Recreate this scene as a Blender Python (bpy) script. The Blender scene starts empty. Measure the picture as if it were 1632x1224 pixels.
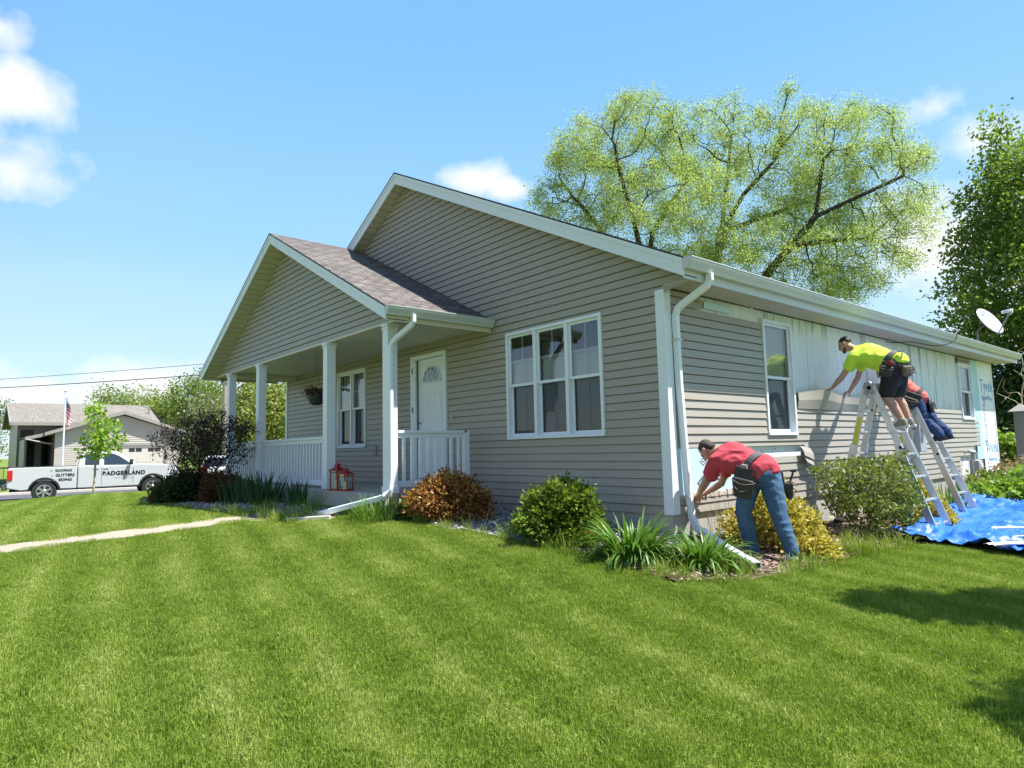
import bpy, bmesh, math, random
import numpy as np
from mathutils import Vector, Matrix, Quaternion, noise as mnoise

S = bpy.context.scene
COL = S.collection
R = math.radians

# ------------------------------------------------------------------ camera, sky, sun, exposure
cam_d = bpy.data.cameras.new('camera')
cam = bpy.data.objects.new('camera', cam_d); COL.objects.link(cam)
S.camera = cam
cam_d.sensor_width = 36.0
cam_d.lens = 36.0 * 1036.23 / 1632.0
cam_d.clip_start = 0.05; cam_d.clip_end = 3000
YAW, PITCH, ROLL = 0.8632, 0.0988, -0.0231
CAM = Vector((4.4903, -6.1851, 0.7901))
_f = Vector((-math.sin(YAW)*math.cos(PITCH), math.cos(YAW)*math.cos(PITCH), math.sin(PITCH)))
_r = Vector((math.cos(YAW), math.sin(YAW), 0)); _u = _r.cross(_f)
_r2 = math.cos(ROLL)*_r + math.sin(ROLL)*_u; _u2 = -math.sin(ROLL)*_r + math.cos(ROLL)*_u
_m = Matrix((( _r2.x, _u2.x, -_f.x, CAM.x), (_r2.y, _u2.y, -_f.y, CAM.y), (_r2.z, _u2.z, -_f.z, CAM.z), (0,0,0,1)))
cam.matrix_world = _m

S.view_settings.view_transform = 'Standard'
S.view_settings.look = 'None'
S.view_settings.exposure = 1.13
S.view_settings.gamma = 1.0

SUN_DIR = Vector((1.0, 0.82, 2.5)).normalized()
sun_el = math.asin(SUN_DIR.z); sun_az = math.atan2(SUN_DIR.x, SUN_DIR.y)
sl = bpy.data.lights.new('sun', 'SUN'); sl.energy = 5.0; sl.angle = R(0.53); sl.color = (1.0, 0.965, 0.91)
so = bpy.data.objects.new('sun', sl); COL.objects.link(so)
so.rotation_euler = (-SUN_DIR).to_track_quat('-Z', 'Y').to_euler(); so.location = (20, 20, 50)

world = bpy.data.worlds.new('World'); S.world = world; world.use_nodes = True
def build_world():
    nt = world.node_tree; N = nt.nodes; L = nt.links
    for n in list(N): N.remove(n)
    out = N.new('ShaderNodeOutputWorld'); bg = N.new('ShaderNodeBackground'); bg.inputs['Strength'].default_value = 0.088
    L.new(bg.outputs[0], out.inputs[0])
    sky = N.new('ShaderNodeTexSky'); sky.sky_type = 'NISHITA'; sky.sun_disc = False
    sky.sun_elevation = sun_el; sky.sun_rotation = sun_az
    sky.air_density = 1.0; sky.dust_density = 0.55; sky.ozone_density = 1.6; sky.altitude = 200
    hsv = N.new('ShaderNodeHueSaturation'); hsv.inputs['Saturation'].default_value = 1.0; hsv.inputs['Value'].default_value = 1.0
    L.new(sky.outputs[0], hsv.inputs['Color'])
    tc = N.new('ShaderNodeTexCoord')
    # pale gradient added to brighten only the northern half of the sky
    s0 = N.new('ShaderNodeSeparateXYZ'); L.new(tc.outputs['Generated'], s0.inputs[0])
    hz = N.new('ShaderNodeMapRange'); hz.interpolation_type = 'SMOOTHSTEP'; L.new(s0.outputs[1], hz.inputs[0]); hz.inputs[1].default_value = -.35; hz.inputs[2].default_value = .15; hz.inputs[3].default_value = 0; hz.inputs[4].default_value = .88
    gr = N.new('ShaderNodeValToRGB'); e = gr.color_ramp.elements; e[0].position = 0; e[0].color = (.80, .94, 1.0, 1); e[1].position = .9; e[1].color = (.15, .40, .86, 1)
    for q, c in ((.12, (.65, .86, 1.0)), (.30, (.40, .71, 1.0)), (.52, (.265, .575, .99))): k = e.new(q); k.color = (*c, 1)
    L.new(s0.outputs[2], gr.inputs[0])
    gm = N.new('ShaderNodeMixRGB'); gm.blend_type = 'MULTIPLY'; gm.inputs[0].default_value = 1; L.new(gr.outputs[0], gm.inputs[1]); gm.inputs[2].default_value = (5.3, 5.7, 6.0, 1)
    hm = N.new('ShaderNodeMixRGB'); L.new(hz.outputs[0], hm.inputs[0]); L.new(hsv.outputs[0], hm.inputs[1]); L.new(gm.outputs[0], hm.inputs[2]); hsv = hm
    nz = N.new('ShaderNodeTexNoise'); nz.inputs['Scale'].default_value = 7.0; nz.inputs['Detail'].default_value = 9.0; nz.inputs['Roughness'].default_value = 0.58
    L.new(tc.outputs['Generated'], nz.inputs['Vector'])
    nz2 = N.new('ShaderNodeTexNoise'); nz2.inputs['Scale'].default_value = 22.0; nz2.inputs['Detail'].default_value = 6.0
    L.new(tc.outputs['Generated'], nz2.inputs['Vector'])
    def math_(op, a, b=None, clamp=False):
        n = N.new('ShaderNodeMath'); n.operation = op; n.use_clamp = clamp
        for i, v in enumerate((a, b)):
            if v is None: continue
            if isinstance(v, (int, float)): n.inputs[i].default_value = v
            else: L.new(v, n.inputs[i])
        return n.outputs[0]
    total = None
    # direction of each cloud, half width (radians), vertical squash, density
    for (c, rad, sq, den) in [((-0.905, 0.035, 0.425), .062, 2.0, .85), ((-0.94, 0.015, 0.345), .055, 1.5, .45), ((-0.88, 0.0, 0.478), .042, 1.9, .85),
                              ((-0.73, 0.56, 0.392), .050, 2.1, 1.0), ((-0.7, 0.59, 0.378), .036, 2.1, 1.0), ((-0.2, 0.915, 0.36), .06, 1.7, .6),
                              ((-0.26, 0.94, 0.25), .085, 1.3, 1.1), ((-0.98, 0.17, 0.1), .09, 2.6, .9), ((-0.99, 0.085, 0.085), .07, 2.6, .8), ((-0.97, 0.0, 0.10), .05, 2.6, .7),
                              ((-0.24, 0.885, 0.4), .03, 1.5, .5), ((-0.15, .97, .2), .12, 1.6, .8),
                              ((.8, -.5, .25), .22, 2.2, .7), ((.1, -.95, .15), .25, 2.6, .7)]:
        c = Vector(c).normalized()
        sb = N.new('ShaderNodeVectorMath'); sb.operation = 'SUBTRACT'; L.new(tc.outputs['Generated'], sb.inputs[0]); sb.inputs[1].default_value = c
        ml = N.new('ShaderNodeVectorMath'); ml.operation = 'MULTIPLY'; L.new(sb.outputs[0], ml.inputs[0]); ml.inputs[1].default_value = (1, 1, sq)
        ln = N.new('ShaderNodeVectorMath'); ln.operation = 'LENGTH'; L.new(ml.outputs[0], ln.inputs[0])
        t = math_('DIVIDE', ln.outputs['Value'], rad); t = math_('SUBTRACT', 1.25, t); t = math_('MULTIPLY', t, den)
        t = math_('MAXIMUM', t, -1.3)
        total = t if total is None else math_('MAXIMUM', total, t)
    n1 = math_('SUBTRACT', nz.outputs['Fac'], 0.5); n1 = math_('MULTIPLY', n1, 2.3)
    n2 = math_('SUBTRACT', nz2.outputs['Fac'], 0.5); n2 = math_('MULTIPLY', n2, 1.3)
    d = math_('ADD', total, n1); d = math_('ADD', d, n2); d = math_('MULTIPLY', d, 1.1, True)
    d = math_('SMOOTH_MIN', d, 1.0)
    # thin high haze streaks
    mp = N.new('ShaderNodeMapping'); mp.inputs['Scale'].default_value = (2.0, 2.0, 9.0); mp.inputs['Rotation'].default_value = (0.35, 0.2, 0.4)
    L.new(tc.outputs['Generated'], mp.inputs[0])
    nz3 = N.new('ShaderNodeTexNoise'); nz3.inputs['Scale'].default_value = 1.6; nz3.inputs['Detail'].default_value = 5.0
    L.new(mp.outputs[0], nz3.inputs['Vector'])
    h = math_('SUBTRACT', nz3.outputs['Fac'], 0.42); h = math_('MULTIPLY', h, 0.9, True)
    sx = N.new('ShaderNodeSeparateXYZ'); L.new(tc.outputs['Generated'], sx.inputs[0])
    lo = math_('SUBTRACT', 0.5, sx.outputs['Z']); lo = math_('MULTIPLY', lo, 1.1, True)
    h = math_('MULTIPLY', h, lo)
    m1 = N.new('ShaderNodeMixRGB'); L.new(h, m1.inputs[0]); L.new(hsv.outputs[0], m1.inputs[1]); m1.inputs[2].default_value = (4.6, 5.1, 5.6, 1)
    m2 = N.new('ShaderNodeMixRGB'); L.new(d, m2.inputs[0]); L.new(m1.outputs[0], m2.inputs[1]); m2.inputs[2].default_value = (5.9, 5.9, 6.0, 1)
    L.new(m2.outputs[0], bg.inputs['Color'])
build_world()
S.render.engine = 'CYCLES'
S.cycles.max_bounces = 8; S.cycles.transparent_max_bounces = 12; S.cycles.use_denoising = True

# ------------------------------------------------------------------ helpers: tagging
def tag(o, label=None, cat=None, group=None, kind=None):
    if label: o['label'] = label
    if cat: o['category'] = cat
    if group: o['group'] = group
    if kind: o['kind'] = kind
    return o
def thing(name, label, cat, loc=(0, 0, 0), group=None):
    o = bpy.data.objects.new(name, None); COL.objects.link(o); o.location = loc; o.empty_display_size = 0.1
    o['pl'] = tuple(loc)
    return tag(o, label, cat, group)
def link(name, me, mat, parent=None):
    o = bpy.data.objects.new(name, me); COL.objects.link(o)
    if mat is not None:
        for m in (mat if isinstance(mat, (list, tuple)) else [mat]): me.materials.append(m)
    if parent is not None:
        o.parent = parent
        p = parent; t = Vector((0, 0, 0))
        while p is not None:
            if p.type == 'EMPTY': t = Vector(p.location)
            p = p.parent
        # parts are modelled in world coordinates
        if parent.type == 'EMPTY': o.matrix_parent_inverse = Matrix.Translation(-t)
    return o
def copy_tree(o, parent=None):
    c = o.copy(); COL.objects.link(c)
    if parent is not None: c.parent = parent
    for ch in list(o.children): copy_tree(ch, c)
    return c

class MB:
    """collects simple solids and builds ONE mesh object"""
    def __init__(s): s.v = []; s.f = []; s.mi = []; s.cur = 0
    def add(s, vs, fs):
        b = len(s.v); s.v += [tuple(v) for v in vs]; s.f += [tuple(b+i for i in f) for f in fs]; s.mi += [s.cur]*len(fs); return s
    def box(s, x0, x1, y0, y1, z0, z1):
        vs = [(x, y, z) for z in (z0, z1) for y in (y0, y1) for x in (x0, x1)]
        return s.add(vs, [(0,2,3,1),(4,5,7,6),(0,1,5,4),(2,6,7,3),(0,4,6,2),(1,3,7,5)])
    def bar(s, a, b, w, h, up=(0, 0, 1)):
        a = Vector(a); b = Vector(b); d = (b-a).normalized(); up = Vector(up)
        if abs(d.dot(up)) > .99: up = Vector((1, 0, 0))
        x = d.cross(up).normalized(); y = x.cross(d).normalized()
        vs = [p + x*sx*w/2 + y*sy*h/2 for p in (a, b) for sx, sy in ((-1,-1),(1,-1),(1,1),(-1,1))]
        return s.add(vs, [(0,3,2,1),(4,5,6,7),(0,1,5,4),(1,2,6,5),(2,3,7,6),(3,0,4,7)])
    def tube(s, path, r, n=8, caps=True):
        path = [Vector(p) for p in path]; rr = r if isinstance(r, (list, tuple)) else [r]*len(path)
        ref = None; rings = []
        for i, p in enumerate(path):
            d = (path[min(i+1, len(path)-1)] - path[max(i-1, 0)]).normalized()
            if ref is None:
                ref = Vector((0, 0, 1)) if abs(d.z) < .9 else Vector((1, 0, 0))
            x = d.cross(ref).normalized(); y = x.cross(d).normalized(); ref = y
            rings.append([p + (x*math.cos(2*math.pi*k/n) + y*math.sin(2*math.pi*k/n))*rr[i] for k in range(n)])
        vs = [v for ring in rings for v in ring]; fs = []
        for i in range(len(rings)-1):
            for k in range(n):
                a = i*n+k; b = i*n+(k+1) % n; fs.append((a, b, b+n, a+n))
        if caps: fs.append(tuple(range(n-1, -1, -1))); fs.append(tuple((len(rings)-1)*n+k for k in range(n)))
        return s.add(vs, fs)
    def rpipe(s, path, w, h, up=(0, 1, 0)):
        """rectangular pipe along a path"""
        path = [Vector(p) for p in path]; rings = []; up = Vector(up)
        for i, p in enumerate(path):
            d = (path[min(i+1, len(path)-1)] - path[max(i-1, 0)]).normalized()
            x = up.cross(d)
            if x.length < .05: x = Vector((1, 0, 0)).cross(d)
            x.normalize(); y = d.cross(x).normalized()
            q = .25
            rings.append([p + x*a*w/2 + y*b*h/2 for a, b in ((-1+q,-1),(1-q,-1),(1,-1+q),(1,1-q),(1-q,1),(-1+q,1),(-1,1-q),(-1,-1+q))])
        n = 8; vs = [v for r_ in rings for v in r_]; fs = []
        for i in range(len(rings)-1):
            for k in range(n):
                a = i*n+k; b = i*n+(k+1) % n; fs.append((a, b, b+n, a+n))
        fs.append(tuple(range(n-1, -1, -1))); fs.append(tuple((len(rings)-1)*n+k for k in range(n)))
        return s.add(vs, fs)
    def prism(s, poly, fn, a, b):
        """poly: 2-D outline; fn(u, v, t) -> point; t runs a..b"""
        n = len(poly); vs = [fn(u, v, t) for t in (a, b) for u, v in poly]
        fs = [tuple(range(n-1, -1, -1)), tuple(n+k for k in range(n))] + [(k, (k+1) % n, n+(k+1) % n, n+k) for k in range(n)]
        return s.add(vs, fs)
    def quad(s, *p): return s.add(p, [tuple(range(len(p)))])
    def sphere(s, c, r, n=12, m=8):
        c = Vector(c); r = r if isinstance(r, (tuple, list)) else (r, r, r); vs = [c + Vector((0, 0, -r[2]))]
        for i in range(1, m):
            ph = -math.pi/2 + math.pi*i/m
            vs += [c + Vector((r[0]*math.cos(ph)*math.cos(2*math.pi*k/n), r[1]*math.cos(ph)*math.sin(2*math.pi*k/n), r[2]*math.sin(ph))) for k in range(n)]
        vs.append(c + Vector((0, 0, r[2]))); fs = [(0, 1+(k+1) % n, 1+k) for k in range(n)]
        for i in range(m-2):
            for k in range(n):
                a = 1+i*n+k; b = 1+i*n+(k+1) % n; fs.append((a, b, b+n, a+n))
        t = len(vs)-1; o = 1+(m-2)*n; fs += [(o+k, o+(k+1) % n, t) for k in range(n)]
        return s.add(vs, fs)
    def lathe(s, c, prof, n=16, ax=(0, 0, 1)):
        c = Vector(c); q = Vector((0, 0, 1)).rotation_difference(Vector(ax)); vs = []
        for r, h in prof:
            vs += [c + q @ Vector((r*math.cos(2*math.pi*k/n), r*math.sin(2*math.pi*k/n), h)) for k in range(n)]
        fs = []
        for i in range(len(prof)-1):
            for k in range(n):
                a = i*n+k; b = i*n+(k+1) % n; fs.append((a, b, b+n, a+n))
        fs.append(tuple(range(n-1, -1, -1))); fs.append(tuple((len(prof)-1)*n+k for k in range(n)))
        return s.add(vs, fs)
    def mesh(s, name):
        me = bpy.data.meshes.new(name); me.from_pydata([tuple(v) for v in s.v], [], s.f); me.update()
        return me
    def build(s, name, mat, parent=None, smooth=False, bevel=0, recalc=True):
        me = s.mesh(name)
        if recalc:
            bm = bmesh.new(); bm.from_mesh(me); bmesh.ops.recalc_face_normals(bm, faces=bm.faces); bm.to_mesh(me); bm.free()
        if any(s.mi): me.polygons.foreach_set('material_index', s.mi)
        if smooth: me.polygons.foreach_set('use_smooth', [True]*len(me.polygons))
        o = link(name, me, mat, parent)
        if bevel:
            b = o.modifiers.new('bevel', 'BEVEL'); b.width = bevel; b.segments = 2; b.limit_method = 'ANGLE'; b.angle_limit = R(40)
        return o

# ------------------------------------------------------------------ helpers: materials
def nodes(name):
    m = bpy.data.materials.new(name); m.use_nodes = True; nt = m.node_tree
    return m, nt, nt.nodes, nt.links, nt.nodes['Principled BSDF']
def mat(name, col, rough=.6, var=.12, scale=6.0, bump=0.0, bscale=40.0, metal=0.0, spec=.5, dirt=0.0, dirtcol=(.12, .1, .08), coat=0.0, stretch=(1, 1, 1)):
    """plain procedural surface: base colour with noise variation, optional dirt blotches and fine bump"""
    m, nt, N, L, P = nodes(name)
    geo = N.new('ShaderNodeNewGeometry'); mp = N.new('ShaderNodeMapping'); mp.inputs['Scale'].default_value = stretch
    L.new(geo.outputs['Position'], mp.inputs[0])
    nz = N.new('ShaderNodeTexNoise'); nz.inputs['Scale'].default_value = scale; nz.inputs['Detail'].default_value = 6
    L.new(mp.outputs[0], nz.inputs['Vector'])
    mx = N.new('ShaderNodeMixRGB'); L.new(nz.outputs['Fac'], mx.inputs[0])
    mx.inputs[1].default_value = (*[c*(1-var) for c in col], 1); mx.inputs[2].default_value = (*[min(1, c*(1+var)) for c in col], 1)
    last = mx.outputs[0]
    if dirt:
        nd = N.new('ShaderNodeTexNoise'); nd.inputs['Scale'].default_value = scale*.6; nd.inputs['Detail'].default_value = 8; nd.inputs['Roughness'].default_value = .7
        L.new(mp.outputs[0], nd.inputs['Vector'])
        cr = N.new('ShaderNodeValToRGB'); cr.color_ramp.elements[0].position = .5; cr.color_ramp.elements[1].position = .75
        cr.color_ramp.elements[1].color = (dirt, dirt, dirt, 1); L.new(nd.outputs['Fac'], cr.inputs[0])
        m2 = N.new('ShaderNodeMixRGB'); L.new(cr.outputs[0], m2.inputs[0]); L.new(last, m2.inputs[1]); m2.inputs[2].default_value = (*dirtcol, 1); last = m2.outputs[0]
    L.new(last, P.inputs['Base Color'])
    P.inputs['Roughness'].default_value = rough; P.inputs['Metallic'].default_value = metal; P.inputs['Specular IOR Level'].default_value = spec
    P.inputs['Coat Weight'].default_value = coat; P.inputs['Coat Roughness'].default_value = .08
    if bump:
        nb = N.new('ShaderNodeTexNoise'); nb.inputs['Scale'].default_value = bscale; nb.inputs['Detail'].default_value = 5; L.new(mp.outputs[0], nb.inputs['Vector'])
        b = N.new('ShaderNodeBump'); b.inputs['Strength'].default_value = bump; b.inputs['Distance'].default_value = .01
        L.new(nb.outputs['Fac'], b.inputs['Height']); L.new(b.outputs[0], P.inputs['Normal'])
    return m
def leaf_mat(name, cols, trans=.35, rough=.5, tcol=1.25, nsc=1.3):
    """foliage: colour varies leaf by leaf and in patches; part of the light passes through"""
    m, nt, N, L, P = nodes(name)
    geo = N.new('ShaderNodeNewGeometry')
    nz = N.new('ShaderNodeTexNoise'); nz.inputs['Scale'].default_value = nsc; nz.inputs['Detail'].default_value = 4; L.new(geo.outputs['Position'], nz.inputs['Vector'])
    ad = N.new('ShaderNodeMath'); ad.operation = 'MULTIPLY_ADD'; L.new(geo.outputs['Random Per Island'], ad.inputs[0]); ad.inputs[1].default_value = .62
    s2 = N.new('ShaderNodeMath'); s2.operation = 'MULTIPLY_ADD'; L.new(nz.outputs['Fac'], s2.inputs[0]); s2.inputs[1].default_value = .9; s2.inputs[2].default_value = -.27
    L.new(s2.outputs[0], ad.inputs[2])
    cr = N.new('ShaderNodeValToRGB'); e = cr.color_ramp.elements
    while len(e) < len(cols): e.new(.5)
    for i, c in enumerate(cols): e[i].position = i/(len(cols)-1); e[i].color = (*c, 1)
    L.new(ad.outputs[0], cr.inputs[0]); L.new(cr.outputs[0], P.inputs['Base Color']); P.inputs['Roughness'].default_value = rough
    P.inputs['Specular IOR Level'].default_value = .35
    tr = N.new('ShaderNodeBsdfTranslucent')
    g = N.new('ShaderNodeMixRGB'); g.blend_type = 'MULTIPLY'; g.inputs[0].default_value = 1; L.new(cr.outputs[0], g.inputs[1]); g.inputs[2].default_value = (tcol*1.1, tcol*1.15, tcol*.6, 1)
    L.new(g.outputs[0], tr.inputs[0])
    ms = N.new('ShaderNodeMixShader'); ms.inputs[0].default_value = trans; L.new(P.outputs[0], ms.inputs[1]); L.new(tr.outputs[0], ms.inputs[2])
    L.new(ms.outputs[0], N['Material Output'].inputs[0])
    return m

# ------------------------------------------------------------------ terrain
_ctl = np.array([(0,0,-.24),(-1.1,0,-.2),(-3.1,0,-.1),(-3.7,-1.6,-.06),(-5,-1.85,-.03),(-8.5,-1.85,-.06),(-11.3,-1.8,-.12),(-4.0,-2.35,-.13),(-5.4,-3,-.14),(-5.2,-5.8,-.27),(-12,-6.5,-.36),(-11,-3,-.16),
 (-15,-3,-.26),(-15,-9,-.5),(-19,-2.8,-.36),(-21,-2.8,-.42),(-23.2,-3,-.60),(-23.2,-8,-.72),(-23.2,2,-.58),(-24.6,-3,-.80),(-24.6,4,-.80),(-24.6,-12,-.86),(-.8,-1.3,-.25),(-2.5,-1.5,-.165),(-3.45,-1.55,-.13),(-1.6,-1.5,-.205),(.5,-1.2,-.33),(1.2,.3,-.45),(1.45,3.7,-.46),
 (0,2,-.40),(0,4,-.44),(3,2,-.56),(2.15,-4.25,-.61),(4.5,-6.2,-.74),(7,0,-.74),(0,-6,-.5),(-2,-4,-.37),(1.5,-1.5,-.42),(0,9,-.42),(0,13.3,-.4),(3,12,-.5),(8,10,-.75),(12,-8,-1.0),(8,-14,-1.0),(-6,-14,-.7),
 (-13,5,-.2),(-13,14,-.3),(-24.6,16,-.75),(-33,0,-.75),(-33,-10,-.85),(-37,0,-.6),(-45,0,-.5),(-60,10,-.2),(-60,-30,-.6),(-40,40,-.2),(0,40,-.6),(30,30,-1.2),(30,-30,-1.3),(-30,-40,-1.0),
 (-200,0,1.0),(-150,150,1.0),(0,200,0),(200,0,-2),(0,-200,-2),(-150,-150,0),(200,200,-2),(200,-200,-2)], float)
def _rbf():
    n = len(_ctl); d = np.hypot(_ctl[:,None,0]-_ctl[None,:,0], _ctl[:,None,1]-_ctl[None,:,1])
    A = np.zeros((n+1, n+1)); A[:n,:n] = -d; A[:n,:n] -= np.eye(n)*.05; A[:n,n] = 1; A[n,:n] = 1
    return np.linalg.solve(A, np.append(_ctl[:,2], 0))
_w = _rbf()
def H(x, y):
    x = np.atleast_1d(np.asarray(x, float)); y = np.atleast_1d(np.asarray(y, float)); sh = x.shape
    d = np.sqrt((x.ravel()[:,None]-_ctl[None,:,0])**2 + (y.ravel()[:,None]-_ctl[None,:,1])**2 + .09)
    return (-(d @ _w[:-1]) + _w[-1]).reshape(sh)
def h1(x, y): return float(H(x, y)[0])
def g3(x, y, dz=0): return Vector((x, y, h1(x, y)+dz))

def inside(poly, x, y):
    c = np.zeros(np.shape(x), bool); n = len(poly); j = n-1
    for i in range(n):
        xi, yi = poly[i]; xj, yj = poly[j]
        c ^= ((yi > y) != (yj > y)) & (x < (xj-xi)*(y-yi)/((yj-yi) or 1e-9)+xi); j = i
    return c
# ================================================================== materials used in several places
def siding_mat(name, col, dirt=.12):
    return mat(name, col, rough=.42, var=.07, scale=2.2, bump=.12, bscale=18, dirt=dirt, dirtcol=tuple(c*.72 for c in col), spec=.35, stretch=(1, 1, 3))
M_SIDE = siding_mat('taupe_vinyl', (.352, .322, .278))
M_SOFF = mat('cream_soffit', (.60, .56, .47), .5, .05, 2, dirt=.15, dirtcol=(.42, .36, .27))
M_WHITE = mat('white_aluminium', (.70, .75, .82), .35, .04, 3, dirt=.18, dirtcol=(.55, .54, .5))
M_WHITE2 = mat('white_vinyl', (.72, .77, .84), .4, .03, 4)
M_GUT = mat('aged_white_gutter', (.53, .545, .54), .38, .06, 2.5, dirt=.35, dirtcol=(.42, .40, .35), stretch=(4, .7, 4))
M_CONC = mat('grey_concrete', (.40, .385, .355), .85, .12, 3, bump=.4, bscale=60, dirt=.3, dirtcol=(.24, .225, .2))
M_CONCL = mat('pale_concrete', (.56, .52, .45), .85, .1, 3, bump=.4, bscale=60, dirt=.35, dirtcol=(.36, .31, .24))
M_DARK = mat('dark_room', (.045, .045, .05), .9, .2)
M_BLIND = mat('white_blind', (.80, .82, .84), .6, .05)
M_CURT = mat('pale_curtain', (.66, .67, .66), .8, .1, 8, stretch=(14, 14, .6))
M_ALU = mat('ladder_aluminium', (.62, .63, .64), .36, .10, 5, metal=.75, dirt=.3, dirtcol=(.4, .4, .39))
M_BLACK = mat('black_plastic', (.02, .02, .022), .45, .2)
M_RED = mat('red_paint', (.30, .012, .014), .35, .15, 20)
M_RUST = mat('brass_dull', (.35, .26, .13), .4, .2, metal=.8)

def shingle_mat(name, cols):
    m, nt, N, L, P = nodes(name)
    geo = N.new('ShaderNodeNewGeometry'); sx = N.new('ShaderNodeSeparateXYZ'); L.new(geo.outputs['Position'], sx.inputs[0])
    ad = N.new('ShaderNodeMath'); L.new(sx.outputs[0], ad.inputs[0]); L.new(sx.outputs[1], ad.inputs[1])
    ad2 = N.new('ShaderNodeMath'); ad2.operation = 'MULTIPLY'; L.new(sx.outputs[2], ad2.inputs[0]); ad2.inputs[1].default_value = 2.236
    sn = N.new('ShaderNodeSeparateXYZ'); L.new(geo.outputs['Normal'], sn.inputs[0])
    ab = N.new('ShaderNodeMath'); ab.operation = 'ABSOLUTE'; L.new(sn.outputs[0], ab.inputs[0])
    gt = N.new('ShaderNodeMath'); gt.operation = 'GREATER_THAN'; L.new(ab.outputs[0], gt.inputs[0]); gt.inputs[1].default_value = .25
    mu = N.new('ShaderNodeMix'); L.new(gt.outputs[0], mu.inputs[0]); L.new(sx.outputs[0], mu.inputs[2]); L.new(sx.outputs[1], mu.inputs[3])
    cb = N.new('ShaderNodeCombineXYZ'); L.new(mu.outputs[0], cb.inputs[0]); L.new(ad2.outputs[0], cb.inputs[1])
    br = N.new('ShaderNodeTexBrick'); br.inputs['Scale'].default_value = 1; br.inputs['Brick Width'].default_value = .23; br.inputs['Row Height'].default_value = .142
    br.inputs['Mortar Size'].default_value = .012; br.inputs['Mortar Smooth'].default_value = .2; br.inputs['Bias'].default_value = 0
    br.inputs['Color1'].default_value = (*cols[0], 1); br.inputs['Color2'].default_value = (*cols[1], 1); br.inputs['Mortar'].default_value = (*[c*.28 for c in cols[0]], 1)
    L.new(cb.outputs[0], br.inputs[0])
    nz = N.new('ShaderNodeTexNoise'); nz.inputs['Scale'].default_value = 9; nz.inputs['Detail'].default_value = 8; L.new(geo.outputs['Position'], nz.inputs['Vector'])
    mx = N.new('ShaderNodeMixRGB'); mx.blend_type = 'OVERLAY'; mx.inputs[0].default_value = .7; L.new(br.outputs[0], mx.inputs[1]); L.new(nz.outputs['Fac'], mx.inputs[2])
    L.new(mx.outputs[0], P.inputs['Base Color']); P.inputs['Roughness'].default_value = .9
    nb = N.new('ShaderNodeTexNoise'); nb.inputs['Scale'].default_value = 120; L.new(geo.outputs['Position'], nb.inputs['Vector'])
    s = N.new('ShaderNodeMath'); s.operation = 'SUBTRACT'; L.new(nb.outputs['Fac'], s.inputs[0]); L.new(br.outputs['Fac'], s.inputs[1])
    b = N.new('ShaderNodeBump'); b.inputs['Strength'].default_value = .5; b.inputs['Distance'].default_value = .012; L.new(s.outputs[0], b.inputs['Height']); L.new(b.outputs[0], P.inputs['Normal'])
    return m
M_SHING = shingle_mat('weathered_shingles', ((.098, .083, .076), (.175, .154, .142)))
M_SHING_N = shingle_mat('grey_shingles', ((.20, .18, .155), (.25, .225, .195)))

def ribbed_mat(name, col, axis, pitch, dark=.55, wd=.09):
    m, nt, N, L, P = nodes(name)
    geo = N.new('ShaderNodeNewGeometry'); sx = N.new('ShaderNodeSeparateXYZ'); L.new(geo.outputs['Position'], sx.inputs[0])
    d = N.new('ShaderNodeMath'); d.operation = 'DIVIDE'; L.new(sx.outputs[axis], d.inputs[0]); d.inputs[1].default_value = pitch
    fr = N.new('ShaderNodeMath'); fr.operation = 'FRACT'; L.new(d.outputs[0], fr.inputs[0])
    cr = N.new('ShaderNodeValToRGB'); e = cr.color_ramp.elements; e[0].position = .0; e[0].color = (*[c*dark for c in col], 1); e[1].position = wd; e[1].color = (*col, 1)
    q = e.new(.5); q.color = (*[c*.93 for c in col], 1); q2 = e.new(.95); q2.color = (*col, 1)
    L.new(fr.outputs[0], cr.inputs[0])
    nz = N.new('ShaderNodeTexNoise'); nz.inputs['Scale'].default_value = 1.7; nz.inputs['Detail'].default_value = 6; L.new(geo.outputs['Position'], nz.inputs['Vector'])
    mx = N.new('ShaderNodeMixRGB'); mx.blend_type = 'MULTIPLY'; mx.inputs[0].default_value = .35; L.new(cr.outputs[0], mx.inputs[1]); L.new(nz.outputs['Fac'], mx.inputs[2])
    L.new(mx.outputs[0], P.inputs['Base Color']); P.inputs['Roughness'].default_value = .5
    b = N.new('ShaderNodeBump'); b.inputs['Strength'].default_value = .6; b.inputs['Distance'].default_value = .01; L.new(cr.outputs[0], b.inputs['Height']); L.new(b.outputs[0], P.inputs['Normal'])
    return m
M_SOFF_Y = ribbed_mat('soffit_panels_across', (.62, .575, .48), 1, .1016)
M_SOFF_Z = ribbed_mat('soffit_panels_rake', (.64, .60, .51), 2, .075, .25, .17)
M_CEIL = ribbed_mat('porch_ceiling_panels', (.66, .64, .58), 0, .1016, .8)

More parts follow.
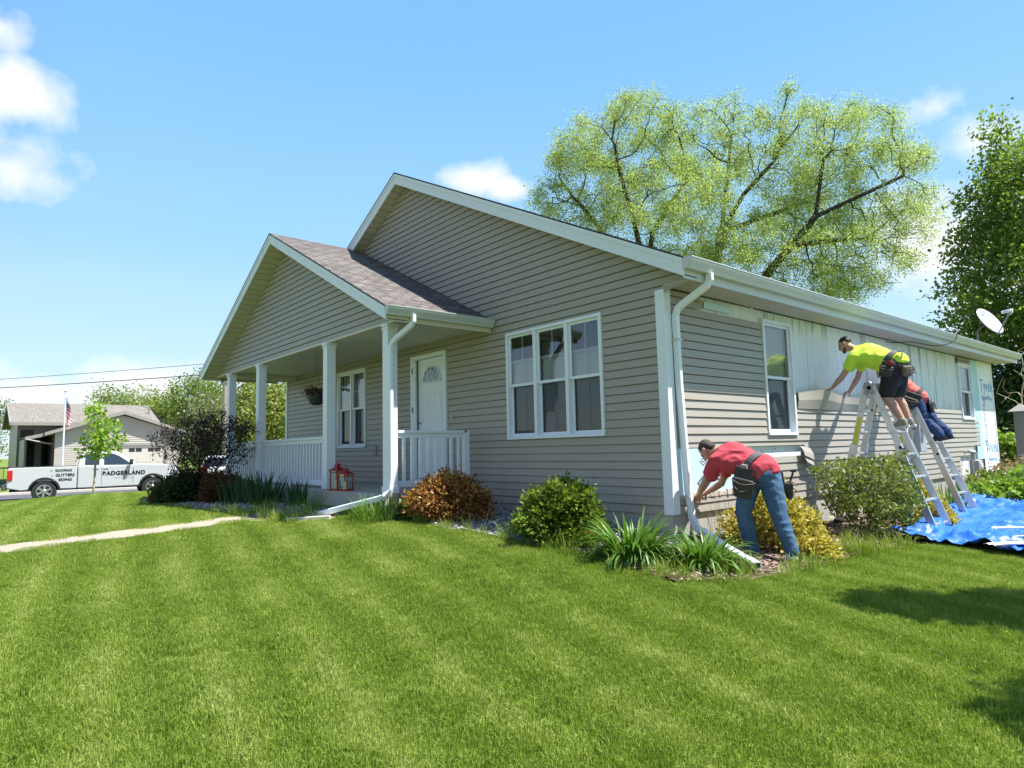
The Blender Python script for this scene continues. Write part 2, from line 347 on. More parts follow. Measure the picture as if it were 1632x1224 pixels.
def glass_mat(name, ior=1.75, tint=(.9, .95, .95)):
    m = bpy.data.materials.new(name); m.use_nodes = True; nt = m.node_tree; N = nt.nodes; L = nt.links
    for n in list(N): N.remove(n)
    out = N.new('ShaderNodeOutputMaterial'); fr = N.new('ShaderNodeFresnel'); fr.inputs[0].default_value = ior
    t = N.new('ShaderNodeBsdfTransparent'); t.inputs[0].default_value = (*tint, 1)
    g = N.new('ShaderNodeBsdfGlossy'); g.inputs['Roughness'].default_value = .015
    nz = N.new('ShaderNodeTexNoise'); nz.inputs['Scale'].default_value = 1.4; b = N.new('ShaderNodeBump'); b.inputs['Strength'].default_value = .05; b.inputs['Distance'].default_value = .05
    geo = N.new('ShaderNodeNewGeometry'); L.new(geo.outputs['Position'], nz.inputs['Vector']); L.new(nz.outputs['Fac'], b.inputs['Height']); L.new(b.outputs[0], g.inputs['Normal'])
    mx = N.new('ShaderNodeMixShader'); L.new(fr.outputs[0], mx.inputs[0]); L.new(t.outputs[0], mx.inputs[1]); L.new(g.outputs[0], mx.inputs[2]); L.new(mx.outputs[0], out.inputs[0])
    return m
M_GLASS = glass_mat('window_glass', 2.2)
M_SCREEN = glass_mat('screened_glass', 1.45, (.40, .42, .46))
M_GLASSD = glass_mat('dark_glass', 1.6, (.35, .4, .42))

def sheath_mat():
    """weathered white foam board: seams, nail dots, dark vertical drip stains"""
    m, nt, N, L, P = nodes('weathered_foam_board')
    geo = N.new('ShaderNodeNewGeometry'); mp = N.new('ShaderNodeMapping'); mp.inputs['Scale'].default_value = (1, 7.5, .55); L.new(geo.outputs['Position'], mp.inputs[0])
    n1 = N.new('ShaderNodeTexNoise'); n1.inputs['Scale'].default_value = 1.1; n1.inputs['Detail'].default_value = 7; n1.inputs['Roughness'].default_value = .65; L.new(mp.outputs[0], n1.inputs['Vector'])
    c1 = N.new('ShaderNodeValToRGB'); c1.color_ramp.elements[0].position = .53; c1.color_ramp.elements[1].position = .62; c1.color_ramp.elements[1].color = (.7, .7, .7, 1)
    L.new(n1.outputs['Fac'], c1.inputs[0])
    sx = N.new('ShaderNodeSeparateXYZ'); L.new(geo.outputs['Position'], sx.inputs[0])
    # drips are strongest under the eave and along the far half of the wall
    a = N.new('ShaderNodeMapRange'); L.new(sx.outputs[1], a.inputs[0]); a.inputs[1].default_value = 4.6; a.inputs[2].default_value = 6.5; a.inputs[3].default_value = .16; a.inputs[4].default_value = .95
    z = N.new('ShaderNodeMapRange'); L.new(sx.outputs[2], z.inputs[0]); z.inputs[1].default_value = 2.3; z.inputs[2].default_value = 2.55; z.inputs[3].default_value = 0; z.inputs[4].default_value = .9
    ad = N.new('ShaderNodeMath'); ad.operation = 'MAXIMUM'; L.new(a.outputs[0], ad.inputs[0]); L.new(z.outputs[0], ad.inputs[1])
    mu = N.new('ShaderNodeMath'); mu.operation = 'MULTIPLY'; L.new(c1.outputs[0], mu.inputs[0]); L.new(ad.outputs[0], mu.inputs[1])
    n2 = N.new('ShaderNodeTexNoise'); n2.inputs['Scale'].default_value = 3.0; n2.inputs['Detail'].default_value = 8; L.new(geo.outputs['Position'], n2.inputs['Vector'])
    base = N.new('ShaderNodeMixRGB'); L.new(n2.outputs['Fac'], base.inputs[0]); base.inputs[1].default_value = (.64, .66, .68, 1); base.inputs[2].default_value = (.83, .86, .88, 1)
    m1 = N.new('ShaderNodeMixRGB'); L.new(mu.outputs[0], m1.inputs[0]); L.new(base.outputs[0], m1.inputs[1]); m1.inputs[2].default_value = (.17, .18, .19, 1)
    # nail heads and scuffs
    vo = N.new('ShaderNodeTexVoronoi'); vo.inputs['Scale'].default_value = 3.2; L.new(geo.outputs['Position'], vo.inputs['Vector'])
    lt = N.new('ShaderNodeMath'); lt.operation = 'LESS_THAN'; L.new(vo.outputs['Distance'], lt.inputs[0]); lt.inputs[1].default_value = .05
    m2 = N.new('ShaderNodeMixRGB'); L.new(lt.outputs[0], m2.inputs[0]); L.new(m1.outputs[0], m2.inputs[1]); m2.inputs[2].default_value = (.2, .2, .2, 1)
    # board seams
    br = N.new('ShaderNodeTexBrick'); br.offset = 0; br.inputs['Scale'].default_value = 1; br.inputs['Brick Width'].default_value = 1.22; br.inputs['Row Height'].default_value = 5.0; br.inputs['Mortar Size'].default_value = .008
    cb = N.new('ShaderNodeCombineXYZ'); sh = N.new('ShaderNodeMath'); sh.operation = 'SUBTRACT'; L.new(sx.outputs[1], sh.inputs[0]); sh.inputs[1].default_value = 3.58-1.22*2
    L.new(sh.outputs[0], cb.inputs[0]); sz = N.new('ShaderNodeMath'); sz.operation = 'ADD'; L.new(sx.outputs[2], sz.inputs[0]); sz.inputs[1].default_value = 1; L.new(sz.outputs[0], cb.inputs[1]); L.new(cb.outputs[0], br.inputs[0])
    m3 = N.new('ShaderNodeMixRGB'); mm = N.new('ShaderNodeMath'); mm.operation = 'MULTIPLY'; L.new(br.outputs['Fac'], mm.inputs[0]); mm.inputs[1].default_value = .6
    L.new(mm.outputs[0], m3.inputs[0]); L.new(m2.outputs[0], m3.inputs[1]); m3.inputs[2].default_value = (.22, .23, .24, 1)
    L.new(m3.outputs[0], P.inputs['Base Color']); P.inputs['Roughness'].default_value = .75
    return m
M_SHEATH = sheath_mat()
M_BLUEFOAM = mat('pale_blue_foam', (.50, .67, .75), .6, .12, 5, dirt=.25, dirtcol=(.55, .62, .62))
M_BLUEFOAM2 = mat('bright_blue_foam', (.42, .66, .82), .6, .3, 3, stretch=(1, 5, .6))
M_WRAP = mat('white_house_wrap', (.78, .81, .84), .5, .06, 3, bump=.25, bscale=5, dirt=.2, dirtcol=(.62, .7, .76))
M_PRINT = mat('blue_print', (.16, .33, .55), .6, .15, 20)
M_PRINTD = mat('dark_print', (.05, .09, .14), .6, .15, 20)

# ================================================================== THE HOUSE
W = -11.33; LEN = 13.3; CRS = .1016
house = thing('house', 'taupe sided ranch house with a gabled white columned porch and half stripped side wall', 'house', (0, 0, 0))

def siding(name, plane, u0f, u1f, z0, z1, holes, m, parent, off=0.0, sgn=1):
    """lapped boards as real geometry. plane 'y' (wall at y=off facing -y, u=x) or 'x' (wall at x=off facing +x, u=y)"""
    b = MB(); prot = .017; GAP = .0098
    def P(u, z, d): return (u, off-d, z) if plane == 'y' else (off+d*sgn, u, z)
    n = int(math.ceil((z1-z0)/CRS))
    for k in range(n):
        za = z0+k*CRS; zb = min(z1, za+CRS)
        cuts = {za, zb}
        for h in holes:
            for zz in (h[2], h[3]):
                if za < zz < zb: cuts.add(zz)
        cuts = sorted(cuts)
        for c0, c1 in zip(cuts, cuts[1:]):
            if c1-c0 < .002: continue
            zm = (c0+c1)/2
            L0, R0, L1, R1 = u0f(c0+1e-4), u1f(c0+1e-4), u0f(c1-1e-4), u1f(c1-1e-4)
            iv = [(min(L0, L1) if True else 0, max(R0, R1))]
            for h in holes:
                if h[2] < zm < h[3]:
                    nv = []
                    for a, c in iv:
                        if h[0] >= c or h[1] <= a: nv.append((a, c)); continue
                        if h[0] > a: nv.append((a, h[0]))
                        if h[1] < c: nv.append((h[1], c))
                    iv = nv
            d0 = prot - (prot-.003)*((c0-za)/CRS); d1 = prot - (prot-.003)*((c1-za)/CRS)
            for a, c in iv:
                a0, a1 = (L0, L1) if a == min(L0, L1) else (a, a)
                e0, e1 = (R0, R1) if c == max(R0, R1) else (c, c)
                # slight waviness of old vinyl: subdivide along the board
                seg = max(1, int((c-a)/1.6)); 
                for q in range(seg):
                    t0, t1 = q/seg, (q+1)/seg
                    w0 = .0018*math.sin(k*2.1+q*1.7); w1 = .0018*math.sin(k*2.1+(q+1)*1.7)
                    pa0 = a0+(e0-a0)*t0; pb0 = a0+(e0-a0)*t1; pa1 = a1+(e1-a1)*t0; pb1 = a1+(e1-a1)*t1
                    gp = GAP if c1 == zb and c1 < z1-.01 else 0     # the board stops short of the next one: a dark slot under its lip
                    f_ = 1-gp/max(c1-c0, .011) if gp else 1
                    qa1 = pa0+(pa1-pa0)*f_; qb1 = pb0+(pb1-pb0)*f_; cc = c1-gp
                    b.quad(P(pa0, c0, d0+w0), P(pb0, c0, d0+w1), P(qb1, cc, d1+w1), P(qa1, cc, d1+w0))
                    if gp:
                        b.quad(P(qa1, cc, d1+w0), P(qb1, cc, d1+w1), P(qb1, cc, -.024), P(qa1, cc, -.024)); b.quad(P(qa1, cc, -.024), P(qb1, cc, -.024), P(pb1, c1, -.024), P(pa1, c1, -.024))
                    if c0 == za:   # drip edge of the board
                        b.quad(P(pa0, c0, -.024), P(pb0, c0, -.024), P(pb0, c0, d0+w1), P(pa0, c0, d0+w0))
    return b.build(name, m, parent, recalc=False)

SL = .5036
def rake(u): return 2.62 + SL*(.45 - u) if u > W/2 else 2.62 + SL*(.45 - (W-u))
WIN_T = (-2.835, -.95, .9175, 2.4896); WIN_L = (-8.47, -7.215, .875, 2.47); DOOR = (-5.49, -4.393, .2, 2.457)
fr_ = lambda z: 0.0 if z < 2.6 else .45-(z-2.62)/SL
fl_ = lambda z: W - fr_(z)
siding('wall', 'y', fl_, fr_, 0, 5.66, [WIN_T, WIN_L, DOOR], M_SIDE, house)
WS1 = (2.1885, 3.012, .887, 2.498); WS2 = (10.69, 11.6, 1.2, 2.46)
side_holes = [(.75, 3.05, 2.44, 2.8), WS1, (3.0, 10.7, 1.50, 2.8), (6.2, 10.7, 1.40, 1.55), WS2,
              (11.9, 13.4, -.1, 2.8), (11.6, 11.95, 1.2, 2.8), (11.3, 11.95, -.1, .62), (10.3, 11.35, -.1, .38), (.1, 2.02, .2, .75), (2.0, 3.02, .595, .75), (2.98, 3.2, .595, .75)]
siding('wall', 'x', lambda z: 0.0, lambda z: LEN, 0, 2.6, side_holes, M_SIDE, house, off=.004)
# cut for the two windows: build as strips
b = MB()
SHX = -.026
ys = [0.03, WS1[0], WS1[1], WS2[0], WS2[1], LEN]
for i in range(5):
    if i in (1, 3):
        w = WS1 if i == 1 else WS2
        b.quad((SHX, ys[i], -.02), (SHX, ys[i+1], -.02), (SHX, ys[i+1], w[2]), (SHX, ys[i], w[2])); b.quad((SHX, ys[i], w[3]), (SHX, ys[i+1], w[3]), (SHX, ys[i+1], 2.62), (SHX, ys[i], 2.62))
    else: b.quad((SHX, ys[i], -.02), (SHX, ys[i+1], -.02), (SHX, ys[i+1], 2.62), (SHX, ys[i], 2.62))
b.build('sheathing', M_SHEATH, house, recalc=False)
# blue insulation boards seen where siding is off
b = MB(); b.box(.004, .012, .12, 1.62, .20, .745)
fo = b.build('foam_board', M_BLUEFOAM, house); fo['label'] = 'pale blue foam board with printed diamonds'
b = MB(); b.box(.004, .011, .82, 1.42, 2.47, 2.56); b.build('foam_board', M_BLUEFOAM, house)
b = MB(); b.box(.004, .012, 11.62, 12.12, .3, 2.6); b.build('foam_board', M_BLUEFOAM2, house)
for (y, z, s) in ((.62, .58, .05), (1.02, .40, .12), (1.45, .36, .13), (.62, .33, .10), (1.30, .55, .045)):
    b = MB(); q = s; x_ = .0128
    pts = [(x_, y-q*1.5, z), (x_, y, z-q), (x_, y+q*1.5, z), (x_, y, z+q)]; inn = [(x_, y-q*1.1, z), (x_, y, z-q*.7), (x_, y+q*1.1, z), (x_, y, z+q*.7)]
    for i in range(4): b.quad(pts[i], pts[(i+1) % 4], inn[(i+1) % 4], inn[i])
    q = s*.55; b.box(x_, x_+.0005, y-q, y+q, z-q*.25, z+q*.25)
    b.build('lettering', M_PRINTD, house)
b = MB()   # ragged torn foam along the bottom of the stripped band
rnd = random.Random(4)
for k in range(26):
    y = .13+k*.06; h_ = rnd.uniform(.02, .075); b.box(.013, .020+rnd.uniform(0, .012), y, y+.055, .165, .165+h_)
b.build('torn_foam', mat('torn_foam', (.50, .42, .36), .9, .3, 20, bump=.6), house)
# house wrap at the far corner with its printing
b = MB(); b.box(.004, .013, 12.12, LEN-.05, -.1, 2.61); wrap = b.build('house_wrap', M_WRAP, house); wrap['label'] = 'white printed house wrap at the far corner'
def text_mesh(txt, size, extr=.002, spacing=1.0, bold=0.0, shear=0.0):
    cu = bpy.data.curves.new('lettering', 'FONT'); cu.body = txt; cu.size = size; cu.extrude = extr; cu.space_character = spacing; cu.offset = bold; cu.shear = shear
    cu.align_x = 'CENTER'; cu.align_y = 'CENTER'
    o = bpy.data.objects.new('t', cu); COL.objects.link(o); dg = bpy.context.evaluated_depsgraph_get(); dg.update()
    me = bpy.data.meshes.new_from_object(o.evaluated_get(dg)); bpy.data.objects.remove(o); bpy.data.curves.remove(cu)
    return me
def letters(txt, size, origin, right, up, m, parent, **kw):
    me = text_mesh(txt, size, **kw); r = Vector(right).normalized(); u = Vector(up).normalized(); n = r.cross(u); o = Vector(origin)
    me.transform(Matrix(((r.x, u.x, n.x, o.x), (r.y, u.y, n.y, o.y), (r.z, u.z, n.z, o.z), (0, 0, 0, 1))))
    ob = link('lettering', me, m, parent); return ob
YR = (0, 1, 0)
for txt, sz, y, z, u in (('Tyvek', .42, 12.75, 2.02, (0, 0, 1)), ('HomeWrap', .17, 12.72, 1.74, (0, 0, 1)), ('Tyvek', .42, 12.75, .56, (0, 0, 1)), ('HomeWrap', .15, 12.75, .28, (0, 0, 1))):
    letters(txt, sz, (.0145, y, z), YR, u, M_PRINT, wrap)
letters('HomeWrap', .26, (.0145, 12.42, 1.12), (0, 0, 1), (0, -1, 0), M_PRINT, wrap)
# loose panel being lifted off, and the small flap lower down
def loose(name, pts_top, pts_bot, m):
    b = MB(); n = len(pts_top); th = .004
    for i in range(n-1):
        for d in (0, th):
            a, c, e, f = [Vector(p)+Vector((d, 0, 0)) for p in (pts_top[i], pts_top[i+1], pts_bot[i+1], pts_bot[i])]
            mid1 = (a+f)/2 + Vector((.012, 0, 0)); mid2 = (c+e)/2 + Vector((.012, 0, 0)); b.quad(a, c, mid2, mid1); b.quad(mid1, mid2, e, f)
    return b.build(name, m, house, recalc=False)
tp, bt = [], []
for i in range(41):
    y = 3.06+i*(6.1-3.06)/40; bow = math.exp(-((y-3.75)/.5)**2); w2 = math.exp(-((y-5.1)/.9)**2)
    tp.append((.03+.075*bow+.05*w2+.01*math.sin(y*5), y, 1.50+.06*bow-.012*w2)); bt.append((.018+.02*bow, y, 1.27))
loose('loose_siding_panel', tp, bt, siding_mat('lifted_siding', (.40, .365, .31)))
loose('loose_siding_panel', [(.05, 3.0+i*.1, .735-.012*i) for i in range(4)], [(.10, 3.02+i*.115, .60-.03*i) for i in range(4)], M_SIDE)
loose('loose_siding_panel', [(.045, 3.03+i*.1, .61-.012*i) for i in range(4)], [(.11, 3.07+i*.11, .50-.03*i) for i in range(4)], M_SIDE)

# foundation, backs, interior
b = MB(); b.box(W, -.012, .006, LEN-.012, -1.2, -.004); b.build('foundation', M_CONC, house)
b = MB(); b.box(W-.01, W+.1, .02, LEN-.007, 0, 2.62); b.build('wall', M_SIDE, house)
b = MB(); b.box(W, -.2, LEN-.006, LEN+.09, -.004, 2.62); b.prism([(W, 2.62), (0, 2.62), (W/2, 5.4)], lambda u, v, t: (u, t, v), LEN, LEN+.08)
b.build('wall', M_SIDE, house)
b = MB(); b.box(W+.15, -.15, 2.6, 2.7, .2, 2.55); b.box(W+.15, -.15, .12, LEN-.1, .1, .12); b.box(W+.15, -.15, .12, LEN-.1, 2.55, 2.6); b.box(-2.4, -2.3, 2.7, LEN-.1, .12, 2.55)
b.build('interior_wall', mat('shadowy_interior', (.18, .17, .16), .9), house)

# corner trim
b = MB(); pw = .105
b.box(-pw, .024, -.024, .004, 0, 2.595); b.box(.004, .024, .0041, pw, 0, 2.595)
b.build('corner_post', M_WHITE2, house, bevel=.004)
b = MB(); b.box(W-.02, W+.08, -.024, .004, 0, 2.595); b.build('corner_post', M_WHITE2, house, bevel=.004)
b = MB(); b.box(-.02, .024, LEN-.055, LEN+.02, -.1, 2.6); b.build('corner_post', M_WHITE2, house, bevel=.004)

# main roof
OH = -.24; YB = LEN+.5
def roof_slab(name, xr, zr, xe, ze, y0, y1, th, m, parent):
    """two slopes: ridge (xr, zr), eaves at +-; top surfaces"""
    b = MB()
    d = abs(xe-xr)
    b.prism([(xr-d, ze), (xr, zr), (xr+d, ze), (xr+d, ze-th), (xr, zr-th), (xr-d, ze-th)], lambda u, v, t: (u, t, v), y0, y1)
    return b.build(name, m, parent)
XR = W/2
roof_slab('roof', XR, 2.834+SL*(.47-XR), .47, 2.834, OH-.014, YB+.02, .014, M_SHING, house)
def fascia_rake(xr, xe, zbot_e, slope, hgt, y0, y1, par):
    b = MB(); d = xe-xr; zr = zbot_e + slope*d
    b.prism([(xr-d, zbot_e), (xr-d, zbot_e+hgt), (xr, zr+hgt), (xr, zr)], lambda u, v, t: (u, t, v), y0, y1)
    b.build('fascia', M_WHITE, par, bevel=.003)
    b = MB(); b.prism([(xr+.002, zr), (xr+.002, zr+hgt), (xe, zbot_e+hgt), (xe, zbot_e)], lambda u, v, t: (u, t, v), y0, y1)
    b.build('fascia', M_WHITE, par, bevel=.003)
    # upper drip strip
    b = MB(); b.prism([(xr-d-.004, zbot_e+hgt-.055), (xr-d-.004, zbot_e+hgt-.004), (xr, zr+hgt-.004), (xe+.004, zbot_e+hgt-.004), (xe+.004, zbot_e+hgt-.055), (xr, zr+hgt-.055)], lambda u, v, t: (u, t, v), y0-.012, y0-.001)
    b.build('fascia', M_WHITE, par)
fascia_rake(XR, .45, 2.62, SL, .20, OH, OH+.025, house)
b = MB(); d = .45-XR
b.prism([(XR-d, 2.63), (XR, 2.63+SL*d), (XR+d, 2.63), (XR+d, 2.642), (XR, 2.642+SL*d), (XR-d, 2.642)], lambda u, v, t: (u, t, v), OH+.025, .02)
b.build('soffit', M_SOFF_Z, house)
# eave soffit and fascia along the stripped side
b = MB(); b.box(.005, .43, -.012, YB-.01, 2.625, 2.64); b.build('soffit', M_SOFF_Y, house)
b = MB(); b.box(W-.43, W-.005, OH+.026, YB-.01, 2.625, 2.64); b.build('soffit', M_SOFF_Y, house)
for xa, xb in ((.43, .45), (W-.45, W-.43)): b = MB(); b.box(xa, xb, OH+.0251, YB, 2.60, 2.82); b.build('fascia', M_GUT, house)
b = MB(); b.prism([(XR-d, 2.6), (XR, 2.6+SL*d), (XR+d, 2.6), (XR+d, 2.8), (XR, 2.8+SL*d), (XR-d, 2.8)], lambda u, v, t: (u, t, v), YB, YB+.02); b.build('fascia', M_WHITE, house)
def gutter(x, z, y0, y1, sgn, par):
    prof = [(0, 0), (0, -.115), (.065, -.118), (.078, -.085), (.1, -.055), (.112, -.03), (.112, -.004), (.122, -.004), (.122, .006), (.102, .006), (.1, -.05), (.06, -.095), (.012, -.095), (.012, 0)]
    b = MB(); n = len(prof); vs = [(x+sgn*u, t, z+v) for t in (y0, y1) for u, v in prof]
    fs = [(k, (k+1) % n, n+(k+1) % n, n+k) for k in range(n)]
    b.add(vs, fs)
    out = [(0, 0), (0, -.115), (.065, -.118), (.078, -.085), (.1, -.055), (.112, -.03), (.122, .006)]
    for y in (y0-.003, y1+.003): b.add([(x+sgn*u, y, z+v) for u, v in out], [tuple(range(len(out)))]); 
    # joints every few metres
    yy = y0+2.9
    while yy < y1-.5:
        b.add([(x+sgn*(u+.002 if u > .01 else u), t, z+v-(.002 if v < -.1 else 0)) for t in (yy, yy+.045) for u, v in out], [(k, k+1, len(out)+k+1, len(out)+k) for k in range(len(out)-1)]); yy += 3.4
    return b.build('gutter', M_GUT, par)
gutter(.451, 2.815, OH-.002, YB+.02, 1, house)
gutter(W-.451, 2.815, OH-.002, YB+.02, -1, house)
b = MB(); b.rpipe([(.51, .18, 2.70), (.51, .18, 2.63), (.47, .175, 2.565), (.20, .15, 2.43), (.10, .135, 2.37), (.065, .13, 2.29), (.065, .14, 1.5), (.075, .2, .25), (.085, .235, -.03), (.15, .20, -.13), (.26, .14, -.18)], .078, .06, (0, 1, 0))
b.build('downspout', M_WHITE2, house, bevel=.002)
for y, z in ((.135, 2.0), (.205, .2)):
    b = MB(); b.box(.03, .112, y-.046, y+.046, z-.012, z+.012); b.build('strap', M_GUT, house)

# ------------------------------------------------------------------ windows
def window(plane, rect, units, grille, lower_screen=True, blind_to=.5, curtain=False):
    u0, u1, z0, z1 = rect
    def BX(b, a, c, d0, d1, e, f):     # along wall a..c, outward depth d0..d1, height e..f
        if plane == 'y': b.box(a, c, -d1, -d0, e, f)
        else: b.box(d0, d1, a, c, e, f)
    fb = MB(); ft = .045
    BX(fb, u0, u1, -.09, .036, z1-ft, z1); BX(fb, u0, u1, -.09, .042, z0, z0+ft)
    BX(fb, u0, u0+ft, -.09, .035, z0+ft, z1-ft); BX(fb, u1-ft, u1, -.09, .035, z0+ft, z1-ft)
    uw = (u1-u0)/units
    for k in range(1, units): BX(fb, u0+k*uw-.03, u0+k*uw+.03, -.09, .034, z0+ft, z1-ft)
    fr = fb.build('window', M_WHITE2, house, bevel=.003)
    zm = z0+(z1-z0)*.5
    for k in range(units):
        a = u0+k*uw+(ft if k == 0 else .03); c = u0+(k+1)*uw-(ft if k == units-1 else .03); st = .035
        for lo, hi, d, nm in ((zm-.02, z1-ft, 0.0, 1), (z0+ft, zm+.02, -.034, 0)):
            sb = MB()
            BX(sb, a, c, d-.03, d, hi-st, hi); BX(sb, a, c, d-.03, d+.002, lo, lo+st+.005); BX(sb, a, a+st, d-.03, d, lo+st, hi-st); BX(sb, c-st, c, d-.03, d, lo+st, hi-st)
            sb.build('sash', M_WHITE2, fr, bevel=.002)
            pb = MB(); (pb.quad((a+st, -(d-.014), lo+st), (c-st, -(d-.014), lo+st), (c-st, -(d-.014), hi-st), (a+st, -(d-.014), hi-st)) if plane == 'y' else pb.quad((d-.014, a+st, lo+st), (d-.014, c-st, lo+st), (d-.014, c-st, hi-st), (d-.014, a+st, hi-st))); pb.build('pane', (M_SCREEN if (nm == 0 and lower_screen) else M_GLASS), fr, recalc=False)
            if grille:
                gb = MB(); mm = (a+c)/2; BX(gb, mm-.009, mm+.009, d-.026, d-.0185, lo+st, hi-st); hm = lo+(hi-lo)*.48; BX(gb, a+st, c-st, d-.0262, d-.0187, hm-.009, hm+.009)
                gb.build('grille', M_WHITE2, fr)
        bb = MB(); top = z1-ft
        if curtain:
            n = 26
            for i in range(n):
                uu = a+(c-a)*i/n; dd = -.11-.02*math.sin(i*1.9); BX(bb, uu, uu+(c-a)/n*1.02, dd-.004, dd, z0+ft, top)
            bb.build('curtain', M_CURT, fr)
        else:
            hb, ht = blind_to if isinstance(blind_to, tuple) else (blind_to, 1.0)
            zb = z0+(z1-z0)*hb; zz = zb
            ztop = min(top, z0+(z1-z0)*ht)
            while zz < ztop:
                bb.bar(*(((a+.01, .085, zz), (c-.01, .085, zz)) if plane == 'y' else ((-.085, a+.01, zz), (-.085, c-.01, zz))), .026 if True else 0, .003, (0, -.9, .38) if plane == 'y' else (.9, 0, .38)); zz += .024
            BX(bb, a+.005, c-.005, -.10, -.075, zb-.03, zb-.012)
            bb.build('blind', M_BLIND, fr)
    return fr
w_t = window('y', WIN_T, 3, True, True, (.02, .74)); w_t['label'] = 'triple window with divided upper panes'
w_l = window('y', WIN_L, 2, True, True, .0, curtain=True)
w_s = window('x', WS1, 1, False, True, .02); w_f = window('x', WS2, 1, False, True, .6)

# ------------------------------------------------------------------ front door
db = MB(); u0, u1, z0, z1 = DOOR
db.box(u0, u0+.07, -.045, .10, z0, z1-.07); db.box(u1-.07, u1, -.045, .10, z0, z1-.07); db.box(u0, u1, -.046, .10, z1-.07, z1); db.box(u0+.07, u1-.07, -.03, .1, z0-.04, z0+.02)
door = db.build('door', M_WHITE2, house, bevel=.005)
b = MB(); b.box(u0+.071, u0+.15, -.04, -.005, z0+.02, z1-.075); b.build('jamb', M_WHITE2, door, bevel=.003)
m_h = mat('grey_hinge', (.2, .2, .21), .4, metal=.6)
for z in (2.2, 1.5, .5): b = MB(); b.tube([(u0+.075, -.05, z-.05), (u0+.075, -.05, z+.05)], .012, 8); b.build('hinge', m_h, door)
x0, x1 = u0+.155, u1-.075
b = MB(); b.box(x0, x1, .03, .075, z0+.02, z1-.075); xm = (x0+x1)/2
b.build('door_leaf', M_WHITE2, door)
b = MB()
for (a, c, e, f) in ((x0+.12, xm-.05, 1.28, 1.78), (xm+.05, x1-.12, 1.28, 1.78), (x0+.12, xm-.05, .42, 1.14), (xm+.05, x1-.12, .42, 1.14)):
    b.box(a, c, .022, .031, e, e+.025); b.box(a, c, .022, .031, f-.025, f); b.box(a, a+.025, .022, .031, e+.025, f-.025); b.box(c-.025, c, .022, .031, e+.025, f-.025)
    b.box(a+.06, c-.06, .0225, .031, e+.06, f-.06)
b.build('door_panel', M_WHITE2, door, bevel=.003)
fx, fz, fw, fh = xm, 1.98, .27, .26
b = MB(); pts = [(fx+fw*math.cos(math.pi*k/20), fz+fh*math.sin(math.pi*k/20)) for k in range(21)]
b.prism(pts, lambda u, v, t: (u, t, v), .02, .027); b.build('fanlight', mat('fanlight_glass', (.10, .13, .18), .08, .1, spec=.9), door)
b = MB(); rim = [(fx+fw*math.cos(math.pi*k/20), .016, fz+fh*math.sin(math.pi*k/20)) for k in range(21)]
b.tube(rim, .016, 6); b.tube([(fx-fw-.01, .016, fz-.004), (fx+fw+.01, .016, fz-.004)], .016, 6)
for k in range(1, 6):
    an = math.pi*k/6; b.tube([(fx+.07*math.cos(an), .016, fz+.07*math.sin(an)), (fx+fw*math.cos(an), .016, fz+fh*math.sin(an))], .008, 5)
b.tube([(fx+.07*math.cos(math.pi*k/10), .016, fz+.07*math.sin(math.pi*k/10)) for k in range(11)], .008, 5)
b.build('fanlight_frame', M_WHITE2, door)
b = MB(); b.sphere((x0+.06, -.02, 1.12), (.028, .028, .028)); b.tube([(x0+.06, .03, 1.12), (x0+.06, -.01, 1.12)], .014); b.build('handle', M_RUST, door, smooth=True); b = MB(); b.sphere((x0+.06, .02, 1.27), (.024, .014, .024)); b.build('lock', M_RUST, door, smooth=True)
b = MB(); b.box(-6.86, -6.77, -.035, .0, .72, .90); b.build('outlet_cover', mat('grey_cover', (.30, .29, .27), .5), house, bevel=.006)
b = MB(); b.box(-4.28, -4.22, -.03, .0, 1.28, 1.36); b.build('doorbell', mat('tan_bell', (.45, .40, .32), .5), house, bevel=.004)

# ------------------------------------------------------------------ porch
PXR = -7.52; PXE = -3.18; PS = .501; PY = -1.85; GW = -1.52
pd = PXE-PXR
roof_slab('porch_roof', PXR, 2.757+PS*(PXE+.03-PXR), PXE+.03, 2.757, PY-.014, -.017, .016, M_SHING, house)
fascia_rake(PXR, PXE, 2.568, PS, .175, PY, PY+.025, house)
b = MB(); b.prism([(PXR-pd, 2.575), (PXR, 2.575+PS*pd), (PXR+pd, 2.575), (PXR+pd, 2.587), (PXR, 2.587+PS*pd), (PXR-pd, 2.587)], lambda u, v, t: (u, t, v), PY+.025, GW+.02); b.build('soffit', M_SOFF_Z, house)
pr_ = lambda z: PXE-(z-2.58)/PS
siding('porch_gable', 'y', lambda z: 2*PXR-pr_(z), pr_, 2.64, 4.75, [], M_SIDE, house, off=GW)
b = MB(); b.box(2*PXR-PXE+.08, PXE-.12, GW-.03, GW+.09, 2.615, 2.642); b.build('trim', M_SOFF, house)
b = MB(); b.box(2*PXR-PXE+.10, PXE-.004, GW+.091, -.02, 2.622, 2.64); b.build('porch_ceiling', M_CEIL, house)
b = MB(); b.box(PXE-.12, PXE-.004, PY+.03, GW+.09, 2.60, 2.612);  b.build('soffit', M_SOFF, house)
b = MB(); b.box(-10.80, -10.68, GW+.1, -.02, 2.51, 2.62); b.build('beam', M_SOFF, house)
for xa in (2*PXR-PXE, PXE-.02): b = MB(); b.box(xa, xa+.02, PY+.026, -.02, 2.56, 2.74); b.build('fascia', M_SOFF, house)
gutter(PXE+.001, 2.745, PY-.004, -.03, 1, house); gutter(2*PXR-PXE-.001, 2.745, PY-.004, -.03, -1, house)
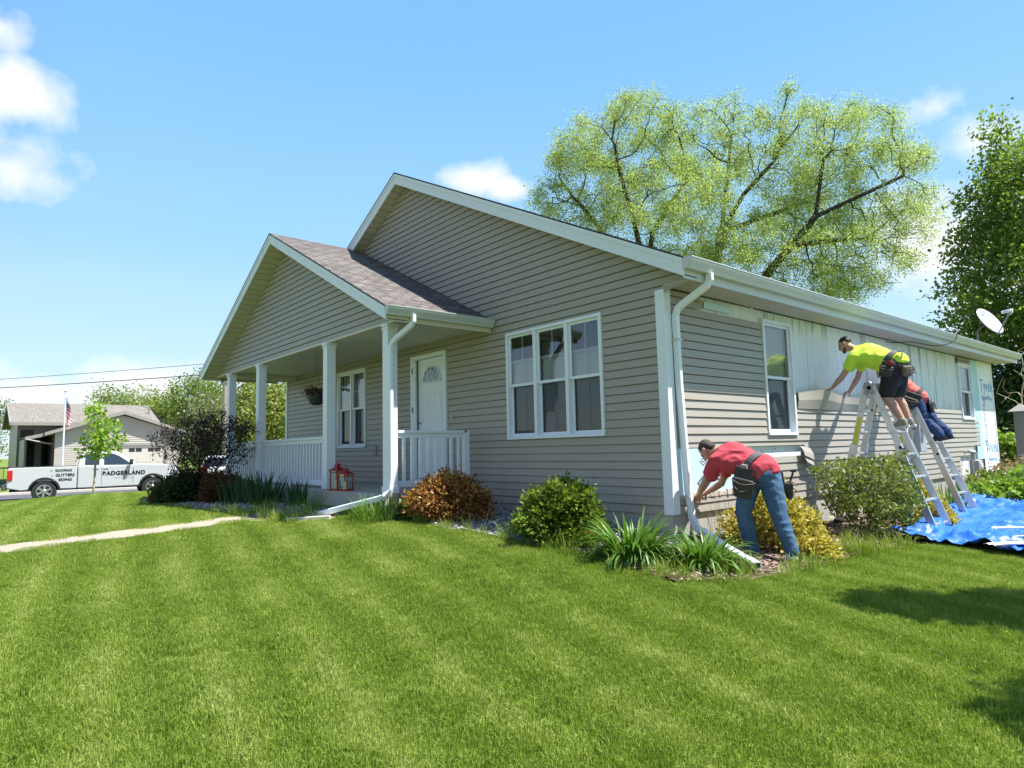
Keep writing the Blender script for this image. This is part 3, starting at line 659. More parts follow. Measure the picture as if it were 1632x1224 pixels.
for x in (-10.72, -8.85, -5.665, -3.67):
    b = MB(); w = .078; b.box(x-w, x+w, -1.5-w, -1.5+w, .20, 2.615)
    b.box(x-w-.012, x+w+.012, -1.5-w-.012, -1.5+w+.012, 2.53, 2.56); b.box(x-w-.02, x+w+.02, -1.5-w-.02, -1.5+w+.02, 2.575, 2.612); b.box(x-w-.012, x+w+.012, -1.5-w-.012, -1.5+w+.012, .201, .30)
    b.build('porch_column', M_WHITE2, house, bevel=.006)
def railing(p, q, zt, zb, n, post=None):
    p = Vector((p[0], p[1], 0)); q = Vector((q[0], q[1], 0)); Z = Vector((0, 0, 1))
    b = MB(); b.bar(p+Z*(zt-.02), q+Z*(zt-.02), .09, .04); b.bar(p+Z*(zt-.075), q+Z*(zt-.075), .038, .07); b.bar(p+Z*zb, q+Z*zb, .042, .085)
    if post: b.box(q.x-.045, q.x+.045, q.y-.045, q.y+.045, zb-.12, zt)
    else:
        m_ = (p+q)/2; b.box(m_.x-.03, m_.x+.03, m_.y-.03, m_.y+.03, .20, zb-.04)
    r = b.build('porch_railing', M_WHITE2, house, bevel=.003)
    for k in range(n):
        c = p+(q-p)*((k+1)/(n+1)); bb = MB(); bb.box(c.x-.019, c.x+.019, c.y-.019, c.y+.019, zb+.043, zt-.11); bb.build('baluster', M_WHITE2, r)
railing((-10.64, -1.5), (-8.93, -1.5), 1.06, .29, 12)
railing((-8.77, -1.5), (-5.75, -1.5), 1.06, .29, 22)
railing((-3.67, -1.42), (-3.67, -.18), 1.085, .32, 8, True)
railing((-10.72, -1.42), (-10.72, -.1), 1.06, .29, 9)
b = MB(); b.box(-11.1, -3.57, -1.66, -.02, -.8, .195); b.build('porch_floor', M_CONC, house, bevel=.012)
b = MB(); b.rpipe([(-3.115, -1.45, 2.66), (-3.115, -1.45, 2.57), (-3.15, -1.46, 2.52), (-3.42, -1.55, 2.36), (-3.50, -1.565, 2.30), (-3.535, -1.57, 2.22), (-3.535, -1.57, .42), (-3.54, -1.59, .26), (-3.575, -1.66, .17)], .078, .06, (0, 1, 0)); b.build('downspout', M_WHITE2, house, bevel=.002)
b = MB(); b.rpipe([(2*PXR-PXE+.07, -1.40, 2.66), (2*PXR-PXE+.08, -1.4, 2.50), (-11.3, -1.45, 2.44), (-10.9, -1.5, 2.37), (-10.85, -1.5, 2.28), (-10.85, -1.5, .3)], .07, .055, (0, 1, 0)); b.build('downspout', mat('brown_downspout', (.28, .26, .23), .4), house)
# ================================================================== GROUND, ROAD, BEDS, GRASS
def lawn_mat():
    m, nt, N, L, P = nodes('lawn_green')
    return m
BED = [(-6.3, -3.05), (-5.6, -2.95), (-5.0, -2.75), (-4.2, -2.35), (-3.85, -1.55), (-3.42, -1.5), (-2.48, -1.52), (-1.61, -1.48), (-.84, -1.40), (-.26, -1.34), (.45, -1.42), (1.05, -1.45), (1.35, -1.0), (1.4, -.2), (1.42, .3), (1.4, 1.5), (1.5, 2.6), (1.75, 4), (1.8, 6), (1.7, 9), (2.2, 12), (2.2, 15), (-.5, 15), (-.5, .0), (-3.4, .0), (-3.4, -1.9), (-11.2, -1.9), (-12.6, -1.4), (-12.8, -2.6), (-11, -3.3), (-8.5, -3.1)]
PATH = [(-5.72, -3.15), (-5.6, -2.6), (-5.1, -2.25), (-4.0, -2.25), (-4.15, -2.7), (-5.0, -3.1), (-5.0, -6), (-5.0, -11.5), (-5.72, -11.5), (-5.72, -6)]
def grid_sheet(name, xs, ys, dz, m, keep=None, smooth=True):
    X, Y = np.meshgrid(xs, ys, indexing='ij'); Z = H(X, Y)+dz
    nx, ny = X.shape; vs = np.stack([X.ravel(), Y.ravel(), Z.ravel()], 1)
    i, j = np.meshgrid(np.arange(nx-1), np.arange(ny-1), indexing='ij'); a = (i*ny+j).ravel()
    F = np.stack([a, a+ny, a+ny+1, a+1], 1)
    if keep is not None:
        c = vs[F].mean(1); F = F[keep(c[:,0], c[:,1])]
        used = np.unique(F); mp = -np.ones(len(vs), int); mp[used] = np.arange(len(used)); vs = vs[used]; F = mp[F]
    me = bpy.data.meshes.new(name); me.from_pydata(vs.tolist(), [], F.tolist()); me.update()
    if smooth: me.polygons.foreach_set('use_smooth', [True]*len(me.polygons))
    return link(name, me, m)

def grass_mat(name, blades):
    """lawn colour: mowing stripes, dry patches and clumps, all fixed to the ground"""
    m, nt, N, L, P = nodes(name)
    geo = N.new('ShaderNodeNewGeometry'); sx = N.new('ShaderNodeSeparateXYZ'); L.new(geo.outputs['Position'], sx.inputs[0])
    def mth(op, a, b=None, c=None, clamp=False):
        n = N.new('ShaderNodeMath'); n.operation = op; n.use_clamp = clamp
        for i, v in enumerate((a, b, c)):
            if v is None: continue
            if isinstance(v, (int, float)): n.inputs[i].default_value = v
            else: L.new(v, n.inputs[i])
        return n.outputs[0]
    nz = N.new('ShaderNodeTexNoise'); nz.inputs['Scale'].default_value = .9; nz.inputs['Detail'].default_value = 7; nz.inputs['Roughness'].default_value = .6; L.new(geo.outputs['Position'], nz.inputs['Vector'])
    nf = N.new('ShaderNodeTexNoise'); nf.inputs['Scale'].default_value = 7; nf.inputs['Detail'].default_value = 5; L.new(geo.outputs['Position'], nf.inputs['Vector'])
    # mowing stripes run towards the house; warped a little
    u = mth('ADD', mth('MULTIPLY', sx.outputs[0], .17), sx.outputs[1]); u = mth('ADD', u, mth('MULTIPLY', nz.outputs['Fac'], .45))
    st = mth('SINE', mth('MULTIPLY', u, 2*math.pi/.60)); st = mth('MULTIPLY', mth('MULTIPLY_ADD', st, mth('ABSOLUTE', st), 0.0), mth('MULTIPLY_ADD', nz.outputs['Fac'], .34, -.06))
    t = mth('MULTIPLY_ADD', nz.outputs['Fac'], .62, .20); t = mth('ADD', t, st); t = mth('ADD', t, mth('MULTIPLY_ADD', nf.outputs['Fac'], .5, -.25))
    if blades: t = mth('ADD', t, mth('MULTIPLY_ADD', geo.outputs['Random Per Island'], .42, -.21))
    cr = N.new('ShaderNodeValToRGB'); e = cr.color_ramp.elements
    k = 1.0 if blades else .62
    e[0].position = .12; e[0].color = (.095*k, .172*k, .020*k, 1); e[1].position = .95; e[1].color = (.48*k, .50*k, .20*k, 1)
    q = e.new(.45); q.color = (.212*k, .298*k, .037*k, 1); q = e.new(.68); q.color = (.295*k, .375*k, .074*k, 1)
    L.new(t, cr.inputs[0]); L.new(cr.outputs[0], P.inputs['Base Color']); P.inputs['Roughness'].default_value = .55 if blades else .9; P.inputs['Specular IOR Level'].default_value = .25
    if blades:
        tr = N.new('ShaderNodeBsdfTranslucent'); g = N.new('ShaderNodeMixRGB'); g.blend_type = 'MULTIPLY'; g.inputs[0].default_value = 1; L.new(cr.outputs[0], g.inputs[1]); g.inputs[2].default_value = (1.25, 1.3, .7, 1); L.new(g.outputs[0], tr.inputs[0])
        ms = N.new('ShaderNodeMixShader'); ms.inputs[0].default_value = .35; L.new(P.outputs[0], ms.inputs[1]); L.new(tr.outputs[0], ms.inputs[2]); L.new(ms.outputs[0], N['Material Output'].inputs[0])
    else:
        nb = N.new('ShaderNodeTexNoise'); nb.inputs['Scale'].default_value = 45; nb.inputs['Detail'].default_value = 6; L.new(geo.outputs['Position'], nb.inputs['Vector'])
        b = N.new('ShaderNodeBump'); b.inputs['Strength'].default_value = .9; b.inputs['Distance'].default_value = .05; L.new(nb.outputs['Fac'], b.inputs['Height']); L.new(b.outputs[0], P.inputs['Normal'])
    return m
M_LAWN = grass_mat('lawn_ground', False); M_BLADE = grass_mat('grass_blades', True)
def axis_pts(lo, hi, fine_lo, fine_hi, f, grow=1.25):
    p = list(np.arange(fine_lo, fine_hi+1e-6, f)); s = f
    while p[-1] < hi: s *= grow; p.append(p[-1]+s)
    s = f
    while p[0] > lo: s *= grow; p.insert(0, p[0]-s)
    return np.array(p)
ROADX = lambda x, y: (x > -32.2+.098*y) & (x < -24.9+.098*y)
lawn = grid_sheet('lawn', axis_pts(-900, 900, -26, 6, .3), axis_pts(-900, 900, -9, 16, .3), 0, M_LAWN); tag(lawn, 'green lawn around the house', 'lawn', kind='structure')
# road with kerb
def strip(name, x0, x1, y0, y1, dz, m, n=60, th=0):
    xs = np.linspace(x0, x1, 8); ys = np.linspace(y0, y1, n); X, Y = np.meshgrid(xs, ys, indexing='ij')
    Z = np.full_like(X, 0) + dz; X = X+.098*Y
    nx, ny = X.shape; vs = np.stack([X.ravel(), Y.ravel(), Z.ravel()], 1).tolist(); F = []
    for i in range(nx-1):
        for j in range(ny-1): a = i*ny+j; F.append((a, a+ny, a+ny+1, a+1))
    me = bpy.data.meshes.new(name); me.from_pydata(vs, [], F)
    o = link(name, me, m)
    if th: s_ = o.modifiers.new('thickness', 'SOLIDIFY'); s_.thickness = th; s_.offset = -1
    return o
M_ASPH = mat('asphalt', (.075, .078, .085), .9, .2, 4, bump=.5, bscale=80, dirt=.3, dirtcol=(.12, .115, .11))
M_PATHC = mat('walk_concrete', (.31, .27, .20), .9, .12, 2.5, bump=.4, bscale=60, dirt=.4, dirtcol=(.36, .30, .22))
RZ = -.80
road = tag(strip('road', -32.3, -25.0, -90, 120, RZ+.02, M_ASPH, 40, .5), 'dark asphalt street in front of the neighbouring house', 'road', kind='structure')
kerb = tag(strip('kerb', -25.0, -24.72, -90, 120, RZ+.10, M_CONCL, 40, .6), 'pale concrete kerb along the street', 'kerb', kind='structure')
kerb2 = tag(strip('kerb', -32.75, -32.3, -90, 120, RZ+.12, M_CONCL, 40, .6), 'pale concrete kerb on the far side of the street', 'kerb', kind='structure')
# raised ground hides under the road: lower the lawn there
me = lawn.data; co = np.empty(len(me.vertices)*3); me.vertices.foreach_get('co', co); co = co.reshape(-1, 3)
xx = co[:,0]-.098*co[:,1]; msk = (xx > -32.5) & (xx < -24.75) & (np.abs(co[:,1]) < 130); co[msk, 2] = np.minimum(co[msk, 2], RZ-.05); me.vertices.foreach_set('co', co.ravel()); me.update()
path = grid_sheet('path', np.arange(-6.2, -3.9, .08), np.arange(-11.5, -2.2, .08), .018, M_PATHC, lambda x, y: inside(PATH, x, y)); tag(path, 'narrow concrete walk crossing the lawn', 'path', kind='structure')
drive = tag(strip('driveway', -37.2, -32.75, -1.6, 4.2, RZ+.16, M_CONCL, 10, .5), 'pale concrete driveway before the neighbouring garage', 'driveway', kind='structure')

# planting beds: grey stones in front, wood mulch along the stripped side
def stone_ground():
    m, nt, N, L, P = nodes('bed_stones')
    geo = N.new('ShaderNodeNewGeometry'); vo = N.new('ShaderNodeTexVoronoi'); vo.inputs['Scale'].default_value = 26; L.new(geo.outputs['Position'], vo.inputs['Vector'])
    cr = N.new('ShaderNodeValToRGB'); e = cr.color_ramp.elements; e[0].color = (.10, .095, .10, 1); e[1].color = (.42, .40, .38, 1); q = e.new(.5); q.color = (.22, .21, .22, 1)
    sp = N.new('ShaderNodeSeparateColor'); L.new(vo.outputs['Color'], sp.inputs[0]); L.new(sp.outputs[0], cr.inputs[0]); L.new(cr.outputs[0], P.inputs['Base Color']); P.inputs['Roughness'].default_value = .8
    b = N.new('ShaderNodeBump'); b.inputs['Strength'].default_value = 1; b.inputs['Distance'].default_value = .03; b.invert = True; L.new(vo.outputs['Distance'], b.inputs['Height']); L.new(b.outputs[0], P.inputs['Normal'])
    return m
M_STONEG = stone_ground(); M_MULCH = mat('wood_mulch', (.13, .085, .062), .95, .5, 25, bump=1.0, bscale=50, dirt=.5, dirtcol=(.30, .22, .17))
gx = np.arange(-13, 2.4, .12); gy = np.arange(-3.6, 15.1, .12)
bed_s = grid_sheet('ground', gx, gy, .022, M_STONEG, lambda x, y: inside(BED, x, y) & (y < .02) & (x < .35)); tag(bed_s, 'grey stone planting bed along the front of the house', 'bed', kind='structure')
bed_m = grid_sheet('ground', gx, gy, .020, M_MULCH, lambda x, y: inside(BED, x, y) & ((y >= .02) | (x >= .35))); tag(bed_m, 'brown mulch planting bed along the stripped side wall', 'bed', kind='structure')

# ---- scattering of uncountable small things (grass blades, stones)
def scatter(name, pts, rots, scl, variants, m, label, cat):
    me = bpy.data.meshes.new(name); me.from_pydata(pts.tolist(), [], [])
    for an, ty, data in (('rot', 'FLOAT_VECTOR', rots), ('scl', 'FLOAT', scl)):
        a = me.attributes.new(an, ty, 'POINT'); a.data.foreach_set('vector' if ty == 'FLOAT_VECTOR' else 'value', np.asarray(data, np.float32).ravel())
    a = me.attributes.new('idx', 'INT', 'POINT'); a.data.foreach_set('value', np.random.default_rng(1).integers(0, len(variants), len(pts)).astype(np.int32))
    o = link(name, me, m); tag(o, label, cat, kind='stuff')
    ng = bpy.data.node_groups.new(name, 'GeometryNodeTree')
    ng.interface.new_socket('Geometry', in_out='INPUT', socket_type='NodeSocketGeometry'); ng.interface.new_socket('Geometry', in_out='OUTPUT', socket_type='NodeSocketGeometry')
    N = ng.nodes; L = ng.links; gi = N.new('NodeGroupInput'); go = N.new('NodeGroupOutput')
    iop = N.new('GeometryNodeInstanceOnPoints'); L.new(gi.outputs[0], iop.inputs['Points'])
    jn = N.new('GeometryNodeJoinGeometry')
    for v in reversed(variants):
        oi = N.new('GeometryNodeObjectInfo'); oi.inputs['Object'].default_value = v; oi.inputs['As Instance'].default_value = True; L.new(oi.outputs['Geometry'], jn.inputs[0])
    L.new(jn.outputs[0], iop.inputs['Instance']); iop.inputs['Pick Instance'].default_value = True
    def attr(n, t):
        x = N.new('GeometryNodeInputNamedAttribute'); x.data_type = t; x.inputs['Name'].default_value = n; return x.outputs['Attribute']
    L.new(attr('idx', 'INT'), iop.inputs['Instance Index'])
    L.new(attr('rot', 'FLOAT_VECTOR'), iop.inputs['Rotation']); L.new(attr('scl', 'FLOAT'), iop.inputs['Scale'])
    L.new(iop.outputs[0], go.inputs[0])
    mod = o.modifiers.new('scatter', 'NODES'); mod.node_group = ng
    return o
def blade_patch(seed, size, n, hmin, hmax, w):
    g = np.random.default_rng(seed); x = g.uniform(-size/2, size/2, n); y = g.uniform(-size/2, size/2, n)
    h = g.uniform(hmin, hmax, n); a = g.uniform(0, 2*np.pi, n); ln = np.abs(g.normal(0, .45, n)); la = g.uniform(0, 2*np.pi, n); ww = w*g.uniform(.7, 1.3, n)
    dx, dy = np.cos(a)*ww/2, np.sin(a)*ww/2; lx, ly = np.cos(la)*ln*h, np.sin(la)*ln*h; z0 = np.zeros(n)-.01
    V = np.stack([np.stack([x-dx, y-dy, z0], 1), np.stack([x+dx, y+dy, z0], 1), np.stack([x+dx*.8+lx*.35, y+dy*.8+ly*.35, h*.6], 1), np.stack([x-dx*.8+lx*.35, y-dy*.8+ly*.35, h*.6], 1), np.stack([x+lx, y+ly, h*(1-.25*ln)], 1)], 1).reshape(-1, 3)
    b = np.arange(n)*5; F = [(i, i+1, i+2, i+3) for i in b]+[(i+3, i+2, i+4) for i in b]
    me = bpy.data.meshes.new('grass_patch'); me.from_pydata(V.tolist(), [], F); me.materials.append(M_BLADE)
    return bpy.data.objects.new('grass_patch', me)
def slope_rot(x, y, rng):
    e = .2; gx_ = (H(x+e, y)-H(x-e, y))/(2*e); gy_ = (H(x, y+e)-H(x, y-e))/(2*e); out = np.zeros((len(x), 3))
    th = rng.uniform(0, 2*np.pi, len(x))
    for i in range(len(x)):
        nrm = Vector((-gx_[i], -gy_[i], 1)).normalized(); q = Vector((0, 0, 1)).rotation_difference(nrm) @ Quaternion((0, 0, 1), th[i]); out[i] = q.to_euler()[:]
    return out
def lawn_points(spacing, dmin, dmax, seed):
    g = np.random.default_rng(seed); xs = np.arange(-32, 9, spacing); ys = np.arange(-14, 14, spacing); X, Y = np.meshgrid(xs, ys); x = X.ravel()+g.uniform(-.3, .3, X.size)*spacing; y = Y.ravel()+g.uniform(-.3, .3, X.size)*spacing
    rx, ry = x-CAM.x, y-CAM.y; d = np.hypot(rx, ry); fw = -math.sin(YAW)*rx+math.cos(YAW)*ry; sd = math.cos(YAW)*rx+math.sin(YAW)*ry
    k = (d > dmin) & (d < dmax) & (fw > -.3) & (np.abs(sd) < fw*.86+1.6)
    k &= ~((x > 1.15) & (x < 4.4) & (y > 2.75) & (y < 7.7)); k &= ~inside(BED, x, y) & ~inside(PATH, x, y) & ~((x > -11.4) & (x < -3.4) & (y > -1.9)) & (x-.098*y > -24.6)
    return x[k], y[k], g
near = [blade_patch(i, .36, 1150, .018, .052, .0042) for i in range(5)]
x, y, g = lawn_points(.225, .6, 11, 3)
gr = scatter('grass', np.stack([x, y, H(x, y)], 1), slope_rot(x, y, g), g.uniform(.85, 1.2, len(x)), near, M_BLADE, 'mown green grass blades of the near lawn', 'grass')
far = [blade_patch(20+i, .8, 2100, .028, .066, .0075) for i in range(4)]
x, y, g = lawn_points(.5, 10.6, 34, 5)
scatter('grass', np.stack([x, y, H(x, y)], 1), slope_rot(x, y, g), g.uniform(.85, 1.2, len(x)), far, M_BLADE, 'mown green grass blades of the far lawn towards the street', 'grass')
# taller unmown tufts along the bed edges
tall = [blade_patch(40+i, .16, 45, .08, .24, .006) for i in range(4)]
g = np.random.default_rng(8); P_ = []
be = BED[:20]
for (a, c), k in zip(zip(be, be[1:]), range(99)):
    a = np.array(a); c = np.array(c); n = int(np.linalg.norm(c-a)/.2)+1
    for t in g.uniform(0, 1, n):
        p = a+(c-a)*t; P_.append((p[0]+g.normal(0, .08), p[1]+g.normal(0, .08)))
for _ in range(20): P_.append((g.uniform(-6.2, -3.9), g.uniform(-3.0, -2.2)))
for _ in range(30): P_.append((g.uniform(-4.0, -3.2), g.uniform(-2.05, -1.5)))
for _ in range(26): P_.append((g.uniform(.25, 1.2), g.uniform(-1.4, -.25)))
for _ in range(30): P_.append((g.uniform(1.0, 1.6), g.uniform(1.0, 3.2)))
P_ = np.array([q for q in P_ if not (q[0] > 1.05 and q[1] > 2.5)]); scatter('grass', np.stack([P_[:,0], P_[:,1], H(P_[:,0], P_[:,1])], 1), slope_rot(P_[:,0], P_[:,1], g), g.uniform(.5, 1.15, len(P_)), tall, M_BLADE, 'long unmown grass along the bed edges', 'grass')
# stones
def pebble(seed):
    r = random.Random(seed); bm = bmesh.new(); bmesh.ops.create_icosphere(bm, subdivisions=1, radius=1)
    for v in bm.verts: v.co = Vector((v.co.x*r.uniform(.75, 1.2), v.co.y*r.uniform(.6, 1), v.co.z*r.uniform(.4, .75)))
    me = bpy.data.meshes.new('pebble'); bm.to_mesh(me); bm.free(); me.materials.append(M_STONE); return bpy.data.objects.new('pebble', me)
m, nt, N, L, P = nodes('bed_pebbles'); M_STONE = m
oi = N.new('ShaderNodeObjectInfo'); cr = N.new('ShaderNodeValToRGB'); e = cr.color_ramp.elements; e[0].color = (.12, .11, .115, 1); e[1].color = (.55, .52, .49, 1); q = e.new(.55); q.color = (.30, .27, .26, 1)
L.new(oi.outputs['Random'], cr.inputs[0]); L.new(cr.outputs[0], P.inputs['Base Color']); P.inputs['Roughness'].default_value = .75
g = np.random.default_rng(12); n = 9000; x = g.uniform(-12.5, .6, n); y = g.uniform(-3.2, 0, n); k = inside(BED, x, y) & ~((x > -11.1) & (x < -3.45) & (y > -1.95)); x = x[k]; y = y[k]
def chip(seed):
    r = random.Random(seed); b = MB(); b.box(-1, 1, -.35, .35, -.12, .12); me = b.mesh('bark_chip')
    for v in me.vertices: v.co = Vector((v.co.x*r.uniform(.6, 1.2), v.co.y*r.uniform(.5, 1.3), v.co.z*r.uniform(.5, 1.5)))
    me.materials.append(M_CHIP); return bpy.data.objects.new('bark_chip', me)
m, nt, N, L, P = nodes('bark_chips'); M_CHIP = m
oi = N.new('ShaderNodeObjectInfo'); cr = N.new('ShaderNodeValToRGB'); e = cr.color_ramp.elements; e[0].color = (.07, .042, .03, 1); e[1].color = (.40, .31, .24, 1); q = e.new(.5); q.color = (.17, .11, .08, 1)
L.new(oi.outputs['Random'], cr.inputs[0]); L.new(cr.outputs[0], P.inputs['Base Color']); P.inputs['Roughness'].default_value = .9
g2 = np.random.default_rng(21); n2 = 12000; x2 = g2.uniform(-.1, 1.8, n2); y2 = g2.uniform(-1.5, 6, n2); k2 = inside(BED, x2, y2) & ((y2 > .02) | (x2 > .3)); x2 = x2[k2]; y2 = y2[k2]
scatter('mulch', np.stack([x2, y2, H(x2, y2)+.028], 1), g2.uniform(-1, 1, (len(x2), 3))*np.array([.35, .35, 3.1]), g2.uniform(.012, .036, len(x2)), [chip(i) for i in range(5)], M_CHIP, 'brown and tan bark chips in the side bed', 'mulch')
scatter('gravel', np.stack([x, y, H(x, y)+.03], 1), g.uniform(0, 6, (len(x), 3))*np.array([.1, .1, 1]), g.uniform(.012, .032, len(x)), [pebble(i) for i in range(5)], M_STONE, 'grey and white landscaping stones in the front bed', 'gravel')
# ================================================================== TREES AND PLANTS
M_BARK = mat('dark_bark', (.085, .07, .06), .95, .35, 9, bump=.8, bscale=30, stretch=(1, 1, .3))
M_BARKG = mat('grey_bark', (.20, .18, .155), .95, .3, 9, bump=.8, bscale=30, stretch=(1, 1, .3))
M_BARKP = mat('pale_twig', (.36, .31, .22), .9, .25, 9)
L_WILLOW = leaf_mat('fresh_yellow_green_leaves', [(.16, .225, .07), (.255, .33, .11), (.36, .425, .165), (.45, .475, .22)], .52)
L_MAPLE = leaf_mat('maple_leaves', [(.06, .11, .028), (.11, .18, .038), (.18, .25, .055), (.33, .33, .09)], .42, .5, 1.4)
L_BG1 = leaf_mat('spring_leaves_mixed', [(.07, .12, .025), (.14, .21, .04), (.22, .27, .06), (.33, .28, .10)], .4)
L_BG2 = leaf_mat('yellow_spring_leaves', [(.11, .16, .035), (.20, .25, .06), (.31, .34, .09), (.38, .31, .13)], .45)
L_BG3 = leaf_mat('grey_green_leaves', [(.10, .14, .06), (.18, .22, .10), (.25, .27, .14), (.30, .27, .17)], .35)
L_YOUNG = leaf_mat('young_light_leaves', [(.14, .25, .03), (.24, .37, .05), (.36, .48, .09)], .5)
L_COPPER = leaf_mat('copper_orange_leaves', [(.06, .022, .018), (.14, .05, .026), (.34, .15, .045), (.52, .30, .09), (.22, .24, .05)], .3, nsc=3.4)
L_SPIREA = leaf_mat('green_gold_leaves', [(.04, .075, .012), (.085, .14, .018), (.16, .22, .025), (.34, .37, .05)], .35, nsc=4.5)
L_GOLD = leaf_mat('golden_leaves', [(.14, .14, .025), (.32, .28, .05), (.54, .45, .11), (.52, .40, .12)], .35, nsc=4)
L_EUON = leaf_mat('burning_bush_leaves', [(.045, .075, .018), (.10, .145, .03), (.18, .22, .045), (.27, .27, .08)], .35)
L_PURPLE = leaf_mat('purple_leaves', [(.018, .009, .011), (.032, .015, .018), (.055, .028, .022), (.05, .06, .02)], .25)
L_DARKG = leaf_mat('dark_green_leaves', [(.018, .04, .012), (.035, .07, .018), (.06, .10, .022)], .3)
L_RUSTY = leaf_mat('rusty_leaves', [(.05, .04, .016), (.12, .045, .018), (.20, .07, .02)], .3)
L_LILY = leaf_mat('daylily_blades', [(.05, .12, .018), (.09, .19, .025), (.16, .27, .045)], .3, .4)
L_IRIS = leaf_mat('iris_blades', [(.022, .06, .025), (.04, .095, .035), (.065, .13, .05)], .25, .45)
L_HOSTA = leaf_mat('hosta_leaves', [(.09, .18, .025), (.19, .30, .05), (.32, .42, .08)], .35)
L_CORAL = leaf_mat('coral_leaves', [(.35, .06, .05), (.55, .14, .10), (.65, .28, .18)], .3)
L_DRY = leaf_mat('dry_leaves', [(.18, .13, .07), (.27, .20, .11), (.36, .28, .16)], .2)

def grow(att, trunk, step, kill, iters=90, jitter=.25, up=.06, seed=0):
    """space colonisation: returns nodes and parent indices"""
    g = np.random.default_rng(seed); nodes_ = []; par = []
    for i, p in enumerate(trunk): nodes_.append(np.array(p, float)); par.append(i-1)
    A = np.array(att, float); alive = np.ones(len(A), bool); Pn = np.array(nodes_)
    d = np.linalg.norm(A[:,None]-Pn[None], axis=2); near_i = d.argmin(1); near_d = d.min(1)
    for it in range(iters):
        idx = np.where(alive)[0]
        if len(idx) == 0: break
        own = near_i[idx]; vec = A[idx]-np.array(nodes_)[own]; vec /= np.linalg.norm(vec, axis=1)[:,None]+1e-9
        new = []
        for o in np.unique(own):
            v = vec[own == o].mean(0); v = v/(np.linalg.norm(v)+1e-9)+g.normal(0, jitter, 3)+np.array([0, 0, up]); v /= np.linalg.norm(v)+1e-9
            new.append((o, nodes_[o]+v*step))
        base = len(nodes_)
        for o, p in new: nodes_.append(p); par.append(int(o))
        Q = np.array([p for _, p in new]); dd = np.linalg.norm(A[idx][:,None]-Q[None], axis=2); m_ = dd.argmin(1); md = dd.min(1)
        b = md < near_d[idx]; near_d[idx[b]] = md[b]; near_i[idx[b]] = base+m_[b]
        alive &= near_d > kill
    return np.array(nodes_), par
def radii(nodes_, par, tip, p=2.2):
    n = len(par); s = np.zeros(n); kids = np.zeros(n, int)
    for i in range(n-1, -1, -1):
        if s[i] == 0: s[i] = tip**p
        if par[i] >= 0: s[par[i]] += s[i]; kids[par[i]] += 1
    return s**(1/p), kids
def limbs(name, nodes_, par, r, m, parent, rmin=0, sides=6):
    b = MB()
    for i, p in enumerate(par):
        if p < 0 or r[i] < rmin: continue
        a, c = Vector(nodes_[p]), Vector(nodes_[i]); d = (c-a)
        if d.length < 1e-6: continue
        d.normalize(); x = d.orthogonal().normalized(); y = d.cross(x); k = sides if r[i] > .03 else 3
        ra = min(r[p], r[i]*1.25); rb = r[i]; vs = []
        for q, rr in ((a-d*ra*.3, ra), (c+d*rb*.3, rb)):
            vs += [q+(x*math.cos(2*math.pi*t/k)+y*math.sin(2*math.pi*t/k))*rr for t in range(k)]
        b.add(vs, [(t, (t+1) % k, k+(t+1) % k, k+t) for t in range(k)])
    return b.build(name, m, parent, smooth=True, recalc=False)
def leaves(name, centres, per, sig, size, m, parent, seed=0, droop=.0, aspect=.5, flat=.0, outward=None):
    """many leaf-sized faces (rhombic blades, folded along the midrib) in clumps round the given centres"""
    g = np.random.default_rng(seed); C = np.repeat(np.asarray(centres, float), per, 0); n = len(C)
    C = C+g.normal(0, 1, (n, 3))*np.asarray(sig)
    C[:,2] -= droop*np.abs(g.normal(0, 1, n))
    d = g.normal(0, 1, (n, 3)); 
    if outward is not None:
        o = C-np.asarray(outward); o /= np.linalg.norm(o, axis=1)[:,None]+1e-9; d = d*.7+o*1.0
    d[:,2] -= droop*3; d /= np.linalg.norm(d, axis=1)[:,None]
    q = g.normal(0, 1, (n, 3)); q[:,2] += 0; s = np.cross(d, q); s /= np.linalg.norm(s, axis=1)[:,None]+1e-9
    nn = np.cross(d, s); L_ = (size*g.uniform(.6, 1.35, n))[:,None]; Wd = L_*aspect*.5
    V = np.stack([C, C+d*L_*.45+s*Wd+nn*L_*.06, C+d*L_, C+d*L_*.45-s*Wd+nn*L_*.06], 1).reshape(-1, 3)
    me = bpy.data.meshes.new(name); me.vertices.add(4*n); me.vertices.foreach_set('co', V.ravel()); me.loops.add(4*n); me.loops.foreach_set('vertex_index', np.arange(4*n)); me.polygons.add(n); me.polygons.foreach_set('loop_start', np.arange(n)*4)
    me.polygons.foreach_set('loop_total', np.full(n, 4)); me.update(); me.validate()
    o = link(name, me, m, parent); return o
def in_blobs(blobs, n, seed, shell=.0):
    """random points inside a union of ellipsoids (cx,cy,cz,rx,ry,rz)"""
    g = np.random.default_rng(seed); vol = np.array([b[3]*b[4]*b[5] for b in blobs]); k = g.choice(len(blobs), n, p=vol/vol.sum()); B = np.array(blobs)[k]
    d = g.normal(0, 1, (n, 3)); d /= np.linalg.norm(d, axis=1)[:,None]; r = g.uniform(shell**3, 1, n)**(1/3)
    return B[:,:3]+d*r[:,None]*B[:,3:]
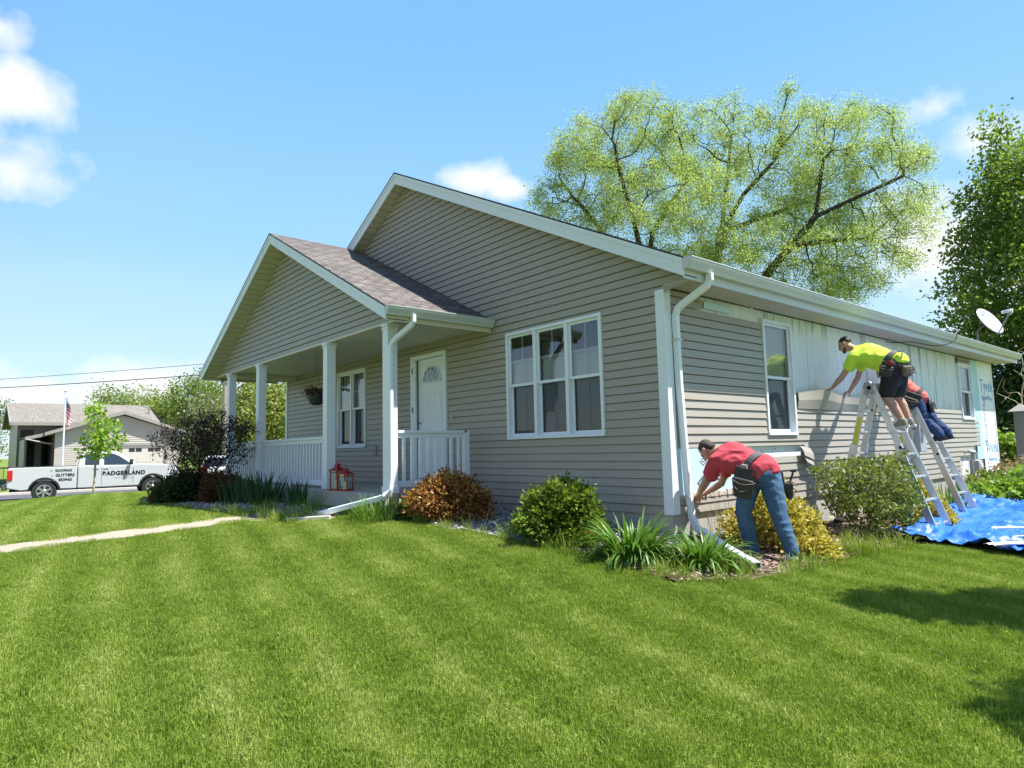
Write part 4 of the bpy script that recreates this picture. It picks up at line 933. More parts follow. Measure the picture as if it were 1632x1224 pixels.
def tree(name, label, base, blobs, trunk, natt, step, kill, tip, lmat, bark, leaf, per, sig, leafr, seed, group=None, droop=0.0, rmin=0, extra=0, aspect=.5, cat='tree', shell=.0, leafseed=0, frac=1.0, branch_only=False):
    t = thing(name, label, cat, base, group); att = in_blobs(blobs, natt, seed, shell)
    nd, par = grow(att, trunk, step, kill, seed=seed); r, kids = radii(nd, par, tip)
    limbs('trunk', nd, par, r, bark, t, rmin)
    if not branch_only:
        c = nd[(r < leafr)]
        if frac < 1: c = c[np.random.default_rng(seed).random(len(c)) < frac]
        if extra: c = np.concatenate([c, in_blobs(blobs, extra, seed+5, .3)])
        leaves('crown', c, per, sig, leaf, lmat, t, seed, droop, aspect)
    return t
def trunk_line(b, top, n, seed, wob=.1):
    g = np.random.default_rng(seed); b = np.array(b, float); top = np.array(top, float)
    return [tuple(b+(top-b)*k/(n-1)+(g.normal(0, wob, 3)*np.array([1, 1, 0]) if 0 < k < n-1 else 0)) for k in range(n)]

# camera-facing directions used to think about crowns: R_ points right, F_ away
R_ = np.array([math.cos(YAW), math.sin(YAW), 0]); F_ = np.array([-math.sin(YAW), math.cos(YAW), 0])
def rel(px, py, d, sr, sz, sf=None):
    """ellipsoid centred on the line of sight through a point of the view, at depth d"""
    fwd = np.array(_f); v = fwd+np.array(_r2)*((px-816)/1036.23)-np.array(_u2)*((py-612)/1036.23); c = np.array(CAM)+v*d
    return c, sr, sz, sf or sr
def blob(px, py, d, rx, rz, rf=None):
    c, a, z, f = rel(px, py, d, rx, rz, rf)
    return (c[0], c[1], c[2], max(a*abs(R_[0]), (f)*abs(F_[0])), max(a*abs(R_[1]), f*abs(F_[1])), z)

# ---- the big airy tree behind the house: three stems, wide crown
def big_tree():
    D = 30.0; k = D/1036.23
    def at(px, py, d=D): return tuple(np.array(CAM)+(np.array(_f)+np.array(_r2)*((px-816)/1036.23)-np.array(_u2)*((py-612)/1036.23))*d)
    base = at(1120, 640); gz = h1(base[0], base[1])
    t = thing('broadleaf_tree', 'huge wide spreading tree with pale new leaves rising behind the roof', 'tree', (base[0], base[1], gz))
    blobs = []
    for (px, py, r, z, dd) in ((925, 285, 75, 95, 0), (880, 300, 45, 50, 0), (1005, 225, 100, 80, 1), (1060, 340, 120, 90, -1), (1150, 230, 95, 85, 2), (1250, 235, 90, 80, 0), (1340, 230, 95, 85, 1), (1420, 280, 75, 90, -1), (1440, 350, 65, 70, 1), (1280, 350, 120, 80, 2), (1180, 420, 110, 60, 0), (1370, 420, 90, 55, -2), (905, 330, 60, 45, 1), (1310, 455, 90, 40, 0)):
        c = at(px, py, D+dd*.9); blobs.append((c[0], c[1], c[2], r*k*.95, r*k*.95, z*k))
    att = in_blobs(blobs, 2600, 3)
    trunk = []; par0 = []
    def chain(pts, parent):
        for p in pts:
            trunk.append(np.array(p, float)); par0.append(parent); parent = len(trunk)-1
        return parent
    def interp(a, b, n): a = np.array(a); b = np.array(b); return [a+(b-a)*(i+1)/n for i in range(n)]
    root = chain([np.array([base[0], base[1], gz-.2])], -1)
    fork = chain(interp(trunk[0], at(1120, 560), 5), root)
    s1 = chain(interp(trunk[fork], at(1030, 440), 6), fork); chain(interp(trunk[s1], at(1040, 370), 3)+interp(at(1040, 370), at(1095, 285), 4), s1); chain(interp(trunk[s1], at(1010, 350, D-1), 4)+interp(at(1010, 350, D-1), at(985, 265, D-1), 4), s1); chain(interp(trunk[s1], at(960, 370, D+1), 5)+interp(at(960, 370, D+1), at(920, 320, D+1), 3), s1)
    s2 = chain(interp(trunk[fork], at(1150, 370, D+1), 8), fork); chain(interp(trunk[s2], at(1185, 310, D+1), 4)+interp(at(1185, 310, D+1), at(1235, 255, D+1), 4), s2); chain(interp(trunk[s2], at(1160, 280, D+2), 4)+interp(at(1160, 280, D+2), at(1165, 215, D+2), 3), s2)
    s3 = chain(interp(trunk[fork], at(1262, 390, D-1), 9), fork); e = chain(interp(trunk[s3], at(1300, 345, D-1), 3), s3); chain(interp(trunk[e], at(1312, 255, D-1), 5), e); chain(interp(trunk[e], at(1375, 310, D-2), 4)+interp(at(1375, 310, D-2), at(1440, 280, D-2), 4), e)
    chain(interp(trunk[s3], at(1390, 378, D+1), 6), s3); chain(interp(trunk[s2], at(1290, 320, D+3), 7), s2)
    # grow on
    g = np.random.default_rng(9); nd = [np.array(p) for p in trunk]; par = list(par0); A = att; alive = np.ones(len(A), bool)
    d = np.linalg.norm(A[:,None]-np.array(nd)[None], axis=2); ni = d.argmin(1); ndist = d.min(1)
    for it in range(60):
        idx = np.where(alive)[0]
        if len(idx) == 0: break
        own = ni[idx]; v = A[idx]-np.array(nd)[own]; v /= np.linalg.norm(v, axis=1)[:,None]+1e-9; new = []
        for o in np.unique(own):
            w = v[own == o].mean(0); w = w/(np.linalg.norm(w)+1e-9)+g.normal(0, .28, 3)+np.array([0, 0, .08]); w /= np.linalg.norm(w); new.append((o, nd[o]+w*.36))
        b0 = len(nd)
        for o, p in new: nd.append(p); par.append(int(o))
        Q = np.array([p for _, p in new]); dd = np.linalg.norm(A[idx][:,None]-Q[None], axis=2); mi = dd.argmin(1); md = dd.min(1); bt = md < ndist[idx]; ndist[idx[bt]] = md[bt]; ni[idx[bt]] = b0+mi[bt]
        alive &= ndist > .34
    nd = np.array(nd); r, kids = radii(nd, par, .0105, 2.0)
    limbs('trunk', nd, par, r, mat('willow_bark', (.045, .037, .032), .95, .35, 9, bump=.8, bscale=30, stretch=(1, 1, .3)), t)
    c = nd[r < .02];     gq = np.random.default_rng(2); dn_ = np.array([mnoise.noise(Vector(q)*.55) for q in c]); c = c[(gq.random(len(c)) < .55+.70*dn_)]; leaves('crown', c, 165, (.25, .25, .20), .088, L_WILLOW, t, 4, .08, .5)
    return t
big_tree()

# ---- the dark maple at the right edge, behind the far corner
def maple():
    c0, *_ = rel(1640, 560, 25, 1, 1); gz = h1(c0[0], c0[1])
    bl = [blob(1625, 330, 25, 2.7, 2.4), blob(1620, 440, 25, 3.3, 2.2), blob(1610, 250, 25.5, 1.6, 1.6), blob(1690, 300, 26, 3, 3), blob(1560, 500, 24.5, 2.0, 1.3), blob(1640, 520, 24.5, 3.4, 1.5), blob(1530, 455, 25, 1.1, 1.0), blob(1580, 350, 25, 1.6, 1.3), blob(1600, 210, 25.5, .9, .9)]
    return tree('maple_tree', 'tall dense green tree at the right edge beyond the far corner', (c0[0], c0[1], gz), bl, trunk_line((c0[0], c0[1], gz-.2), (c0[0], c0[1], gz+5), 9, 2, .05), 900, .45, .55, .012, L_MAPLE, M_BARK, .15, 70, (.33, .33, .18), .05, 6, aspect=.75, extra=120)
maple()
# ---- trees beyond the street and behind the porch
def bg_tree(label, px, top, w, d, lm, seed, dens=1.0, basepx=None, name='broadleaf_tree', twig=.02):
    c, *_ = rel(px, 690, d, 1, 1); gz = h1(c[0], c[1]); ct, *_ = rel(px, top, d, 1, 1); h = ct[2]-gz; rw = w/2*d/1036.23
    g = random.Random(seed); bl = []
    for k in range(6):
        f = g.uniform(.3, .85); a = g.uniform(0, 6.28); off = rw*.45*(1-abs(f-.5)); bl.append((c[0]+math.cos(a)*off, c[1]+math.sin(a)*off, gz+h*f, rw*g.uniform(.45, .7), rw*g.uniform(.45, .7), h*g.uniform(.16, .26)))
    bl.append((c[0], c[1], gz+h*.8, rw*.4, rw*.4, h*.2)); bl.append((c[0], c[1], gz+h*.3, rw*.75, rw*.75, h*.25))
    return tree(name, label, (c[0], c[1], gz), bl, trunk_line((c[0], c[1], gz-.2), (c[0], c[1], gz+h*.45), 6, seed, .08), int(330*dens), .5, .6, .014, lm, M_BARKG, .22, 22, (.36, .36, .34), .07, seed, group='trees beyond the street', aspect=.6, extra=int(150*dens))
bg_tree('round green treetop showing above the neighbour roof behind the young tree', 165, 618, 110, 62, L_BG1, 31)
bg_tree('broad yellow green treetop above the right end of the neighbour roof', 225, 622, 110, 66, L_BG2, 32)
bg_tree('greyish hazy treetop right of the neighbour garage gable', 275, 640, 80, 60, L_BG3, 33)
bg_tree('tall mixed green and rusty tree just left of the first porch column', 325, 592, 120, 52, L_BG1, 34, 1.5)
bg_tree('pale olive tree low behind the purple bush', 345, 640, 110, 46, L_BG3, 35)
bg_tree('yellow green tree seen between the two left porch columns', 395, 596, 90, 44, L_BG2, 36, 1.4)
bg_tree('bright yellow tree seen between the porch columns beside the house wall', 440, 590, 80, 40, L_BG2, 37, 1.4)
bg_tree('dark green tree filling the gap behind the porch rail', 415, 640, 130, 56, L_BG1, 38)
bg_tree('small dark conical tree right of the neighbour garage roof', 254, 660, 26, 48, L_DARKG, 39, .6, name='conifer_tree')
bg_tree('rusty brown budding tree behind the conical tree', 262, 625, 80, 58, L_BG1, 41, 1.2)
bg_tree('low green treetop between the round treetops over the neighbour roof', 200, 632, 70, 60, L_BG1, 42, 1.0)
bg_tree('thin pale tree at the left edge beyond the neighbour house', -8, 640, 50, 70, L_BG3, 40, .5)

# dense growth and a bare tree beyond the far corner at the right edge
def bush_mass(name, label, cat, bl, lm, per, n, leaf, seed, sig=(.2, .2, .18), stem=M_BARK, aspect=.6, group=None, base=None):
    c = np.mean([b[:3] for b in bl], 0); gz = h1(c[0], c[1]); t = thing(name, label, cat, (c[0], c[1], gz), group)
    pts = in_blobs(bl, n, seed, .35); leaves('foliage', pts, per, sig, leaf, lm, t, seed, .02, aspect)
    b = MB(); g = random.Random(seed)
    for k in range(14):
        p = pts[g.randrange(len(pts))]; b.tube([(c[0]+g.uniform(-.3, .3), c[1]+g.uniform(-.3, .3), gz-.1), ((c[0]+p[0])/2+g.uniform(-.2, .2), (c[1]+p[1])/2, (gz+p[2])/2), tuple(p)], [.04, .025, .008], 5)
    b.build('stem', stem, t); return t
bush_mass('hedge', 'dark hedge mass beyond the far corner of the house', 'hedge', [blob(1600, 610, 24, 1.9, 1.2), blob(1650, 640, 24, 2.2, 1.6), blob(1610, 690, 23, 1.3, .9)], L_DARKG, 30, 420, .16, 61, (.25, .25, .22))
bush_mass('shrub', 'light green shrub low beside the far house corner', 'shrub', [blob(1607, 715, 17.5, .32, .40)], L_HOSTA, 22, 90, .10, 62, (.08, .08, .08))
bush_mass('shrub', 'dry brown twiggy shrub under the birdhouse post', 'shrub', [blob(1622, 760, 14.5, .75, .35), blob(1600, 765, 14.3, .4, .25)], L_DRY, 16, 160, .07, 63, (.12, .12, .1))
c0, *_ = rel(1628, 700, 19, 1, 1)
tree('bare_tree', 'bare pale branched tree right of the wrapped house corner', (c0[0], c0[1], h1(c0[0], c0[1])), [blob(1612, 620, 19, .75, .9), blob(1645, 600, 19, .9, 1.2)], trunk_line((c0[0], c0[1], h1(c0[0], c0[1])), (c0[0], c0[1], 1.0), 6, 4, .05), 90, .25, .3, .008, None, M_BARKP, 0, 0, 0, 0, 71, branch_only=True)

# ---- young street tree on the lawn
def young():
    x, y = -20.35, -2.72; gz = h1(x, y)
    bl = [(x, y, gz+1.55, .62, .62, .45), (x+.05, y+.1, gz+2.1, .62, .66, .5), (x, y, gz+2.7, .42, .42, .45), (x, y, gz+3.1, .2, .2, .25), (x-.1, y+.5, gz+1.75, .3, .4, .3)]
    return tree('young_tree', 'slim young street tree with bright leaves on the lawn before the pickup', (x, y, gz), bl, trunk_line((x, y, gz-.1), (x, y, gz+2.6), 9, 3, .012), 190, .16, .22, .0075, L_YOUNG, M_BARKP, .13, 13, (.09, .09, .09), .017, 8, aspect=.75, frac=.8)
young()
# ---- a tree outside the view on the right, whose crown shades the lawn
def shade_tree():
    x, y = 6.6, 2.0; gz = h1(x, y); bl = [(5.0, 1.62, 5.3, .42, .45, .2), (4.7, 1.38, 5.3, .28, .28, .15), (5.35, 1.95, 5.3, .5, .5, .22), (5.75, 2.35, 5.4, .55, .55, .3), (6.05, -.22, 5.3, .2, .18, .15), (6.5, 2.2, 5.7, .8, .8, .6)]
    return tree('broadleaf_tree', 'broad leafy tree standing to the right whose crown shades the lawn', (x, y, gz), bl, trunk_line((x, y, gz-.1), (x, y, gz+3.6), 9, 3, .03), 420, .22, .25, .010, L_MAPLE, M_BARK, .13, 60, (.10, .10, .08), .05, 12, aspect=.7, extra=260)
shade_tree()

# ---- shrubs of the beds
def shrub(name, label, x, y, rx, ry, rz, lm, n, per, leaf, seed, sig=.045, stems=14, stem_m=None, up=.35, aspect=.55, group=None, cat='shrub', dome=1.0, twigs=0, hi=None):
    gz = h1(x, y); t = thing(name, label, cat, (x, y, gz), group); g = np.random.default_rng(seed)
    d = g.normal(0, 1, (n, 3)); d /= np.linalg.norm(d, axis=1)[:,None]; d[:,2] = np.abs(d[:,2])*1.15-.22
    lump = 1+.16*np.sin(d[:,0]*5+seed)*np.cos(d[:,1]*4.3+seed*2)+.12*np.sin(d[:,2]*6+d[:,0]*3+seed)+g.normal(0, .06, n)
    r = g.uniform(.38, 1, n)**.45*lump
    c = np.stack([x+d[:,0]*rx*r, y+d[:,1]*ry*r, gz+rz*.30+d[:,2]*rz*.72*r], 1); c[:,2] = np.maximum(c[:,2], gz+.03)
    # stray shoots reach past the outline
    sh = []; rn = random.Random(seed)
    if cat == 'shrub':
        for k in range(max(6, n//14)):
            q = c[rn.randrange(n)]; dv = Vector((q[0]-x, q[1]-y, (q[2]-gz)*1.1+.12)); 
            if dv.length < .2*rx+.1: continue
            dv = (dv.normalized()+Vector((rn.uniform(-.35, .35), rn.uniform(-.35, .35), rn.uniform(0, .5)))).normalized(); ln = rn.uniform(.04, .15)*min(1, rz/.6)
            for s_ in range(5): w_ = Vector(q)+dv*ln*s_/4; sh.append((w_.x, w_.y, w_.z))
    if sh: c = np.concatenate([c, np.array(sh)])
    leaves('foliage', c, per, (sig, sig, sig), leaf, lm, t, seed, .0, aspect, outward=(x, y, gz+rz*.2))
    b = MB(); rn = random.Random(seed)
    for k in range(stems):
        p = c[rn.randrange(n)]; m_ = ((x+p[0])/2, (y+p[1])/2, gz+(p[2]-gz)*.6); b.tube([(x+rn.uniform(-.08, .08), y+rn.uniform(-.08, .08), gz-.02), m_, tuple(p)], [.010, .007, .003], 4)
    b.build('stem', stem_m or M_BARK, t)
    return t
shrub('spirea_shrub', 'copper and orange leaved rounded shrub beside the porch railing', -2.80, -1.10, .46, .46, .58, L_COPPER, 520, 26, .055, 101, .05)
shrub('spirea_shrub', 'green and gold rounded shrub below the triple window', -.78, -1.0, .46, .42, .56, L_SPIREA, 520, 26, .060, 102, .05)
shrub('spirea_shrub', 'golden yellow shrub behind the red shirted worker legs', .70, .88, .44, .52, .56, L_GOLD, 420, 22, .050, 103, .05)
shrub('spirea_shrub', 'low spread of golden yellow leaves right of the worker shoe', 1.12, .80, .22, .22, .24, L_GOLD, 120, 20, .045, 104, .045)
shrub('spirea_shrub', 'small golden yellow shrub seen between the ladder rungs', .80, 5.2, .26, .34, .62, L_GOLD, 170, 22, .05, 105, .045)
shrub('spirea_shrub', 'tiny yellow shrub behind the black drain pipe', 1.22, 4.45, .22, .22, .38, L_GOLD, 90, 20, .05, 106, .04)
# burning bush: twiggy, horizontal sprays
def burning_bush():
    x, y = .92, 3.0; gz = h1(x, y); t = thing('burning_bush', 'large twiggy green shrub with layered sprays left of the ladder', 'shrub', (x, y, gz))
    bl = [(x, y, gz+.60, .62, .66, .42), (x-.18, y-.45, gz+.82, .34, .34, .18), (x+.1, y+.5, gz+.85, .34, .36, .22), (x+.2, y-.2, gz+.35, .5, .55, .28), (x, y, gz+.95, .34, .38, .14)]
    att = in_blobs(bl, 850, 5, .25); tr = [(x, y, gz-.05), (x, y, gz+.08), (x, y, gz+.16)]
    nd, par = grow(att, tr, .075, .085, seed=3, up=.03); r, k = radii(nd, par, .0022, 2.3); limbs('stem', nd, par, r, M_BARKG, t)
    c = nd[r < .006]; leaves('foliage', c, 13, (.045, .045, .022), .055, L_EUON, t, 7, .0, .5)
burning_bush()
# purple smoke bush by the porch corner
def smoke_bush():
    x, y = -9.15, -2.45; gz = h1(x, y); t = thing('smoke_bush', 'tall dark purple twiggy bush in front of the porch rail', 'shrub', (x, y, gz))
    bl = [(x, y, gz+.55, .55, .65, .3), (x, y, gz+1.0, .75, .85, .5), (x, y+.1, gz+1.38, .85, .95, .34), (x+.1, y+.75, gz+.95, .3, .3, .3), (x-.3, y-.6, gz+1.1, .35, .4, .35)]
    att = in_blobs(bl, 800, 8, .1); tr = [(x, y, gz-.05), (x, y, gz+.12), (x, y, gz+.25)]
    nd, par = grow(att, tr, .10, .11, seed=4, up=.45, jitter=.15); r, k = radii(nd, par, .0035, 2.3); limbs('stem', nd, par, r, mat('dark_purple_twig', (.05, .035, .035), .8), t)
    c = nd[(r < .008)]; leaves('foliage', c, 16, (.04, .04, .055), .055, L_PURPLE, t, 9, .0, .36)
smoke_bush()
shrub('barberry_shrub', 'dark green and rusty low shrub under the purple bush', -9.40, -2.75, .48, .46, .52, L_DARKG, 420, 22, .06, 111, .05)
shrub('barberry_shrub', 'rust red low shrub between the purple bush and the irises', -8.35, -2.30, .50, .4, .50, L_RUSTY, 300, 20, .055, 112, .05)
shrub('barberry_shrub', 'dark reddish low shrub at the left foot of the purple bush', -9.75, -3.0, .22, .22, .34, L_RUSTY, 220, 20, .055, 113, .05)
shrub('coral_plant', 'small coral pink leaved plant near the downspout outlet', -3.46, -1.60, .10, .10, .18, L_CORAL, 50, 14, .045, 114, .02, 4, cat='plant')
shrub('coral_plant', 'small coral pink leaved plant left of the daylily clump', -.42, -1.02, .10, .10, .17, L_CORAL, 50, 14, .045, 115, .02, 4, cat='plant')
shrub('leafy_plant', 'low mixed green and bronze plant in front of the copper shrub', -3.22, -1.42, .24, .18, .26, leaf_mat('bronze_green', [(.06, .10, .02), (.16, .20, .04), (.36, .28, .10)], .3), 90, 12, .085, 116, .04, 6, cat='plant')
shrub('leafy_plant', 'low yellow green plant at the foot of the green spirea', -.42, -1.12, .22, .14, .14, L_SPIREA, 70, 14, .05, 117, .03, 4, cat='plant')

def blades(name, label, x, y, n, length, width, spread, lm, seed, rad=.15, arch=1.0, cat='plant', flower=None, nseg=6):
    """strap-leaved clump: each leaf a folded, arching blade"""
    gz = h1(x, y); t = thing(name, label, cat, (x, y, gz)); g = random.Random(seed); b = MB()
    for k in range(n):
        a = g.uniform(0, 6.283); r0 = rad*math.sqrt(g.random()); L0 = length*g.uniform(.55, 1.1); lean = spread*g.uniform(.25, 1.0); p = Vector((x+r0*math.cos(a), y+r0*math.sin(a), gz-.01)); az = a+g.uniform(-.5, .5)
        el = math.pi/2-lean*.35; pts = [p.copy()]
        for s in range(nseg):
            pts.append(pts[-1]+Vector((math.cos(az)*math.cos(el), math.sin(az)*math.cos(el), math.sin(el)))*L0/nseg); el -= lean*arch*(.45+.5*s/nseg)*1.1/nseg*2
        side = Vector((-math.sin(az), math.cos(az), 0)); w = width*g.uniform(.7, 1.2); vs = []; fs = []
        for s, q in enumerate(pts):
            f = s/nseg; ww = w*(1-.25*(1-f))*(1-max(0, f-.45)/.56)**.8/2+.0004; vs += [q-side*ww, q+Vector((0, 0, -.25*ww)), q+side*ww]
        for s in range(nseg): o = s*3; fs += [(o, o+1, o+4, o+3), (o+1, o+2, o+5, o+4)]
        b.add(vs, fs)
    b.build('leaves', lm, t, recalc=False)
    return t
blades('daylily', 'large arching daylily clump left of the corner post', .33, -1.12, 330, .58, .036, 2.5, L_LILY, 201, .20)
blades('daylily', 'arching daylily clump at the foot of the corner downspout', .88, -.78, 260, .46, .032, 2.4, L_LILY, 202, .17)
blades('iris', 'tall upright iris clump in front of the porch rail', -6.75, -2.15, 120, .62, .032, .65, L_IRIS, 203, .33)
blades('iris', 'second upright iris clump left of the tallest iris', -7.45, -2.30, 110, .56, .032, .7, L_IRIS, 204, .36)
blades('iris', 'short iris clump at the foot of the column by the lanterns', -5.75, -2.0, 60, .46, .03, .55, L_IRIS, 205, .16)
blades('iris', 'dark green iris blades beside the porch downspout', -3.28, -1.72, 60, .42, .03, .8, L_IRIS, 206, .12)
blades('iris', 'green blades behind the ladder by the utility box', .8, 6.6, 90, .60, .03, .7, L_LILY, 207, .3)
blades('ornamental_grass', 'bright arching grass clump right of the porch downspout outlet', -3.42, -1.92, 90, .42, .012, 1.3, L_LILY, 211, .2)
blades('ornamental_grass', 'bright thin grass clump in the stones before the porch step', -4.75, -2.2, 60, .40, .011, 1.1, L_LILY, 212, .16)
blades('ornamental_grass', 'low grass clump in the stones left of the walk end', -5.6, -2.5, 50, .32, .010, 1.2, L_LILY, 213, .2)
blades('tall_weed', 'thin tall grass stalks against the foundation behind the worker', .35, .62, 34, .62, .008, .35, L_DRY, 208, .28)
shrub('hosta', 'bright green hosta clump beyond the second ladder', 1.35, 8.1, .55, .6, .45, L_HOSTA, 200, 11, .12, 121, .07, 3, aspect=.62, cat='plant')
shrub('hosta', 'pale green hosta clump by the right edge above the tarp', 1.75, 9.0, .6, .6, .42, L_HOSTA, 200, 11, .12, 122, .07, 3, aspect=.62, cat='plant')
shrub('leafy_plant', 'muted green plant patch below the gas meter', .75, 9.2, .45, .7, .5, L_EUON, 160, 12, .09, 123, .06, 5, cat='plant')
shrub('leafy_plant', 'leafy plants at the foot of the wrapped corner', 1.1, 11.2, .6, .9, .5, L_HOSTA, 160, 10, .13, 124, .07, 5, cat='plant')
def stones_wood():
    b = MB(); x, y = -2.50, -1.20; gz = h1(x, y); b.tube([(x, y, gz-.1), (x+.01, y, gz+.2), (x+.015, y+.01, gz+.46)], [.014, .013, .010], 6)
    tag(b.build('garden_stake', mat('weathered_stick', (.42, .33, .22), .9, .3, 30)), 'thin weathered wooden stake in the bed before the copper shrub', 'stake')
    r = random.Random(3)
    for i, (x, y, s) in enumerate(((-1.75, -1.3, .05), (.1, -1.5, .045), (1.0, -1.5, .05))):
        pass
stones_wood()
# ================================================================== OBJECTS
def curve_pts(pts, n):
    """smooth polyline through points (Catmull-Rom)"""
    P = [Vector(p) for p in pts]; P = [P[0]*2-P[1]]+P+[P[-1]*2-P[-2]]; out = []
    for i in range(1, len(P)-2):
        for k in range(n):
            t = k/n; a, b, c, d = P[i-1], P[i], P[i+1], P[i+2]
            out.append(.5*((2*b)+(c-a)*t+(2*a-5*b+4*c-d)*t*t+(3*b-a-3*c+d)*t**3))
    out.append(P[-2]); return out

# ---- downspout extensions on the ground
b = MB(); b.rpipe([(.24, .18, -.165), (.40, .09, -.20), (.75, -.17, -.265), (1.30, -.56, -.325)], .082, .062, (0, 0, 1))
o = b.build('downspout_extension', M_WHITE2, None, bevel=.002); tag(o, 'white square downspout extension lying in the grass at the house corner', 'drain pipe', 'downspout extensions')
mb = MB(); d_ = Vector((.55, -.39, -.06)).normalized(); e_ = Vector((1.30, -.56, -.325)); mb.bar(e_+d_*.0012, e_+d_*.002, .062, .044); oo = mb.build('opening', M_BLACK, o)
b = MB(); b.rpipe([(-3.57, -1.66, .165), (-3.62, -1.70, .145), (-4.30, -2.27, -.06)], .105, .08, (0, 0, 1))
o = b.build('downspout_extension', M_WHITE2, None, bevel=.002); tag(o, 'white downspout extension sloping from the porch column to the stones', 'drain pipe', 'downspout extensions')
# splash block under it
b = MB(); gz = h1(-4.3, -2.45); b.prism([(-.17, 0), (.17, 0), (.17, .085), (.12, .085), (.10, .04), (-.10, .04), (-.12, .085), (-.17, .085)], lambda u, v, t: (-4.05-.46*t+u*.66*(1+.25*t), -2.16-.40*t-u*.75*(1+.25*t), h1(-4.3, -2.3)-.02+v*(.8-.3*t)), 0, 1)
tag(b.build('splash_block', mat('pale_splash_block', (.66, .60, .50), .85, .1, 20, bump=.4), None, bevel=.008), 'pale concrete splash block below the porch downspout', 'splash block')

# ---- lanterns
def lantern(x, y, z, h, w, label, rot):
    t = thing('lantern', label, 'lantern', (x, y, z), 'red lanterns on the porch edge'); c, s = math.cos(rot), math.sin(rot)
    def T(px, py, pz): return (x+px*c-py*s, y+px*s+py*c, z+pz)
    def bx(b, x0, x1, y0, y1, z0, z1): b.add([T(a, e, f) for f in (z0, z1) for e in (y0, y1) for a in (x0, x1)], [(0,2,3,1),(4,5,7,6),(0,1,5,4),(2,6,7,3),(0,4,6,2),(1,3,7,5)])
    b = MB(); k = w/2; hb = h*.68
    bx(b, -k-.012, k+.012, -k-.012, k+.012, 0, .014); bx(b, -k, k, -k, k, .014, .028)
    for sx in (-1, 1):
        for sy in (-1, 1): bx(b, sx*k-.008*(1+sx), sx*k+.008*(1-sx), sy*k-.008*(1+sy), sy*k+.008*(1-sy), .028, hb)
    for sx in (-1, 1): bx(b, -k+.016, k-.016, sx*(k-.008)-.004, sx*(k-.008)+.004, hb-.03, hb-.02); bx(b, sx*(k-.008)-.004, sx*(k-.008)+.004, -k+.016, k-.016, hb-.03, hb-.02)
    b.build('frame', M_RED, t, bevel=.002)
    b = MB(); kk = k+.015; q = k*.42
    def fr(k0, z0, k1, z1): b.add([T(a*k0, e*k0, z0) for a, e in ((-1,-1),(1,-1),(1,1),(-1,1))]+[T(a*k1, e*k1, z1) for a, e in ((-1,-1),(1,-1),(1,1),(-1,1))], [(0,3,2,1),(4,5,6,7),(0,1,5,4),(1,2,6,5),(2,3,7,6),(3,0,4,7)])
    fr(kk, hb, kk, hb+.012); fr(kk, hb+.0125, q, hb+h*.13); fr(q*.8, hb+h*.131, q*.8, hb+h*.19); fr(q*1.35, hb+h*.191, .01, hb+h*.27)
    b.build('roof', M_RED, t, bevel=.001)
    b = MB(); b.tube([T(.035*math.cos(a), 0, hb+h*.29+.035*math.sin(a)) for a in np.linspace(0, 6.28, 15)], .004, 6); b.build('ring', M_RED, t)
    b = MB()
    for sx in (-1, 1): b.quad(*[T(q_, sx*(k-.01), z_) for q_, z_ in (((-k+.017), .03), ((k-.017), .03), ((k-.017), hb-.031), ((-k+.017), hb-.031))][::-sx]); b.quad(*[T(sx*(k-.01), q_, z_) for q_, z_ in (((-k+.017), .03), ((k-.017), .03), ((k-.017), hb-.031), ((-k+.017), hb-.031))][::sx])
    b.build('pane', glass_mat('lantern_glass', 1.4), t, recalc=False)
    b = MB(); b.lathe(T(0, 0, .028), [(k*.55, 0), (k*.55, hb*.45), (k*.5, hb*.46), (.004, hb*.45)], 14); b.tube([T(0, 0, .028+hb*.45), T(0.003, 0, .028+hb*.45+.02)], .002, 4); b.build('candle', mat('ivory_candle', (.75, .70, .58), .5), t)
lantern(-5.22, -1.56, .195, .45, .17, 'taller red metal lantern with white candle beside the porch column', .3)
lantern(-4.97, -1.54, .195, .37, .165, 'shorter red metal lantern with white candle right of the taller one', .5)

# ---- hanging basket under the porch ceiling
def basket():
    x, y = -6.85, -1.2; t = thing('hanging_basket', 'dark hanging flower basket under the porch ceiling', 'hanging basket', (x, y, 1.68))
    b = MB(); b.lathe((x, y, 1.66), [(.06, 0), (.12, .03), (.15, .12), (.16, .155), (.168, .155), (.168, .175), (.15, .175), (.14, .15), (.004, .15)], 18); b.build('pot', M_BLACK, t, smooth=False)
    g = np.random.default_rng(5); c = np.stack([x+g.normal(0, .10, 70), y+g.normal(0, .10, 70), 1.83+np.abs(g.normal(0, .05, 70))], 1); leaves('foliage', c, 8, (.03, .03, .03), .06, leaf_mat('basket_leaves', [(.05, .02, .02), (.10, .05, .03), (.08, .10, .03)], .2), t, 5)
    b = MB()
    for k in range(3): a = k*2.09; b.tube([(x+.16*math.cos(a), y+.16*math.sin(a), 1.83), (x, y, 2.32)], .002, 4)
    b.tube([(x, y, 2.32), (x, y, 2.62)], .004, 5); b.build('chain', M_BLACK, t)
basket()
b = MB(); b.lathe((-6.6, -1.1, 2.62), [(.045, 0), (.05, -.02), (.02, -.03), (.018, -.11), (.05, -.13), (.05, -.18), (.01, -.19)], 12); tag(b.build('porch_lamp', M_BLACK, None), 'small dark ceiling lamp fitting under the porch', 'lamp')

